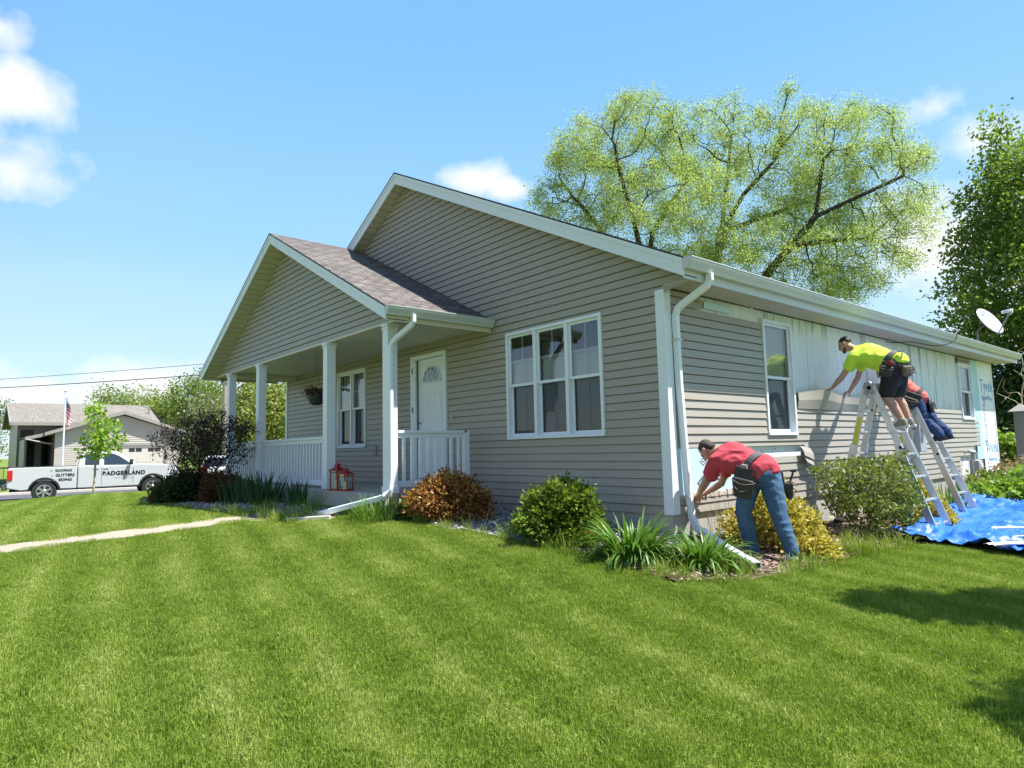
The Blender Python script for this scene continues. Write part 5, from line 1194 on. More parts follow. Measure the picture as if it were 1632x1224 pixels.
# ---- satellite dish on the roof edge
def dish():
    c = Vector((.12, 12.95, 3.59)); n = Vector((.80, -.30, .50)).normalized()      # looks up and towards the viewer
    t = thing('satellite_dish', 'pale oval satellite dish on the roof at the far corner', 'satellite dish', (-.15, 13.1, 3.1))
    u = Vector((0, 0, 1)).cross(n).normalized(); v = n.cross(u)
    b = MB(); rings = 7; N_ = 28; vs = []; fs = []
    for i in range(rings+1):
        f = i/rings
        for k in range(N_): a = 2*math.pi*k/N_; vs.append(c+u*(.33*f*math.cos(a))+v*(.40*f*math.sin(a))+n*(.07*f*f))
    for i in range(rings):
        for k in range(N_): o = i*N_; fs.append((o+k, o+(k+1) % N_, o+N_+(k+1) % N_, o+N_+k))
    b.add(vs, fs); rf = b.build('reflector', mat('dish_grey_white', (.44, .46, .51), .35), t, smooth=True, recalc=False); s = rf.modifiers.new('thickness', 'SOLIDIFY'); s.thickness = .012; s.offset = -1
    b = MB(); p0 = c-v*.39+n*.06; p1 = c+n*.60-v*.12; b.tube([p0-n*.05, p1], .016, 8); b.build('arm', mat('dish_arm', (.30, .31, .36), .45, metal=.5), t)
    b = MB(); b.bar(p1, p1-n*.12+v*.06, .11, .06); b.tube([p1-n*.10+v*.05, p1-n*.20+v*.10], .035, 10); b.bar(p1-u*.09-n*.06, p1+u*.09-n*.06, .06, .05); b.build('receiver', M_WHITE2, t, bevel=.006)
    b = MB(); foot = Vector((-.15, 13.1, 3.14)); b.tube([c-n*.02, c-n*.14, foot+Vector((0, 0, .28)), foot], .022, 8); b.bar(c-n*.03-v*.12, c-n*.03+v*.12, .12, .05); b.build('mast', mat('dish_mast', (.16, .16, .2), .5), t)
    b = MB(); w = c+v*.27-u*.02+n*.033; b.tube([w+u*(.05*math.cos(a))+v*(.055*math.sin(a)) for a in np.linspace(-1.9, 1.5, 9)], .011, 5); b.tube([w-u*.07+v*.05, w-u*.05-v*.04], .012, 5); b.build('lettering', mat('slate_print', (.12, .15, .22), .5), t)
dish()
# black cable looping from the wall over the gutter
b = MB(); b.tube(curve_pts([(.02, 6.6, 2.57), (.12, 6.7, 2.54), (.24, 7.2, 2.585), (.38, 7.9, 2.56), (.50, 8.3, 2.60), (.585, 8.55, 2.70), (.59, 8.6, 2.84), (.35, 8.8, 2.94)], 6), .0085, 6)
tag(b.build('cable', M_BLACK), 'loose black cable looping from wall to gutter', 'cable')

# ---- utility boxes and gas meter on the stripped wall
M_UTIL = mat('utility_grey', (.33, .35, .37), .5, .08); M_UTIL2 = mat('utility_beige', (.58, .55, .48), .5, .06)
t = thing('electric_meter_box', 'grey electric meter box on the wall behind the ladders', 'utility box', (.1, 7.6, .9))
b = MB(); b.box(.02, .18, 7.45, 7.78, .55, 1.25); b.build('cabinet', M_UTIL, t, bevel=.01)
b = MB(); b.lathe((.18, 7.61, 1.02), [(.09, 0), (.09, .05), (.07, .10), (.01, .11)], 16, (1, 0, 0)); b.build('meter', M_GLASSD, t)
b = MB(); b.tube([(.07, 7.61, .55), (.07, 7.61, -.45)], .03, 8); b.build('conduit', M_UTIL, t)
t = thing('telephone_box', 'beige telephone box left of the grey meter box', 'utility box', (.1, 7.1, .8))
b = MB(); b.box(.02, .12, 6.98, 7.24, .60, 1.02); b.build('cabinet', M_UTIL2, t, bevel=.012); b = MB(); b.tube([(.05, 7.1, .6), (.05, 7.1, -.4)], .012, 6); b.build('conduit', M_UTIL, t)
def gas_meter():
    x, y, z = .24, 10.5, .18; t = thing('gas_meter', 'grey gas meter with pipes against the wall near the wrapped corner', 'gas meter', (x, y, z-.5))
    b = MB(); b.box(x-.09, x+.09, y-.14, y+.14, z-.12, z+.13); b.lathe((x, y, z+.02), [(.11, -.10), (.125, -.05), (.125, .05), (.11, .10)], 16, (1, 0, 0)); b.build('body', M_UTIL, t, bevel=.015)
    b = MB(); b.box(x+.091, x+.11, y-.06, y+.06, z-.02, z+.07); b.build('dial', M_WHITE2, t, bevel=.004)
    b = MB(); b.tube([(x, y-.09, z+.13), (x, y-.09, z+.30), (x, y-.22, z+.32), (x, y-.26, z+.25), (x, y-.26, -.5)], .022, 8); b.tube([(x, y+.09, z+.13), (x, y+.09, z+.27), (x-.08, y+.11, z+.30), (.0, y+.12, z+.30)], .022, 8); b.build('pipe', M_UTIL, t)
    b = MB(); b.lathe((x, y-.24, z+.30), [(.02, -.02), (.075, 0), (.075, .03), (.03, .06)], 14, (.3, 0, 1)); b.build('regulator', M_UTIL, t)
gas_meter()

# ---- ladders: hinged multi-position aluminium ladders
M_LABEL = mat('yellow_label', (.62, .62, .06), .5, .15, 30)
M_HINGE = mat('hinge_steel', (.34, .35, .37), .4, .2, 20, metal=.6)
def ladder(y0, y1, xa, za, xf, zf, xr, zr, label, rungs_f):
    t = thing('step_ladder', label, 'ladder', ((xf+xr)/2, (y0+y1)/2, zf), 'aluminium ladders by the stripped wall')
    def side(xb, zb, inset, nm, nr):
        top = Vector((xa+(.05 if xb > xa else -.05), 0, za)); bot = Vector((xb, 0, zb)); d = (bot-top).normalized(); L_ = (bot-top).length
        for sy, yy in ((1, y0), (-1, y1)):
            b = MB(); yi = yy+sy*inset
            # upper (inner) section
            b.bar(top+Vector((0, yi+sy*.014, 0)), top+d*L_*.52+Vector((0, yi+sy*.014, 0)), .026, .085, (1, 0, 0) if False else (0, 0, 1))
            # lower telescoping section is wider and flared outwards
            b.bar(top+d*L_*.42+Vector((0, yi-sy*.014, 0)), bot+Vector((0, yi-sy*.075, 0)), .026, .098)
            r = b.build('rail', M_ALU, t, bevel=.004)
            f = MB(); f.bar(bot+Vector((0, yi-sy*.075, 0))-d*.05, bot+Vector((0, yi-sy*.075, 0))+d*.02, .045, .115); f.build('rubber_foot', M_BLACK, r, bevel=.004)
            if nm and sy == 1:
                lb = MB(); lb.bar(top+d*L_*.22+Vector((0, yi-.0005, 0)), top+d*L_*.45+Vector((0, yi-.0005, 0)), .004, .06); lb.build('label_sticker', M_LABEL, r)
        for k in range(nr):
            f = .175+.155*k; p = top+d*L_*f; fl = .075*max(0, (f-.42)/.58)
            b = MB(); a = p+Vector((0, y0+inset-fl*.9, 0)); c = p+Vector((0, y1-inset+fl*.9, 0)); b.bar(a, c, .062, .028, (0, 0, 1))
            for e, s in ((a, 1), (c, -1)): b.bar(e+Vector((0, s*.0, -.016)), e+Vector((0, s*.07, -.016)), .05, .035, (0, 0, 1))
            b.build('rung', M_ALU, t, bevel=.004)
    side(xf, zf, .045, False, rungs_f); side(xr, zr, .07, True, rungs_f)
    for yy in (y0+.06, y1-.06):
        b = MB(); b.lathe((xa, yy-.035, za), [(.062, 0), (.068, .01), (.068, .06), (.062, .07)], 18, (0, 1, 0)); b.bar((xa, yy-.02, za), (xa+.06, yy-.02, za-.12), .03, .06); b.bar((xa, yy+.02, za), (xa-.06, yy+.02, za-.12), .03, .06); b.build('hinge', M_HINGE, t, bevel=.004)
        b = MB(); b.tube([(xa+.02, yy-.05, za-.35), (xa+.02+.0, yy+.02, za-.35)], .012, 8); b.build('lock_knob', M_BLACK, t)
    b = MB()
    for f in (.45,):
        for yy, s in ((y0+.03, -1), (y1-.03, 1)):
            p = Vector((xa+.05+(xf-xa-.05)*f, yy, za+(zf-za)*f)); b.tube([p+Vector((.02, s*.04, .02)), p+Vector((.02, s*.01, .02))], .022, 8)
    b.build('lock_knob', M_BLACK, t)
    return t
g1 = h1(1.45, 3.9)
ladder(3.66, 4.17, .76, 1.56, 1.47, -.44, .22, -.40, 'front aluminium ladder the lime shirted worker stands on', 6)
ladder(5.76, 6.27, .60, 1.31, 1.26, -.43, .10, -.38, 'rear aluminium ladder the worker in jeans stands on', 6)

# ---- blue tarp spread under the ladders
def tarp():
    nx, ny = 110, 130; X0, X1, Y0, Y1 = 1.10, 4.3, 2.55, 7.6; vs = []; fs = []
    for i in range(nx):
        for j in range(ny):
            u, v = i/(nx-1), j/(ny-1); x = X0+(X1-X0)*u; y = Y0+(Y1-Y0)*v
            x += .22*(1-u)*math.sin(v*6+1)+.42*(1-u)*(v-.25)*(-1 if v > .6 else .3); y += .22*(1-v)*math.sin(u*5+.5)+.25*v*math.sin(u*7)
            p = Vector((x*1.6, y*1.6, 0)); n1 = mnoise.noise(p); n2 = mnoise.noise(p*2.7+Vector((5, 2, 0))); n3 = mnoise.noise(p*6.5+Vector((1, 9, 0)))
            r_ = (1-abs(n1*1.5))**3*.075+(1-abs(n2*1.6))**3*.045+(1-abs(n3*1.7))**4*.022+(1-min(1, abs(mnoise.noise(p*11))*1.8))**4*.008
            edge = min(u, v, 1-u, 1-v); r_ *= 1.25 if edge < .08 else (.40 if (x < 1.9 and 3.3 < y < 4.7) else .9)
            if v > .78: r_ += .14*max(0, math.sin((v-.78)/.22*math.pi))*(.6+.5*mnoise.noise(p*1.3))
            vs.append((x, y, h1(x, y)+.05+max(-.02, r_)))
    for i in range(nx-1):
        for j in range(ny-1): a = i*ny+j; fs.append((a, a+ny, a+ny+1, a+1))
    me = bpy.data.meshes.new('tarp'); me.from_pydata(vs, [], fs); me.polygons.foreach_set('use_smooth', [True]*len(me.polygons))
    m, nt, N, L, P = nodes('blue_tarp'); geo = N.new('ShaderNodeNewGeometry'); nz = N.new('ShaderNodeTexNoise'); nz.inputs['Scale'].default_value = 4; nz.inputs['Detail'].default_value = 6; L.new(geo.outputs['Position'], nz.inputs['Vector'])
    cr = N.new('ShaderNodeValToRGB'); cr.color_ramp.elements[0].color = (.008, .075, .42, 1); cr.color_ramp.elements[1].color = (.035, .19, .66, 1); L.new(nz.outputs['Fac'], cr.inputs[0]); L.new(cr.outputs[0], P.inputs['Base Color']); P.inputs['Roughness'].default_value = .42; P.inputs['Specular IOR Level'].default_value = .35
    nb = N.new('ShaderNodeTexNoise'); nb.inputs['Scale'].default_value = 14; nb.inputs['Detail'].default_value = 4; L.new(geo.outputs['Position'], nb.inputs['Vector']); b = N.new('ShaderNodeBump'); b.inputs['Strength'].default_value = .35; b.inputs['Distance'].default_value = .012; L.new(nb.outputs['Fac'], b.inputs['Height']); L.new(b.outputs[0], P.inputs['Normal'])
    o = link('tarp', me, m); tag(o, 'crumpled bright blue tarp spread on the grass under the ladders', 'tarp')
    s = o.modifiers.new('thickness', 'SOLIDIFY'); s.thickness = .003
tarp()
M_SCRAP = mat('scrap_siding', (.60, .56, .50), .5, .08); M_SCRAPW = mat('scrap_white', (.74, .73, .72), .45, .05)
def scrap(a, c, w, m, label):
    b = MB(); a = Vector(a); c = Vector(c); d = (c-a).normalized(); s = d.cross(Vector((0, 0, 1))).normalized()
    prof = [(-w/2, 0), (-w/4, .012), (0, .002), (w/4, .012), (w/2, 0), (w/2, .012)]
    vs = []; 
    for k in range(9):
        p = a+(c-a)*k/8+Vector((0, 0, .01*math.sin(k*1.3))); vs += [p+s*u+Vector((0, 0, v)) for u, v in prof]
    n = len(prof); fs = [(i*n+k, i*n+k+1, (i+1)*n+k+1, (i+1)*n+k) for i in range(8) for k in range(n-1)]; b.add(vs, fs)
    o = b.build('siding_strip', m, None, recalc=False); tag(o, label, 'siding strip', 'siding strips on the tarp'); q = o.modifiers.new('thickness', 'SOLIDIFY'); q.thickness = .004
zz = lambda x, y, d: (x, y, h1(x, y)+d)
scrap(zz(2.30, 2.62, .12), zz(3.35, 4.05, .15), .17, M_SCRAPW, 'long white siding strip along the near edge of the tarp')
scrap(zz(2.05, 3.85, .14), zz(3.6, 5.5, .17), .13, M_SCRAPW, 'white siding strip lying farthest back on the blue tarp')
scrap(zz(2.35, 3.35, .13), zz(3.7, 4.6, .16), .12, mat('scrap_tan', (.34, .29, .23), .5), 'tan siding strip between the two white ones on the tarp')
# ---- black corrugated drain pipe and pale fitting by the bush
t = thing('drain_pipe', 'upright black corrugated drain pipe between the bush and front ladder', 'drain pipe', (1.02, 4.0, -.45))
b = MB(); pr = []
for k in range(30): zc = k*.022; pr += [(.072, zc), (.084, zc+.006), (.084, zc+.014), (.072, zc+.02)]
b.lathe((1.02, 4.0, -.46), pr, 18); b.build('pipe', M_BLACK, t)
b = MB(); b.tube([(.98, 3.88, .235), (1.02, 4.0, .22), (1.06, 4.1, .24)], .04, 10); b.bar((.95, 3.8, .25), (1.0, 3.95, .25), .09, .05); b.build('adapter', mat('grey_adapter', (.42, .42, .42), .5), t)
# ---- grey bird house post at the right edge
t = thing('birdhouse_post', 'grey post with pyramid cap at the right edge behind the corner', 'post', (.38, 13.95, -.4))
b = MB(); b.box(.26, .52, 13.85, 14.1, -.6, 1.42); b.build('post', mat('weathered_grey_wood', (.20, .205, .215), .8, .2, 12), t, bevel=.01)
b = MB(); c = (.39, 13.975); b.add([(.17, 13.76, 1.42), (.61, 13.76, 1.42), (.61, 14.19, 1.42), (.17, 14.19, 1.42), (c[0], c[1], 1.62)], [(3, 2, 1, 0), (0, 1, 4), (1, 2, 4), (2, 3, 4), (3, 0, 4)]); b.build('cap', mat('weathered_cap', (.30, .29, .27), .8), t)

# ================================================================== ACROSS THE STREET
M_NSIDE = siding_mat('neighbour_taupe', (.40, .37, .335)); M_NDARK = siding_mat('neighbour_grey', (.135, .13, .125)); M_NDOOR = mat('garage_door', (.47, .44, .40), .5, .05); M_NTRIM = mat('neighbour_trim', (.27, .255, .235), .5)
def neighbour():
    x0 = -37.0; g = -.62
    t = thing('neighbour_house', 'taupe split level house with gabled garage across the street', 'house', (-41, 0, g))
    # garage: gable wall faces the street
    ya, yb = -2.25, 3.75; yr = .83; ze = 2.22; zr = 3.22
    b = MB(); n = 0; z = g
    gd = (-.85, 3.0, g, 1.45)
    # lapped gable wall
    def cl(z): 
        if z < ze-.05: return ya, yb
        f = (z-(ze-.05))/(zr-.1-(ze-.05)); return ya+(yr-ya)*f, yb+(yr-yb)*f
    while z < zr-.12:
        zb = min(z+.115, zr-.12); a0, a1 = cl(z); c0, c1 = cl(zb)
        segs = [(a0, a1, c0, c1)] if z >= gd[3] else [(a0, gd[0], c0, gd[0]), (gd[1], a1, gd[1], c1)]
        for s in segs: b.quad((x0+.016, s[0], z), (x0+.016, s[1], z), (x0+.003, s[3], zb), (x0+.003, s[2], zb)); b.quad((x0, s[0], z), (x0, s[1], z), (x0+.016, s[1], z), (x0+.016, s[0], z))
        z = zb
    b.build('garage_wall', M_NSIDE, t, recalc=False)
    b = MB(); b.box(x0-6.5, x0-.002, ya, ya+.1, g, ze); b.build('garage_wall', M_NDARK, t); b = MB(); b.box(x0-6.5, x0-.002, yb-.1, yb, g, ze); b.build('garage_wall', M_NDARK, t)
    b = MB(); S_ = .36; o_ = .35
    b.prism([(ya-.45, ze-.16), (yr, zr), (yb+.45, ze-.16), (yb+.45, ze-.04), (yr, zr+.13), (ya-.45, ze-.04)], lambda u, v, q: (q, u, v), x0-7, x0+.35); b.build('garage_roof', M_SHING_N, t)
    b = MB(); b.prism([(ya-.47, ze-.22), (yr, zr-.06), (yb+.47, ze-.22), (yb+.47, ze-.05), (yr, zr+.12), (ya-.47, ze-.05)], lambda u, v, q: (q, u, v), x0+.351, x0+.38); b.build('fascia', M_NTRIM, t)
    gdoor = MB(); gdoor.box(x0-.12, x0-.06, gd[0], gd[1], gd[2], gd[3]); d = gdoor.build('garage_door', M_NDOOR, t)
    b = MB()
    for r_ in range(4):
        for k in range(8):
            yy = gd[0]+.06+k*(gd[1]-gd[0]-.08)/8; zz_ = gd[2]+.04+r_*(gd[3]-gd[2])/4
            if r_ < 3: b.box(x0-.061, x0-.052, yy, yy+.40, zz_+.05, zz_+.40)
    b.build('door_panel', M_NDOOR, d, bevel=.004)
    b = MB()
    for k in range(4):
        for q in range(2): yy = gd[0]+.12+k*.95+q*.34; b.box(x0-.062, x0-.053, yy, yy+.29, gd[3]-.36, gd[3]-.16)
    b.build('window', mat('garage_window', (.03, .03, .035), .2), d)
    b = MB(); b.box(x0-.03, x0+.02, gd[0]-.12, gd[0]-.001, g, gd[3]); b.box(x0-.03, x0+.02, gd[1]+.001, gd[1]+.12, g, gd[3]); b.box(x0-.031, x0+.021, gd[0]-.12, gd[1]+.12, gd[3]+.001, gd[3]+.12); b.build('trim', M_NTRIM, t)
    b = MB()   # lamp over the garage
    b.tube([(x0+.02, .92, 2.08), (x0+.16, .92, 2.16), (x0+.2, .92, 2.02)], .022, 6); b.tube([(x0+.2, .92, 2.04), (x0+.2, .92, 1.9)], [.03, .09], 8); b.tube([(x0+.1, .92, 2.1), (x0+.16, .65, 1.85)], .02, 5); b.build('wall_lamp', M_BLACK, t)
    # main two-storey block behind, its eave side faces the street
    xm = -42.0; yl, yr2 = -3.55, 3.5; ztop = 2.95
    b = MB(); b.box(xm-7, xm, yl, yr2, g, ztop); b.build('wall', M_NDARK, t)
    b = MB(); b.prism([(xm+.55, ztop-.18), (xm-3.5, 4.10), (xm-7.55, ztop-.18), (xm-7.55, ztop-.05), (xm-3.5, 4.28), (xm+.55, ztop-.05)], lambda u, v, q: (u, q, v), yl-.35, yr2+.2); b.build('roof', M_SHING_N, t)
    b = MB(); b.box(xm+.551, xm+.58, yl-.36, yr2+.2, ztop-.22, ztop-.04); b.prism([(xm+.57, ztop-.24), (xm-3.5, 4.06), (xm-7.57, ztop-.24), (xm-7.57, ztop-.06), (xm-3.5, 4.27), (xm+.57, ztop-.06)], lambda u, v, q: (u, q, v), yl-.40, yl-.351); b.build('fascia', M_NTRIM, t)
    b = MB(); b.box(xm+.001, xm+.03, yl+.15, yl+.75, 1.0, 2.5); b.build('window', M_GLASSD, t)
    # entry porch between, low sloping roof joined to the garage
    b = MB(); b.box(xm+.01, x0-1.2, yl+.1, yl+.2, g, 1.9); b.box(xm+2.2, xm+2.4, -2.9, -2.6, g, 1.75); b.box(xm+.01, xm+.05, -3.1, -2.3, g, 1.7); b.build('entry_wall', M_NDARK, t)
    b = MB(); b.prism([(yl+.1, 1.86), (yr, zr-.35), (yr, zr-.22), (yl+.1, 1.98)], lambda u, v, q: (q, u, v), xm, x0-.6); b.build('entry_roof', M_SHING_N, t)
    b = MB(); b.prism([(yl+.08, 1.80), (yr-1.2, zr-.71), (yr-1.2, zr-.55), (yl+.08, 1.96)], lambda u, v, q: (q, u, v), x0-.599, x0-.56); b.tube([(x0-.5, yl+.1, 1.85), (x0-.4, yl+1.0, 1.62), (x0-.4, yl+1.5, 1.55)], .04, 6); b.build('fascia', M_NTRIM, t)
    b = MB(); b.tube([(xm-1.5, 3.4, 3.6), (xm-1.5, 3.4, 4.1)], .05, 8); b.build('vent_pipe', M_NTRIM, t)
    b = MB()   # railing of the side stoop
    for k in range(9): b.box(-38.9, -38.86, yl-1.2+k*.17, yl-1.17+k*.17, g, .35)
    b.box(-38.92, -38.84, yl-1.25, yl+.3, .35, .42); b.build('railing', M_BLACK, t)
neighbour()

# ---- flagpole with flag
def flagpole():
    x, y = -33.9, -2.2; gz = -.64
    t = thing('flagpole', 'thin white flagpole in front of the neighbour house', 'flagpole', (x, y, gz)); b = MB(); b.tube([(x, y, gz), (x, y, 4.05)], [.045, .03], 10); b.build('pole', M_WHITE, t); b = MB(); b.sphere((x, y, 4.08), (.05, .05, .05)); b.build('finial', M_RUST, t)
    m, nt, N, L, P = nodes('flag_cloth'); uv = N.new('ShaderNodeUVMap'); sx = N.new('ShaderNodeSeparateXYZ'); L.new(uv.outputs[0], sx.inputs[0])
    a = N.new('ShaderNodeMath'); a.operation = 'MULTIPLY'; L.new(sx.outputs[1], a.inputs[0]); a.inputs[1].default_value = 6.5; f = N.new('ShaderNodeMath'); f.operation = 'FRACT'; L.new(a.outputs[0], f.inputs[0]); lt = N.new('ShaderNodeMath'); lt.operation = 'LESS_THAN'; L.new(f.outputs[0], lt.inputs[0]); lt.inputs[1].default_value = .5
    mx = N.new('ShaderNodeMixRGB'); L.new(lt.outputs[0], mx.inputs[0]); mx.inputs[1].default_value = (.75, .72, .72, 1); mx.inputs[2].default_value = (.45, .03, .05, 1)
    c1 = N.new('ShaderNodeMath'); c1.operation = 'LESS_THAN'; L.new(sx.outputs[0], c1.inputs[0]); c1.inputs[1].default_value = .4; c2 = N.new('ShaderNodeMath'); c2.operation = 'GREATER_THAN'; L.new(sx.outputs[1], c2.inputs[0]); c2.inputs[1].default_value = .4615; c = N.new('ShaderNodeMath'); c.operation = 'MULTIPLY'; L.new(c1.outputs[0], c.inputs[0]); L.new(c2.outputs[0], c.inputs[1])
    vo = N.new('ShaderNodeTexVoronoi'); vo.inputs['Scale'].default_value = 16; vo.inputs['Randomness'].default_value = 0; L.new(uv.outputs[0], vo.inputs['Vector']); st = N.new('ShaderNodeMath'); st.operation = 'LESS_THAN'; L.new(vo.outputs['Distance'], st.inputs[0]); st.inputs[1].default_value = .28
    cm = N.new('ShaderNodeMixRGB'); L.new(st.outputs[0], cm.inputs[0]); cm.inputs[1].default_value = (.02, .03, .13, 1); cm.inputs[2].default_value = (.7, .7, .72, 1)
    m3 = N.new('ShaderNodeMixRGB'); L.new(c.outputs[0], m3.inputs[0]); L.new(mx.outputs[0], m3.inputs[1]); L.new(cm.outputs[0], m3.inputs[2]); L.new(m3.outputs[0], P.inputs['Base Color']); P.inputs['Roughness'].default_value = .8
    nu, nv = 30, 16; vs = []; fs = []; uvs = []
    for i in range(nu):
        for j in range(nv):
            u, v = i/(nu-1), j/(nv-1)   # limp flag: fly end hangs straight down, gathered in folds
            ht = .95; droop = u*1.05; px = .04+u*.22+.06*math.sin(v*7+u*4)*u; zz_ = 3.85-(1-v)*ht*(1-.12*u)-droop*.78
            vs.append((x+.10*math.sin(u*10+v*2)*min(1, u*4), y+px+.05*math.sin(u*13)*u, zz_)); uvs.append((u, v))
    for i in range(nu-1):
        for j in range(nv-1): a_ = i*nv+j; fs.append((a_, a_+nv, a_+nv+1, a_+1))
    me = bpy.data.meshes.new('flag'); me.from_pydata(vs, [], fs); ul = me.uv_layers.new(name='UVMap')
    for l in me.loops: ul.data[l.index].uv = uvs[l.vertex_index]
    me.polygons.foreach_set('use_smooth', [True]*len(me.polygons)); o = link('flag', me, m); tag(o, 'limp striped flag hanging from the white flagpole', 'flag')
flagpole()

# ---- utility pole behind the porch gable and its wires
def pole():
    c, *_ = rel_(357, 690, 42); x, y = c[0], c[1]; top = rel_(357, 513, 42)[0][2]; gz = h1(x, y)
    t = thing('utility_pole', 'wooden utility pole top showing behind the porch roof slope', 'utility pole', (x, y, gz)); b = MB(); b.tube([(x, y, gz-.3), (x, y, top)], [.16, .11], 10); b.build('post', mat('weathered_pole', (.30, .25, .21), .9, .25, 12, stretch=(1, 1, .2)), t)
    b = MB(); b.tube([(x+.16, y-.10, top-.25), (x+.16, y-.10, top-.75)], .11, 10); b.build('insulator', M_UTIL, t)
    for i, (pl, pr_, lab) in enumerate((((0, 603), (330, 575), 'upper thin overhead wire crossing the sky at left'), ((0, 612), (330, 593), 'lower thicker overhead wire crossing the sky at left'))):
        a = Vector(rel_(pl[0]-420, pl[1]+22, 60)[0]); zb = rel_(pr_[0], pr_[1], 42)[0][2]; c_ = Vector((x, y, zb-.05)); m_ = (a+c_)/2; m_.z -= .0
        pts = []
        for k in range(25):
            f = k/24; p = a+(c_-a)*f; p.z -= .55*4*f*(1-f)*.5; pts.append(p)
        b = MB(); b.tube(pts, .018 if i == 0 else .030, 5); tag(b.build('overhead_wire', M_BLACK), lab, 'wire', 'overhead wires')
def rel_(px, py, d):
    v = np.array(_f)+np.array(_r2)*((px-816)/1036.23)-np.array(_u2)*((py-612)/1036.23); return np.array(CAM)+v*d, None
pole()

# ---- vehicles
M_PAINT = mat('white_car_paint', (.52, .53, .54), .2, .02, 2, coat=.8, spec=.5); M_TYRE = mat('tyre_rubber', (.022, .022, .022), .85, .2, 30); M_CHROME = mat('bright_metal', (.62, .62, .64), .22, .08, metal=.9); M_TAIL = mat('red_lamp', (.42, .012, .015), .15, .1, coat=.6); M_CARGL = mat('car_glass', (.022, .028, .035), .05, .1, spec=.9, coat=.5); M_ARCH = mat('arch_dark', (.012, .012, .014), .8)
def vehicle_frame(origin, heading):
    c, s = math.cos(heading), math.sin(heading); o = Vector(origin)
    return lambda x, y, z: (o.x+x*c-y*s, o.y+x*s+y*c, o.z+z)      # x forward, y left
def wheel(T, x, y, r, w, sgn, t, spokes=6):
    """sgn -1: outer face on the right-hand side"""
    b = MB(); c = Vector(T(x, y, r)); ax = (Vector(T(x, y+1, r))-c); n = 28
    prof = [(r*.60, -w/2), (r*.93, -w/2), (r, -w*.36), (r, w*.36), (r*.93, w/2), (r*.60, w/2)]
    vs = []; q = Vector((0, 0, 1)).rotation_difference(ax)
    for rr, h in prof: vs += [c+q @ Vector((rr*math.cos(2*math.pi*k/n), rr*math.sin(2*math.pi*k/n), h)) for k in range(n)]
    fs = [(i*n+k, i*n+(k+1) % n, (i+1)*n+(k+1) % n, (i+1)*n+k) for i in range(5) for k in range(n)]; fs += [tuple(range(n)), tuple(5*n+k for k in range(n))]
    b.add(vs, fs); tyre = b.build('wheel', M_TYRE, t, smooth=False)
    b = MB(); off = sgn*w/2; b.lathe(c+ax*(off*1.005), [(r*.60, -.02), (r*.62, .012*1), (r*.56, .014), (r*.55, -.02)], 28, ax*sgn)
    for k in range(spokes):
        a = 2*math.pi*k/spokes; d = q @ Vector((math.cos(a), math.sin(a), 0)); b.bar(c+ax*(off*1.0)+d*.05, c+ax*(off*1.0)+d*r*.57, .075, .04, ax)
    b.lathe(c+ax*(off*.98), [(.07, -.02), (.07, .03), (.05, .045), (.005, .045)], 16, ax*sgn)
    b.build('rim', M_CHROME, tyre)
    b = MB(); b.lathe(c+ax*(off*.9), [(r*.56, -.01), (r*.56, 0), (.01, .001)], 24, ax*sgn); b.build('rim_opening_shade', M_ARCH, tyre)  # dark disc added behind spokes, its colour standing in for shade in the openings
    return tyre
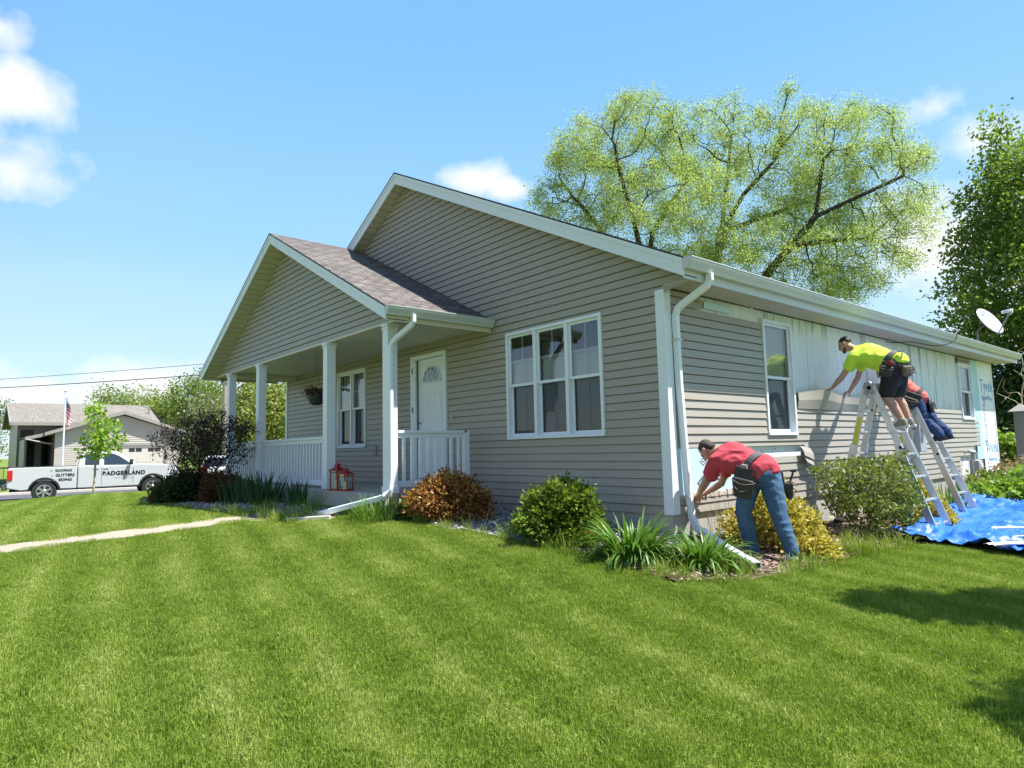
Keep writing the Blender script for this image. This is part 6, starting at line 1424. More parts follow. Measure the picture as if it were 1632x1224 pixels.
def pickup():
    # rear axle and front axle lie along the street
    hd = math.atan2(3.57, .36); c = math.cos(hd), math.sin(hd); half = .87
    rear = Vector((-26.46, -3.52, 0)); ctr = rear+Vector((c[0], c[1], 0))*1.83+Vector((-c[1], c[0], 0))*half
    T = vehicle_frame((ctr.x, ctr.y, -.845), hd); t = thing('pickup_truck', 'white work pickup truck with printed lettering parked in the street', 'pickup truck', T(0, 0, 0))
    xr, xf, rw = -1.83, 1.83, .405
    def arch(xc, r, n=10): return [(xc+r*math.cos(a), max(.47, .42+r*math.sin(a))) for a in np.linspace(math.pi-.12, .12, n)]
    def slab(poly, y0, y1, m, name, par, bev=.02, taper=None):
        b = MB(); n = len(poly); vs = []
        for y in (y0, y1): vs += [T(u, y, v) for u, v in poly]
        b.add(vs, [tuple(range(n-1, -1, -1)), tuple(n+k for k in range(n))]+[(k, (k+1) % n, n+(k+1) % n, n+k) for k in range(n)]); return b.build(name, m, par, bevel=bev)
    low = .47
    # bed side panels + tailgate, with wheel arches; right side is y=-.99
    bed = [(-2.98, low+.10), (-2.98, 1.28), (-2.90, 1.34), (-.80, 1.345), (-.80, low)]+[p for p in reversed(arch(xr, .50))]+[(-2.55, low)]
    for y0, y1 in ((-1.0, -.86), (.86, 1.0)): slab(bed, y0, y1, M_PAINT, 'bed', t, .03)
    slab([(-2.97, .66), (-2.97, 1.29), (-2.90, 1.29), (-2.90, .66)], -.859, .859, M_PAINT, 'tailgate', t, .01)
    slab([(-2.9, .70), (-2.9, .78), (-.81, .78), (-.81, .70)], -.858, .858, M_ARCH, 'bed_floor', t, 0)
    slab([(-.86, .78), (-.86, 1.30), (-.81, 1.30), (-.81, .78)], -.857, .857, M_PAINT, 'bed', t, .01)
    b = MB(); b.bar(T(-2.9, -.93, 1.352), T(-.82, -.93, 1.357), .12, .03); b.build('bed_rail', M_BLACK, t, bevel=.006)
    # cab + bonnet lower body
    body = [(-.775, low), (-.775, 1.335), (1.02, 1.33), (1.25, 1.36), (2.45, 1.30), (2.66, 1.22), (2.74, 1.05), (2.74, .62), (2.62, low)]+[p for p in reversed(arch(xf, .51))]
    b = MB(); n = len(body); vs = []
    for y, ins in ((-1.0, 0), (1.0, 0)): vs += [T(u, y, v) for u, v in body]
    b.add(vs, [tuple(range(n-1, -1, -1)), tuple(n+k for k in range(n))]+[(k, (k+1) % n, n+(k+1) % n, n+k) for k in range(n)]); b.build('body', M_PAINT, t, bevel=.035)
    # greenhouse
    gh_lo = [(-.77, 1.30), (1.33, 1.30)]; roof_ = [(-.64, 1.88), (-.50, 1.925), (.30, 1.935), (.55, 1.90)]
    b = MB(); sec = []
    for (u, v, hw) in ((-.77, 1.30, .965), (-.70, 1.66, .84), (-.62, 1.87, .75), (-.48, 1.925, .70), (.28, 1.935, .70), (.55, 1.89, .73), (1.33, 1.31, .93)): sec.append((u, v, hw))
    vs = [T(u, -hw, v) for u, v, hw in sec]+[T(u, hw, v) for u, v, hw in sec]; n = len(sec)
    b.add(vs, [tuple(range(n)), tuple(2*n-1-k for k in range(n))]+[(k, n+k, n+k+1, k+1) for k in range(n-1)]+[(0, n-1, 2*n-1, n)]); b.build('cab', M_PAINT, t, bevel=.03)
    def yside(v): return .965-(v-1.30)/(1.87-1.30)*(.965-.755)
    def sidewin(poly, name, par):
        for sg in (-1, 1):
            b = MB(); vs = [T(u, sg*(yside(v)+.006), v) for u, v in poly]+[T(u, sg*(yside(v)-.02), v) for u, v in poly]; n = len(poly); b.add(vs, [tuple(range(n)), tuple(2*n-1-k for k in range(n))]+[(k, (k+1) % n, n+(k+1) % n, n+k) for k in range(n)]); b.build(name, M_CARGL, par)
    sidewin([(-.55, 1.37), (-.53, 1.79), (-.06, 1.80), (-.06, 1.37)], 'side_window', t); sidewin([(.10, 1.37), (.10, 1.80), (.42, 1.80), (.62, 1.70), (1.02, 1.40), (1.02, 1.37)], 'side_window', t)
    b = MB(); b.add([T(.60, -.66, 1.865), T(.60, .66, 1.865), T(1.30, .84, 1.345), T(1.30, -.84, 1.345), T(.57, -.66, 1.83), T(.57, .66, 1.83), T(1.27, .84, 1.30), T(1.27, -.84, 1.30)], [(0, 3, 2, 1), (4, 5, 6, 7), (0, 1, 5, 4), (1, 2, 6, 5), (2, 3, 7, 6), (3, 0, 4, 7)]); b.build('windscreen', M_CARGL, t)
    for sg in (-1, 1):
        b = MB()
        for xs, z0, z1 in ((-.785, .5, 1.33), (.02, .52, 1.34), (1.12, .60, 1.33)): b.box(0, 0, 0, 0, 0, 0) if False else b.add([T(xs-.006, sg*1.0025, z0), T(xs+.006, sg*1.0025, z0), T(xs+.006, sg*1.0025, z1-.10), T(xs-.006, sg*1.0025, z1-.10)], [(0, 1, 2, 3)])
        b.build('door_seam', M_ARCH, t, recalc=False)
        for xs in (-.05-.12, .98-.86-.0+.05):
            b = MB(); b.bar(T(xs-.09, sg*1.010, 1.225), T(xs+.09, sg*1.010, 1.225), .026, .03); b.build('door_handle', M_PAINT, t, bevel=.006)
        b = MB(); b.bar(T(1.02, sg*.97, 1.40), T(1.04, sg*1.14, 1.42), .05, .05); b.bar(T(1.02, sg*1.12, 1.42), T(1.02, sg*1.16, 1.42), .0, .0) if False else None; b.bar(T(1.03, sg*1.15, 1.34), T(1.03, sg*1.15, 1.56), .11, .16); b.build('mirror', M_BLACK, t, bevel=.02)
        b = MB(); b.bar(T(-2.90, sg*.932, .86), T(-2.90, sg*.932, 1.24), .165, .20, (1, 0, 0)); b.build('tail_light', M_TAIL, t, bevel=.012)
        b = MB(); b.bar(T(2.70, sg*.80, 1.02), T(2.70, sg*.80, 1.20), .26, .12, (1, 0, 0)); b.build('headlight', M_GLASSD, t, bevel=.015)
        for xw in (xr, xf): wheel(T, xw, sg*.855, rw, .27, sg, t)
        for xw in (xr, xf):
            b = MB(); pts = [(xw+.52*math.cos(a), .40+.52*math.sin(a)) for a in np.linspace(math.pi-.05, .05, 16)]+[(xw+.46*math.cos(a), .40+.46*math.sin(a)) for a in np.linspace(.05, math.pi-.05, 16)]
            n = len(pts); b.add([T(u, sg*1.012, v) for u, v in pts]+[T(u, sg*.80, v) for u, v in pts], [tuple(range(n)), tuple(2*n-1-k for k in range(n))]+[(k, (k+1) % n, n+(k+1) % n, n+k) for k in range(n)]); b.build('wheel_arch', M_ARCH, t)
    slab([(-2.9, .42), (-2.9, .66), (2.6, .66), (2.6, .42)], -.78, .78, M_ARCH, 'chassis', t, 0)
    b = MB(); b.bar(T(-3.06, -.96, .60), T(-3.06, .96, .60), .16, .20, (0, 0, 1)); b.build('bumper', mat('dull_chrome', (.16, .16, .18), .3, metal=.7), t, bevel=.025)
    b = MB(); b.bar(T(2.78, -.95, .60), T(2.78, .95, .60), .16, .26, (0, 0, 1)); b.build('bumper', M_CHROME, t, bevel=.03)
    b = MB(); b.bar(T(2.735, -.66, .98), T(2.735, .66, .98), .10, .34, (0, 0, 1)); b.build('grille', M_BLACK, t, bevel=.02)
    # lettering on the right-hand side
    f_ = Vector(T(1, 0, 0))-Vector(T(0, 0, 0)); MI = mat('black_vinyl', (.012, .012, .016), .4); MG = mat('grey_vinyl', (.30, .33, .38), .4); M_SW = mat('tan_vinyl', (.45, .28, .10), .4)
    YS = lambda x, z: 1.0
    def word(s, size, x, z, m, **kw): letters(s, size, T(x, -YS(x, z)-.006, z), f_, (0, 0, 1), m, t, **kw)
    word('BADGERLAND', .215, .80, 1.01, MI, bold=.009, spacing=1.10); word('EXTERIORS', .075, .80, .83, MG, spacing=1.9)
    word('ROOFING', .12, -1.23, 1.185, MI, bold=.003); word('GUTTERS', .145, -1.18, 1.005, MI, bold=.004); word('SIDING', .135, -1.17, .83, MI, bold=.004)
    for x, z in ((-1.62, 1.185), (-1.60, 1.0), (-1.52, .83)):
        b = MB(); b.add([T(x-.03, -1.0055, z-.03), T(x+.03, -1.0055, z-.03), T(x+.03, -1.0055, z+.03), T(x-.03, -1.0055, z+.03)], [(0, 1, 2, 3)]); b.build('lettering', MG, t, recalc=False)
pickup()
def white_car():
    """rear of a white car standing on the neighbour driveway, glimpsed through the bush"""
    T = vehicle_frame((-30.1, 4.0, -.80), math.pi-.3+math.pi*.0); t = thing('parked_car', 'white car with red tail lights glimpsed through the purple bush', 'car', T(0, 0, 0))
    prof = [(-2.1, .35), (-2.15, .75), (-2.05, 1.02), (-1.9, 1.08), (1.0, 1.0), (2.0, .85), (2.15, .6), (2.1, .35)]
    b = MB(); n = len(prof); b.add([T(u, -.88, v) for u, v in prof]+[T(u, .88, v) for u, v in prof], [tuple(range(n-1, -1, -1)), tuple(n+k for k in range(n))]+[(k, (k+1) % n, n+(k+1) % n, n+k) for k in range(n)]); b.build('body', M_PAINT, t, bevel=.06)
    sec = [(-2.0, 1.05, .84), (-1.72, 1.48, .66), (-1.4, 1.58, .62), (.0, 1.57, .62), (.9, 1.02, .80)]; n = len(sec); b = MB(); b.add([T(u, -h, v) for u, v, h in sec]+[T(u, h, v) for u, v, h in sec], [tuple(range(n)), tuple(2*n-1-k for k in range(n))]+[(k, n+k, n+k+1, k+1) for k in range(n-1)]+[(0, n-1, 2*n-1, n)]); b.build('cabin', M_PAINT, t, bevel=.04)
    b = MB(); b.add([T(-2.0, -.62, 1.12), T(-2.0, .62, 1.12), T(-1.76, .52, 1.47), T(-1.76, -.52, 1.47)], [(0, 1, 2, 3)]); b.build('rear_window', M_CARGL, t, recalc=False)
    for sg in (-1, 1):
        b = MB(); b.bar(T(-2.10, sg*.70, .74), T(-2.08, sg*.70, 1.06), .30, .10, (1, 0, 0)); b.build('tail_light', M_TAIL, t, bevel=.02)
        b = MB(); b.add([T(-1.5, sg*.80, 1.14), T(-1.4, sg*.665, 1.48), T(-.1, sg*.665, 1.48), T(.55, sg*.78, 1.14)], [(0, 1, 2, 3)]); b.build('side_window', M_CARGL, t, recalc=False)
        for xw in (-1.3, 1.35): wheel(T, xw, sg*.78, .32, .2, sg, t, 5)
    b = MB(); b.bar(T(-2.165, -.25, .82), T(-2.165, .25, .82), .02, .13, (0, 0, 1)); b.build('number_plate', mat('plate_grey', (.6, .6, .58), .5), t)
    b = MB(); b.bar(T(-2.14, -.86, .48), T(-2.14, .86, .48), .10, .18, (0, 0, 1)); b.build('bumper', M_BLACK, t, bevel=.03)
white_car()
# ================================================================== PEOPLE
def V_(p): return Vector(p)
def hullmesh(bm, spheres, n=14, m=8):
    """convex hull of spheres (p, r) or ellipsoids (p, (rx,ry,rz), Matrix)"""
    vs = []
    for s in spheres:
        p = V_(s[0]); r = s[1]
        for i in range(m+1):
            ph = -math.pi/2+math.pi*i/m; k_ = 1 if i in (0, m) else n
            for k in range(k_):
                d = Vector((math.cos(ph)*math.cos(2*math.pi*k/n), math.cos(ph)*math.sin(2*math.pi*k/n), math.sin(ph)))
                if isinstance(r, tuple): d = Vector((d.x*r[0], d.y*r[1], d.z*r[2])); d = (s[2] @ d) if len(s) > 2 else d
                else: d = d*r
                vs.append(bm.verts.new(p+d))
    res = bmesh.ops.convex_hull(bm, input=vs)
    junk = [e for e in res['geom_interior']+res['geom_unused'] if isinstance(e, bmesh.types.BMVert)]
    bmesh.ops.delete(bm, geom=list(set(junk)), context='VERTS')
def blobs_obj(name, prims, m, parent, voxel=.008, smooth=4, wrinkle=0, wfreq=14, wdir=None, seed=0):
    bm = bmesh.new()
    for pr in prims: hullmesh(bm, pr)
    me = bpy.data.meshes.new(name); bm.to_mesh(me); bm.free()
    o = bpy.data.objects.new(name, me); COL.objects.link(o)
    r = o.modifiers.new('remesh', 'REMESH'); r.mode = 'VOXEL'; r.voxel_size = voxel
    if smooth: s = o.modifiers.new('smooth', 'SMOOTH'); s.iterations = smooth; s.factor = .5
    dg = bpy.context.evaluated_depsgraph_get(); dg.update(); me2 = bpy.data.meshes.new_from_object(o.evaluated_get(dg)); bpy.data.objects.remove(o); bpy.data.meshes.remove(me)
    me2.name = name
    if wrinkle:
        nv = len(me2.vertices); co = np.empty(nv*3); no = np.empty(nv*3); me2.vertices.foreach_get('co', co); me2.vertex_normals.foreach_get('vector', no); co = co.reshape(-1, 3); no = no.reshape(-1, 3)
        w = wdir or (1, 1, 1); d = np.array([(1-abs(mnoise.noise(Vector((c[0]*wfreq*w[0]+seed, c[1]*wfreq*w[1], c[2]*wfreq*w[2]))))*2.2) for c in co]); co += no*(d*wrinkle)[:,None]
        me2.vertices.foreach_set('co', co.ravel()); me2.update()
    me2.polygons.foreach_set('use_smooth', [True]*len(me2.polygons))
    return link(name, me2, m, parent)
def cap(a, ra, b, rb): return [(a, ra), (b, rb)]
def frame(fwd, up):
    f = V_(fwd).normalized(); u = V_(up); u = (u-f*u.dot(f)).normalized(); r = f.cross(u); return f, u, r     # r: to the person's right
def head_prims(c, fwd, up):
    f, u, r = frame(fwd, up); c = V_(c); M = Matrix((r, f, u)).transposed(); P = lambda x, y, z: c+r*x+f*y+u*z
    pr = [[(P(0, -.012, .030), (.074, .094, .085), M)], [(P(0, .0, .0), (.068, .085, .075), M), (P(0, .045, -.085), (.036, .032, .024), M), (P(0, .01, -.05), (.055, .06, .04), M)],
          [(P(0, .088, .012), .010), (P(0, .112, -.020), .0115), (P(.012, .094, -.026), .008), (P(-.012, .094, -.026), .008)],       # nose
          [(P(-.034, .078, .028), .010), (P(.034, .078, .028), .010)],                                              # brow
          [(P(-.020, .082, -.058), .007), (P(.020, .082, -.058), .007), (P(0, .090, -.057), .008)], [(P(-.017, .080, -.068), .007), (P(.017, .080, -.068), .007), (P(0, .087, -.069), .008)],   # lips
          [(P(0, .072, -.095), .017)]]
    for s in (-1, 1): pr += [[(P(s*.074, -.008, .022), .012), (P(s*.082, -.020, .018), .013), (P(s*.074, -.010, -.022), .009)]]    # ears
    return pr, P, M, (f, u, r)
def hand_prims(wr, d, n, side, curl=(.5, .8, .6), spread=.06, thumb=.5):
    """wr wrist, d direction of the palm, n direction the fingers curl towards, side: +1 thumb lies along d x n"""
    wr = V_(wr); d = V_(d).normalized(); n = V_(n); n = (n-d*n.dot(d)).normalized(); w = d.cross(n)*side
    pr = [[(wr, .026), (wr+d*.03+w*.012, .022), (wr+d*.075+w*.026, .015), (wr+d*.075-w*.030, .014), (wr+d*.03-w*.016, .02)]]
    lens = [(.040, .024, .020), (.045, .028, .021), (.041, .026, .021), (.031, .020, .018)]; rad = (.0098, .0100, .0096, .0085)
    for k in range(4):
        off = .030-.0205*k; p = wr+d*(.080-.004*abs(k-1))+w*off; ang = 0; sp = (1.5-k)*spread
        dd0 = (d*math.cos(sp)+w*math.sin(sp)).normalized(); r_ = rad[k]
        for q in range(3):
            ang += curl[q]*(1+.08*k); dd = dd0*math.cos(ang)+n*math.sin(ang); p2 = p+dd*lens[k][q]; pr.append([(p, r_), (p2, r_*.93)]); p = p2; r_ *= .93
    p = wr+d*.022+w*.028; t1 = (d*.62+w*.62+n*.45).normalized(); p2 = p+t1*.040; t2 = (d*.75+w*.15+n*(.4+thumb)).normalized(); p3 = p2+t2*.030; p4 = p3+(t2+n*.3).normalized()*.024
    pr += [[(p, .016), (p2, .0125)], [(p2, .0118), (p3, .0108)], [(p3, .0105), (p4, .0092)]]
    return pr
def shoe(person, heel, toe, h, m, sole, sx=.046):
    heel = V_(heel); toe = V_(toe); d = (toe-heel).normalized(); L_ = (toe-heel).length; up = Vector((0, 0, 1)); up = (up-d*up.dot(d)).normalized()
    o = blobs_obj('shoe', [[(heel+d*.05+up*.035, .040), (heel+d*L_*.55+up*.032, .043), (heel+d*(L_-.05)+up*.022, .036), (heel+d*(L_-.03)+up*.018, .028)], [(heel+d*.05+up*.04, .040), (heel+d*.06+up*.085, .044), (heel+d*L_*.45+up*.055, .038)]], m, person, .007, 3)
    b = MB(); s = d.cross(up).normalized(); pts = [(0, .030), (.05, .038), (L_*.5, .036), (L_*.72, .044), (L_*.92, .034), (L_, .012)]; out = [(x, w) for x, w in pts]+[(x, -w) for x, w in reversed(pts)]
    b.prism(out, lambda u, v, t: heel+d*u+s*v+up*t, -.012, .014); b.build('sole', sole, o, bevel=.003)
    return o
M_SKIN = mat('tanned_skin', (.40, .215, .145), .5, .1, 18, bump=.1, bscale=90); M_SKIN2 = mat('fair_skin', (.46, .26, .185), .5, .1, 18, bump=.1, bscale=90)
M_HAIR = mat('dark_hair', (.032, .022, .016), .6, .3, 60, bump=.8, bscale=160); M_HAIR2 = mat('black_hair', (.010, .009, .009), .55, .3, 60, bump=.8, bscale=160)
M_SHIRTR = mat('red_tee', (.46, .045, .065), .85, .07, 10, bump=.35, bscale=9); M_SHIRTL = mat('lime_tee', (.56, .80, .055), .8, .05, 10, bump=.35, bscale=9)
def denim_mat(name, a):
    return mat(name, a, .85, .22, 7, bump=.4, bscale=16, dirt=.4, dirtcol=tuple(min(1, c*2.0+.02) for c in a))
M_JEAN = denim_mat('blue_denim', (.040, .095, .175)); M_JEAN2 = denim_mat('dark_denim', (.018, .045, .12)); M_SHORT = mat('black_shorts', (.012, .012, .016), .85, .2, 10, bump=.3, bscale=12)
M_LEATH = mat('dark_leather', (.028, .023, .021), .55, .3, 20, bump=.4, bscale=50); M_LEATHB = mat('worn_leather', (.115, .085, .062), .6, .3, 20, bump=.4, bscale=50); M_WEB = mat('dark_webbing', (.055, .055, .06), .7, .15, 40)
M_SHOEW = mat('white_trainer', (.62, .64, .66), .5, .1, 15); M_SHOEK = mat('khaki_shoe', (.24, .215, .165), .8, .15, 20); M_SHOEB = mat('black_shoe', (.015, .015, .016), .5); M_EYE = mat('eye_dark', (.02, .015, .012), .2)
def loop(c, ax, rx, ry, xdir, n=28):
    ax = V_(ax).normalized(); x = V_(xdir); x = (x-ax*x.dot(ax)).normalized(); y = ax.cross(x); return [V_(c)+x*(rx*math.cos(2*math.pi*k/n))+y*(ry*math.sin(2*math.pi*k/n)) for k in range(n+1)], x, y
def belt(person, c, ax, rx, ry, xdir, wd=.055, m=None):
    ax = V_(ax).normalized(); pts, x, y = loop(c, ax, rx, ry, xdir); b = MB(); n = len(pts); vs = []
    for i, p in enumerate(pts):
        o = (p-V_(c)).normalized(); vs += [p-ax*wd/2, p+ax*wd/2, p+ax*wd/2+o*.006, p-ax*wd/2+o*.006]
    fs = []
    for i in range(n-1):
        for k in range(4): fs.append((i*4+k, i*4+(k+1) % 4, (i+1)*4+(k+1) % 4, (i+1)*4+k))
    b.add(vs, fs); return b.build('tool_belt', m or M_LEATH, person)
def pouch(bl, top, out, along, w=.15, h=.20, dpt=.06, m=None, tilt=0):
    """open leather bag hanging from the belt: back plate, bulging bag, lighter rim"""
    top = V_(top); o = V_(out).normalized(); a = V_(along); a = (a-o*a.dot(o)).normalized(); dn = o.cross(a); dn = dn if dn.z < 0 else -dn; dn = (dn+a*tilt).normalized()
    p = blobs_obj('pouch', [[(top+a*w*.42, .012), (top-a*w*.42, .012), (top+dn*h*.55+a*w*.45, .012), (top+dn*h*.55-a*w*.45, .012)], [(top+dn*h*.40+a*w*.38+o*dpt*.7, .022), (top+dn*h*.40-a*w*.38+o*dpt*.7, .022), (top+dn*h*.85+a*w*.25+o*dpt*.35, .035), (top+dn*h*.85-a*w*.25+o*dpt*.35, .035), (top+dn*h*.5+a*w*.35, .015), (top+dn*h*.5-a*w*.35, .015)]], m or M_LEATH, bl, .008, 2)
    b = MB(); q = top+dn*h*.38; b.tube(curve_pts([q+a*w*.46+o*.012, q+a*w*.42+o*dpt*.9+dn*.02, q+o*dpt*1.25+dn*.045, q-a*w*.42+o*dpt*.9+dn*.02, q-a*w*.46+o*.012], 5), .006, 6); b.build('rim', M_LEATHB, p)
    b = MB(); q = top+dn*h*.62; b.tube(curve_pts([q+a*w*.36+o*dpt*.9, q+o*dpt*1.35+dn*.04, q-a*w*.36+o*dpt*.9], 5), .005, 6); b.build('pocket_edge', M_LEATHB, p)
    return p, dn
def eyes(person, P):
    for s in (-1, 1):
        b = MB(); b.sphere(P(s*.032, .079, .008), .0095, 10, 6); b.build('eye', M_EYE, person, smooth=True)

# ---------------------------------------------------------------- worker in red, bending at the corner
def red_worker():
    t = thing('person', 'man in red tee shirt and jeans bending over the torn siding near the corner', 'person', (1.0, .3, -.45))
    pel = V_((.92, .28, .49)); chest = V_((.62, .30, .655)); neck = V_((.46, .30, .72)); headc = V_((.325, .245, .715))
    hr, hl = V_((.99, .40, .42)), V_((.86, .17, .42)); hr, hl = V_((.99, .33, .42)), V_((.82, .27, .42))
    kr, kl = V_((1.10, .29, .03)), V_((.73, .22, .05)); ar, al = V_((1.215, .285, -.345)), V_((.755, .34, -.335))
    sn, sf = V_((.52, .105, .60)), V_((.45, .49, .62)); en, ef = V_((.285, .20, .345)), V_((.28, .56, .335)); wn, wf = V_((.125, .315, .205)), V_((.13, .475, .225))
    hp, P, M, (f, u, r) = head_prims(headc, (-.50, .02, -.86), (-.85, -.10, .50))
    body = hp+[cap(neck-V_((-.05, 0, .02)), .062, headc+V_((.03, .02, -.01)), .055), [(chest, .10), (pel, .10), (sn, .05), (sf, .05)], cap(hr, .09, kr, .06), cap(kr, .058, ar, .04), cap(hl, .09, kl, .06), cap(kl, .058, al, .04),
               cap(sn, .050, en, .040), [(en, .041), (en+(wn-en)*.3, .041), (wn, .026)], cap(sf, .050, ef, .040), [(ef, .041), (ef+(wf-ef)*.3, .041), (wf, .026)], cap(ar, .04, ar+V_((-.1, .09, -.05)), .03), cap(al, .04, al+V_((-.1, .09, -.05)), .03)]
    body += hand_prims(wn, (-.62, .35, -.40), (-.3, .1, -.9), 1, (.35, .5, .4)); body += hand_prims(wf, (-.72, -.10, -.40), (-.3, 0, -.9), -1, (.35, .5, .4))
    blobs_obj('body', body, M_SKIN, t, .0056, 2)
    eyes(t, P)
    blobs_obj('hair', [[(P(0, -.021, .037), (.0765, .0945, .0835), M)], [(P(0, -.06, .0), (.070, .055, .06), M), (P(0, -.03, .06), (.074, .08, .06), M)], [(P(-.035, .020, .088), .014), (P(.035, .020, .088), .014), (P(0, .034, .094), .013)]], M_HAIR, t, .006, 2)
    ax = (chest-pel).normalized()
    blobs_obj('shirt', [[(sn+V_((.02, .01, .01)), .082), (sf+V_((.02, -.01, .01)), .082), (chest, .15), (neck+V_((.04, 0, -.02)), .075)], [(sn+V_((.03, .02, -.01)), .082), (sf+V_((.03, -.02, -.01)), .082), (pel+ax*.12, .145)], [(chest, .152), (chest+V_((.05, -.10, -.06)), .10), (pel+ax*.10, .150), (pel+ax*.06+V_((-.03, -.08, -.05)), .09), (pel+ax*.06+V_((.0, .1, -.0)), .09)], [(pel+ax*.10, .150), (pel+V_((.02, .02, .03)), .150), (pel+V_((.07, .04, .0)), .115), (pel+V_((-.01, -.06, .0)), .11)],
                         [(sn, .082), (sn+(en-sn)*.50, .072), (sn+(en-sn)*.52+V_((.02, 0, -.02)), .068)], [(sf, .082), (sf+(ef-sf)*.5, .072)]], M_SHIRTR, t, .0085, 3, .011, 7, (1, 1, 2.0), 3)
    blobs_obj('jeans', [[(pel+V_((.02, .0, -.03)), .140), (hr, .118), (hl, .115), (pel+V_((.08, .05, -.05)), .10)], [(hr, .120), (kr, .083)], [(kr, .083), (ar+V_((-.01, 0, .06)), .067), (ar+V_((.0, 0, .035)), .066)], [(hl, .115), (kl, .083)], [(kl, .083), (al, .067), (al+V_((0, 0, -.04)), .068)]], M_JEAN, t, .0085, 3, .008, 8, (1, 1, 1.7), 8)
    shoe(t, (1.272, .235, -.405), (1.07, .41, -.43), .09, M_SHOEW, M_BLACK); shoe(t, (.80, .30, -.41), (.60, .47, -.42), .09, M_SHOEW, M_BLACK)
    c = pel+ax*.075; bl = belt(t, c, ax, .172, .176, (0, 1, 0), .07, M_WEB)
    near = V_((.35, -.92, 0)); pouch(bl, c+V_((.0, -.170, .00)), (.25, -.95, .1), (1, .25, -.25), .24, .33, .10, M_LEATH, .12); pp, dn = pouch(bl, c+V_((.20, .19, -.05)), (.80, .45, .1), (-.5, .8, 0), .19, .30, .10, M_LEATH)
    b = MB(); b.tube([c+V_((-.03, -.185, .02)), c+V_((.03, -.19, .015))], [.030, .024], 10); b.build('badge', mat('silver_patch', (.22, .22, .24), .4), bl)
    b = MB(); q = c+V_((.27, .22, -.16)); b.tube([q, q+V_((.03, .03, .12))], .011, 6); b.tube([q+V_((-.0, .03, .12)), q+V_((.06, .03, .12))], .013, 6); b.build('hammer', M_BLACK, bl)
red_worker()

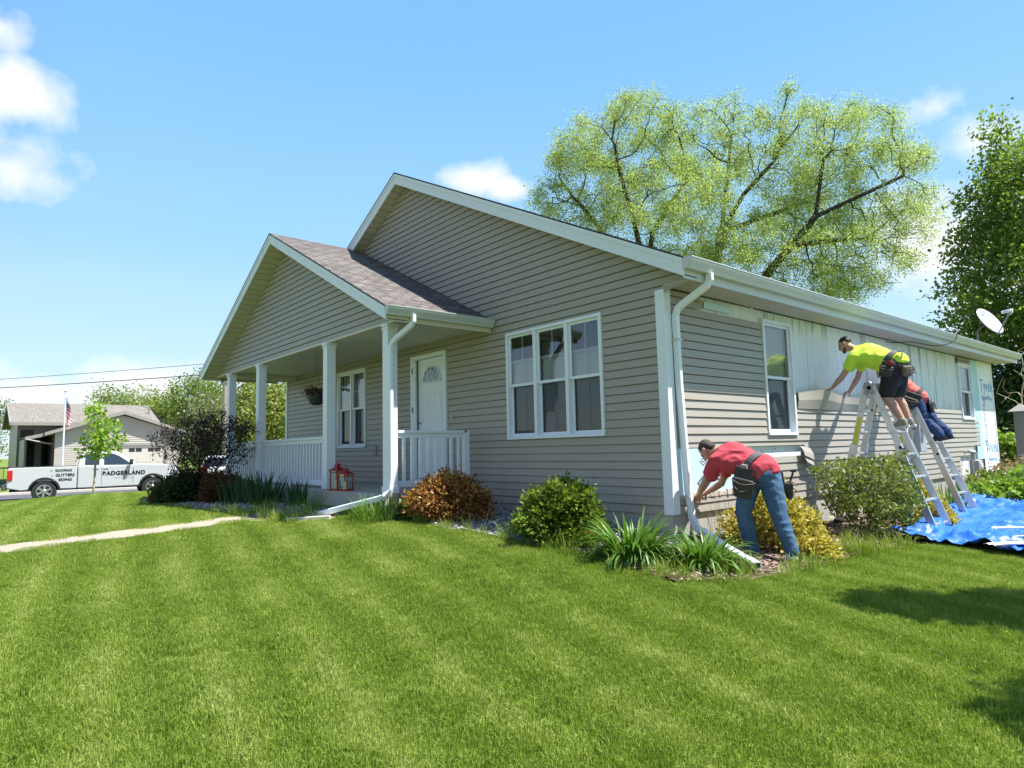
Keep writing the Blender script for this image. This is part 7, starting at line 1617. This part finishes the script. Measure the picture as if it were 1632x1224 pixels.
# ---------------------------------------------------------------- worker in lime, on the front ladder
def lime_worker():
    t = thing('person', 'man in lime tee shirt and black shorts leaning from the front ladder', 'person', (1.08, 3.92, .92))
    pel = V_((1.05, 3.95, 1.86)); chest = V_((.70, 4.00, 2.06)); neck = V_((.49, 4.03, 2.14)); headc = V_((.345, 4.05, 2.245))
    hn, hf = V_((1.04, 3.86, 1.79)), V_((1.06, 4.07, 1.79)); kn, kf = V_((.94, 3.83, 1.39)), V_((1.0, 4.06, 1.40)); an, af = V_((1.14, 3.82, 1.03)), V_((1.14, 4.05, 1.04))
    sn, sf = V_((.56, 3.84, 2.03)), V_((.55, 4.22, 2.05)); en, ef = V_((.345, 3.865, 1.745)), V_((.37, 4.36, 1.75)); wn, wf = V_((.155, 3.95, 1.60)), V_((.165, 4.55, 1.575))
    hp, P, M, (f, u, r) = head_prims(headc, (-.84, -.12, -.52), (-.50, 0, .86))
    body = hp+[cap(neck+V_((.03, 0, -.01)), .062, headc+V_((.03, 0, -.03)), .056), [(chest, .10), (pel, .10), (sn, .05), (sf, .05)], [(hn, .095), (hn+(kn-hn)*.5, .085), (kn, .062)], [(kn, .062), (kn+(an-kn)*.33+V_((.02, 0, 0)), .060), (an, .038)], [(hf, .095), (hf+(kf-hf)*.5, .085), (kf, .062)], [(kf, .062), (kf+(af-kf)*.33+V_((.02, 0, 0)), .060), (af, .038)],
               cap(sn, .053, en, .042), [(en, .043), (en+(wn-en)*.3, .044), (wn, .027)], cap(sf, .053, ef, .042), [(ef, .043), (ef+(wf-ef)*.3, .044), (wf, .027)], cap(an, .038, an+V_((-.10, 0, -.07)), .032), cap(af, .038, af+V_((-.10, 0, -.07)), .032)]
    body += hand_prims(wn, (-.75, .15, -.30), (-.25, 0, -1), 1, (.25, .75, .6)); body += hand_prims(wf, (-.75, .10, -.28), (-.25, 0, -1), -1, (.25, .75, .6))
    blobs_obj('body', body, M_SKIN2, t, .0056, 2)
    eyes(t, P)
    blobs_obj('hair', [[(P(0, -.021, .042), (.0755, .0935, .079), M)], [(P(0, -.06, .02), (.068, .05, .045), M), (P(0, -.03, .06), (.072, .08, .055), M)], [(P(-.035, .022, .088), .014), (P(.035, .022, .088), .014), (P(0, .036, .094), .013)]], M_HAIR2, t, .006, 2)
    blobs_obj('beard', [[(P(0, .078, -.092), .020), (P(-.03, .06, -.088), .016), (P(.03, .06, -.088), .016)], [(P(-.052, .03, -.06), .015), (P(-.03, .06, -.09), .015)], [(P(.052, .03, -.06), .015), (P(.03, .06, -.09), .015)], [(P(-.02, .090, -.045), .006), (P(.02, .090, -.045), .006)]], M_HAIR2, t, .005, 2)
    ax = (chest-pel).normalized()
    blobs_obj('shirt', [[(sn+V_((.02, .01, .0)), .086), (sf+V_((.02, -.01, .0)), .086), (chest, .152), (neck+V_((.04, 0, -.02)), .078)], [(sn+V_((.03, .02, -.0)), .084), (sf+V_((.03, -.02, -.0)), .084), (pel+ax*.12, .145)], [(chest, .155), (chest+V_((.03, 0, -.10)), .12), (pel+ax*.13+V_((0, 0, -.09)), .115), (pel+ax*.10, .148), (pel+ax*.08+V_((0, -.06, -.03)), .11), (pel+ax*.08+V_((0, .06, -.03)), .11)], [(pel+ax*.10, .148), (pel+V_((.04, 0, .03)), .140)],
                         [(sn, .084), (sn+(en-sn)*.46, .076), (sn+(en-sn)*.48+V_((.02, 0, -.02)), .070)], [(sf, .084), (sf+(ef-sf)*.46, .076)]], M_SHIRTL, t, .0085, 3, .011, 7, (1, 1, 1.7), 5)
    blobs_obj('shorts', [[(pel, .146), (hn, .125), (hf, .125), (pel+V_((.07, 0, -.03)), .12)], [(hn, .128), (hn+(kn-hn)*.80, .108)], [(hf, .128), (hf+(kf-hf)*.80, .108)], [(hn+(kn-hn)*.4, .11), (hf+(kf-hf)*.4, .11)]], M_SHORT, t, .0085, 3, .006, 9, (1, 1, 1), 2)
    for hl, to in (((1.215, 3.80, .975), (.935, 3.79, .93)), ((1.215, 4.05, .985), (.935, 4.06, .94))): shoe(t, hl, to, .09, M_SHOEK, mat('pale_sole', (.55, .52, .45), .7))
    b = MB()
    for a in (an, af): b.lathe(a+V_((0, 0, .0)), [(.044, -.035), (.047, 0), (.046, .045), (.042, .05)], 14)
    for i, a in enumerate((an, af)):
        b = MB(); b.lathe(a, [(.044, -.035), (.047, 0), (.046, .035), (.042, .04)], 14); b.build('sock', mat('grey_sock', (.28, .28, .27), .9), t)
    c = pel+ax*.06; bl = belt(t, c, ax, .165, .175, (0, 1, 0), .075, M_WEB)
    pouch(bl, c+V_((.03, -.165, -.01)), (.12, -.98, .1), (1, .1, -.3), .19, .22, .075, M_LEATH); pouch(bl, c+V_((.17, -.06, -.02)), (.85, -.5, .1), (.5, .8, 0), .15, .21, .085, M_LEATHB); pouch(bl, c+V_((.15, .12, -.0)), (.8, .55, 0), (-.5, .8, 0), .14, .20, .08, M_LEATH)
    b = MB(); q = c+V_((.06, -.225, -.03)); b.lathe(q, [(.03, -.014), (.034, -.01), (.034, .01), (.03, .014)], 14, (0, 1, 0)); b.build('tape_measure', M_RED, bl)
    b = MB(); q = c+V_((.17, -.11, .03)); b.tube([q, q+V_((.02, 0, .10))], .012, 6); b.tube([q+V_((-.05, 0, .1)), q+V_((.07, 0, .1))], .014, 6); b.build('hammer', M_CHROME, bl)
lime_worker()

# ---------------------------------------------------------------- worker behind, on the rear ladder
def jeans_worker():
    t = thing('person', 'man in dark jeans and coral shirt on the rear ladder behind the lime shirt', 'person', (.9, 6.03, .76))
    pel = V_((.62, 6.00, 1.50)); chest = V_((.40, 5.90, 1.76)); neck = V_((.28, 5.82, 1.85)); headc = V_((.22, 5.80, 1.93))
    hn, hf = V_((.65, 5.93, 1.41)), V_((.68, 6.11, 1.41)); kn, kf = V_((.73, 5.95, 1.10)), V_((.80, 6.13, 1.10)); an, af = V_((.94, 5.95, .80)), V_((1.0, 6.15, .81))
    an, af = V_((.93, 5.95, .83)), V_((.99, 6.14, .84))
    sn, sf = V_((.34, 5.70, 1.74)), V_((.32, 6.04, 1.75)); en, ef = V_((.30, 5.74, 1.48)), V_((.22, 6.12, 1.53)); wn, wf = V_((.12, 5.90, 1.48)), V_((.11, 6.12, 1.42))
    hp, P, M, (f, u, r) = head_prims(headc, (-.85, 0, -.5), (-.5, 0, .85))
    body = hp+[cap(neck, .058, headc, .055), [(chest, .10), (pel, .10), (sn, .05), (sf, .05)], cap(hn, .09, kn, .06), cap(kn, .058, an, .038), cap(hf, .09, kf, .06), cap(kf, .058, af, .038), cap(sn, .05, en, .04), cap(en, .04, wn, .026), cap(sf, .05, ef, .04), cap(ef, .04, wf, .026), cap(an, .038, an+V_((-.08, 0, -.06)), .03), cap(af, .038, af+V_((-.08, 0, -.06)), .03)]
    body += hand_prims(wn, (-.5, .3, -.5), (-.3, 0, -1), 1); body += hand_prims(wf, (-.5, -.2, -.5), (-.3, 0, -1), -1)
    blobs_obj('body', body, M_SKIN, t, .0065, 2); eyes(t, P)
    blobs_obj('hair', [[(P(0, -.018, .05), (.078, .098, .08), M)]], M_HAIR, t, .007, 2)
    ax = (chest-pel).normalized()
    blobs_obj('shirt', [[(sn, .078), (sf, .078), (chest, .142)], [(chest, .145), (pel+ax*.1, .142)], [(pel+ax*.1, .142), (pel+V_((.05, 0, -.02)), .135), (pel+V_((.10, .03, -.06)), .09)], [(sn, .078), (sn+(en-sn)*.5, .07)], [(sf, .078), (sf+(ef-sf)*.5, .07)]], mat('coral_tee', (.62, .13, .10), .85, .07, 10, bump=.3, bscale=9), t, .009, 3, .007, 9, (1, 1, 1.6), 7)
    blobs_obj('jeans', [[(pel+V_((0, 0, -.03)), .132), (hn, .11), (hf, .11)], [(hn, .113), (kn, .082)], [(kn, .082), (an+V_((.0, 0, .07)), .064), (an+V_((.01, 0, .035)), .064)], [(hf, .113), (kf, .082)], [(kf, .082), (af+V_((.0, 0, .07)), .064), (af+V_((.01, 0, .035)), .064)]], M_JEAN2, t, .0085, 3, .008, 8, (1, 1, 1.6), 4)
    for hl, to in (((1.03, 5.95, .795), (.78, 5.94, .745)), ((1.09, 6.14, .805), (.84, 6.15, .75))): shoe(t, hl, to, .09, M_SHOEB, M_BLACK)
    c = pel+ax*.02; bl = belt(t, c, ax, .165, .17, (0, 1, 0), .06, M_LEATH)
    pouch(bl, c+V_((.06, -.175, .02)), (.1, -.98, .1), (1, .1, -.5), .26, .26, .09, M_LEATH); pouch(bl, c+V_((.17, .05, -.06)), (.85, .5, 0), (-.4, .8, -.3), .14, .24, .08, M_LEATH)
jeans_worker()
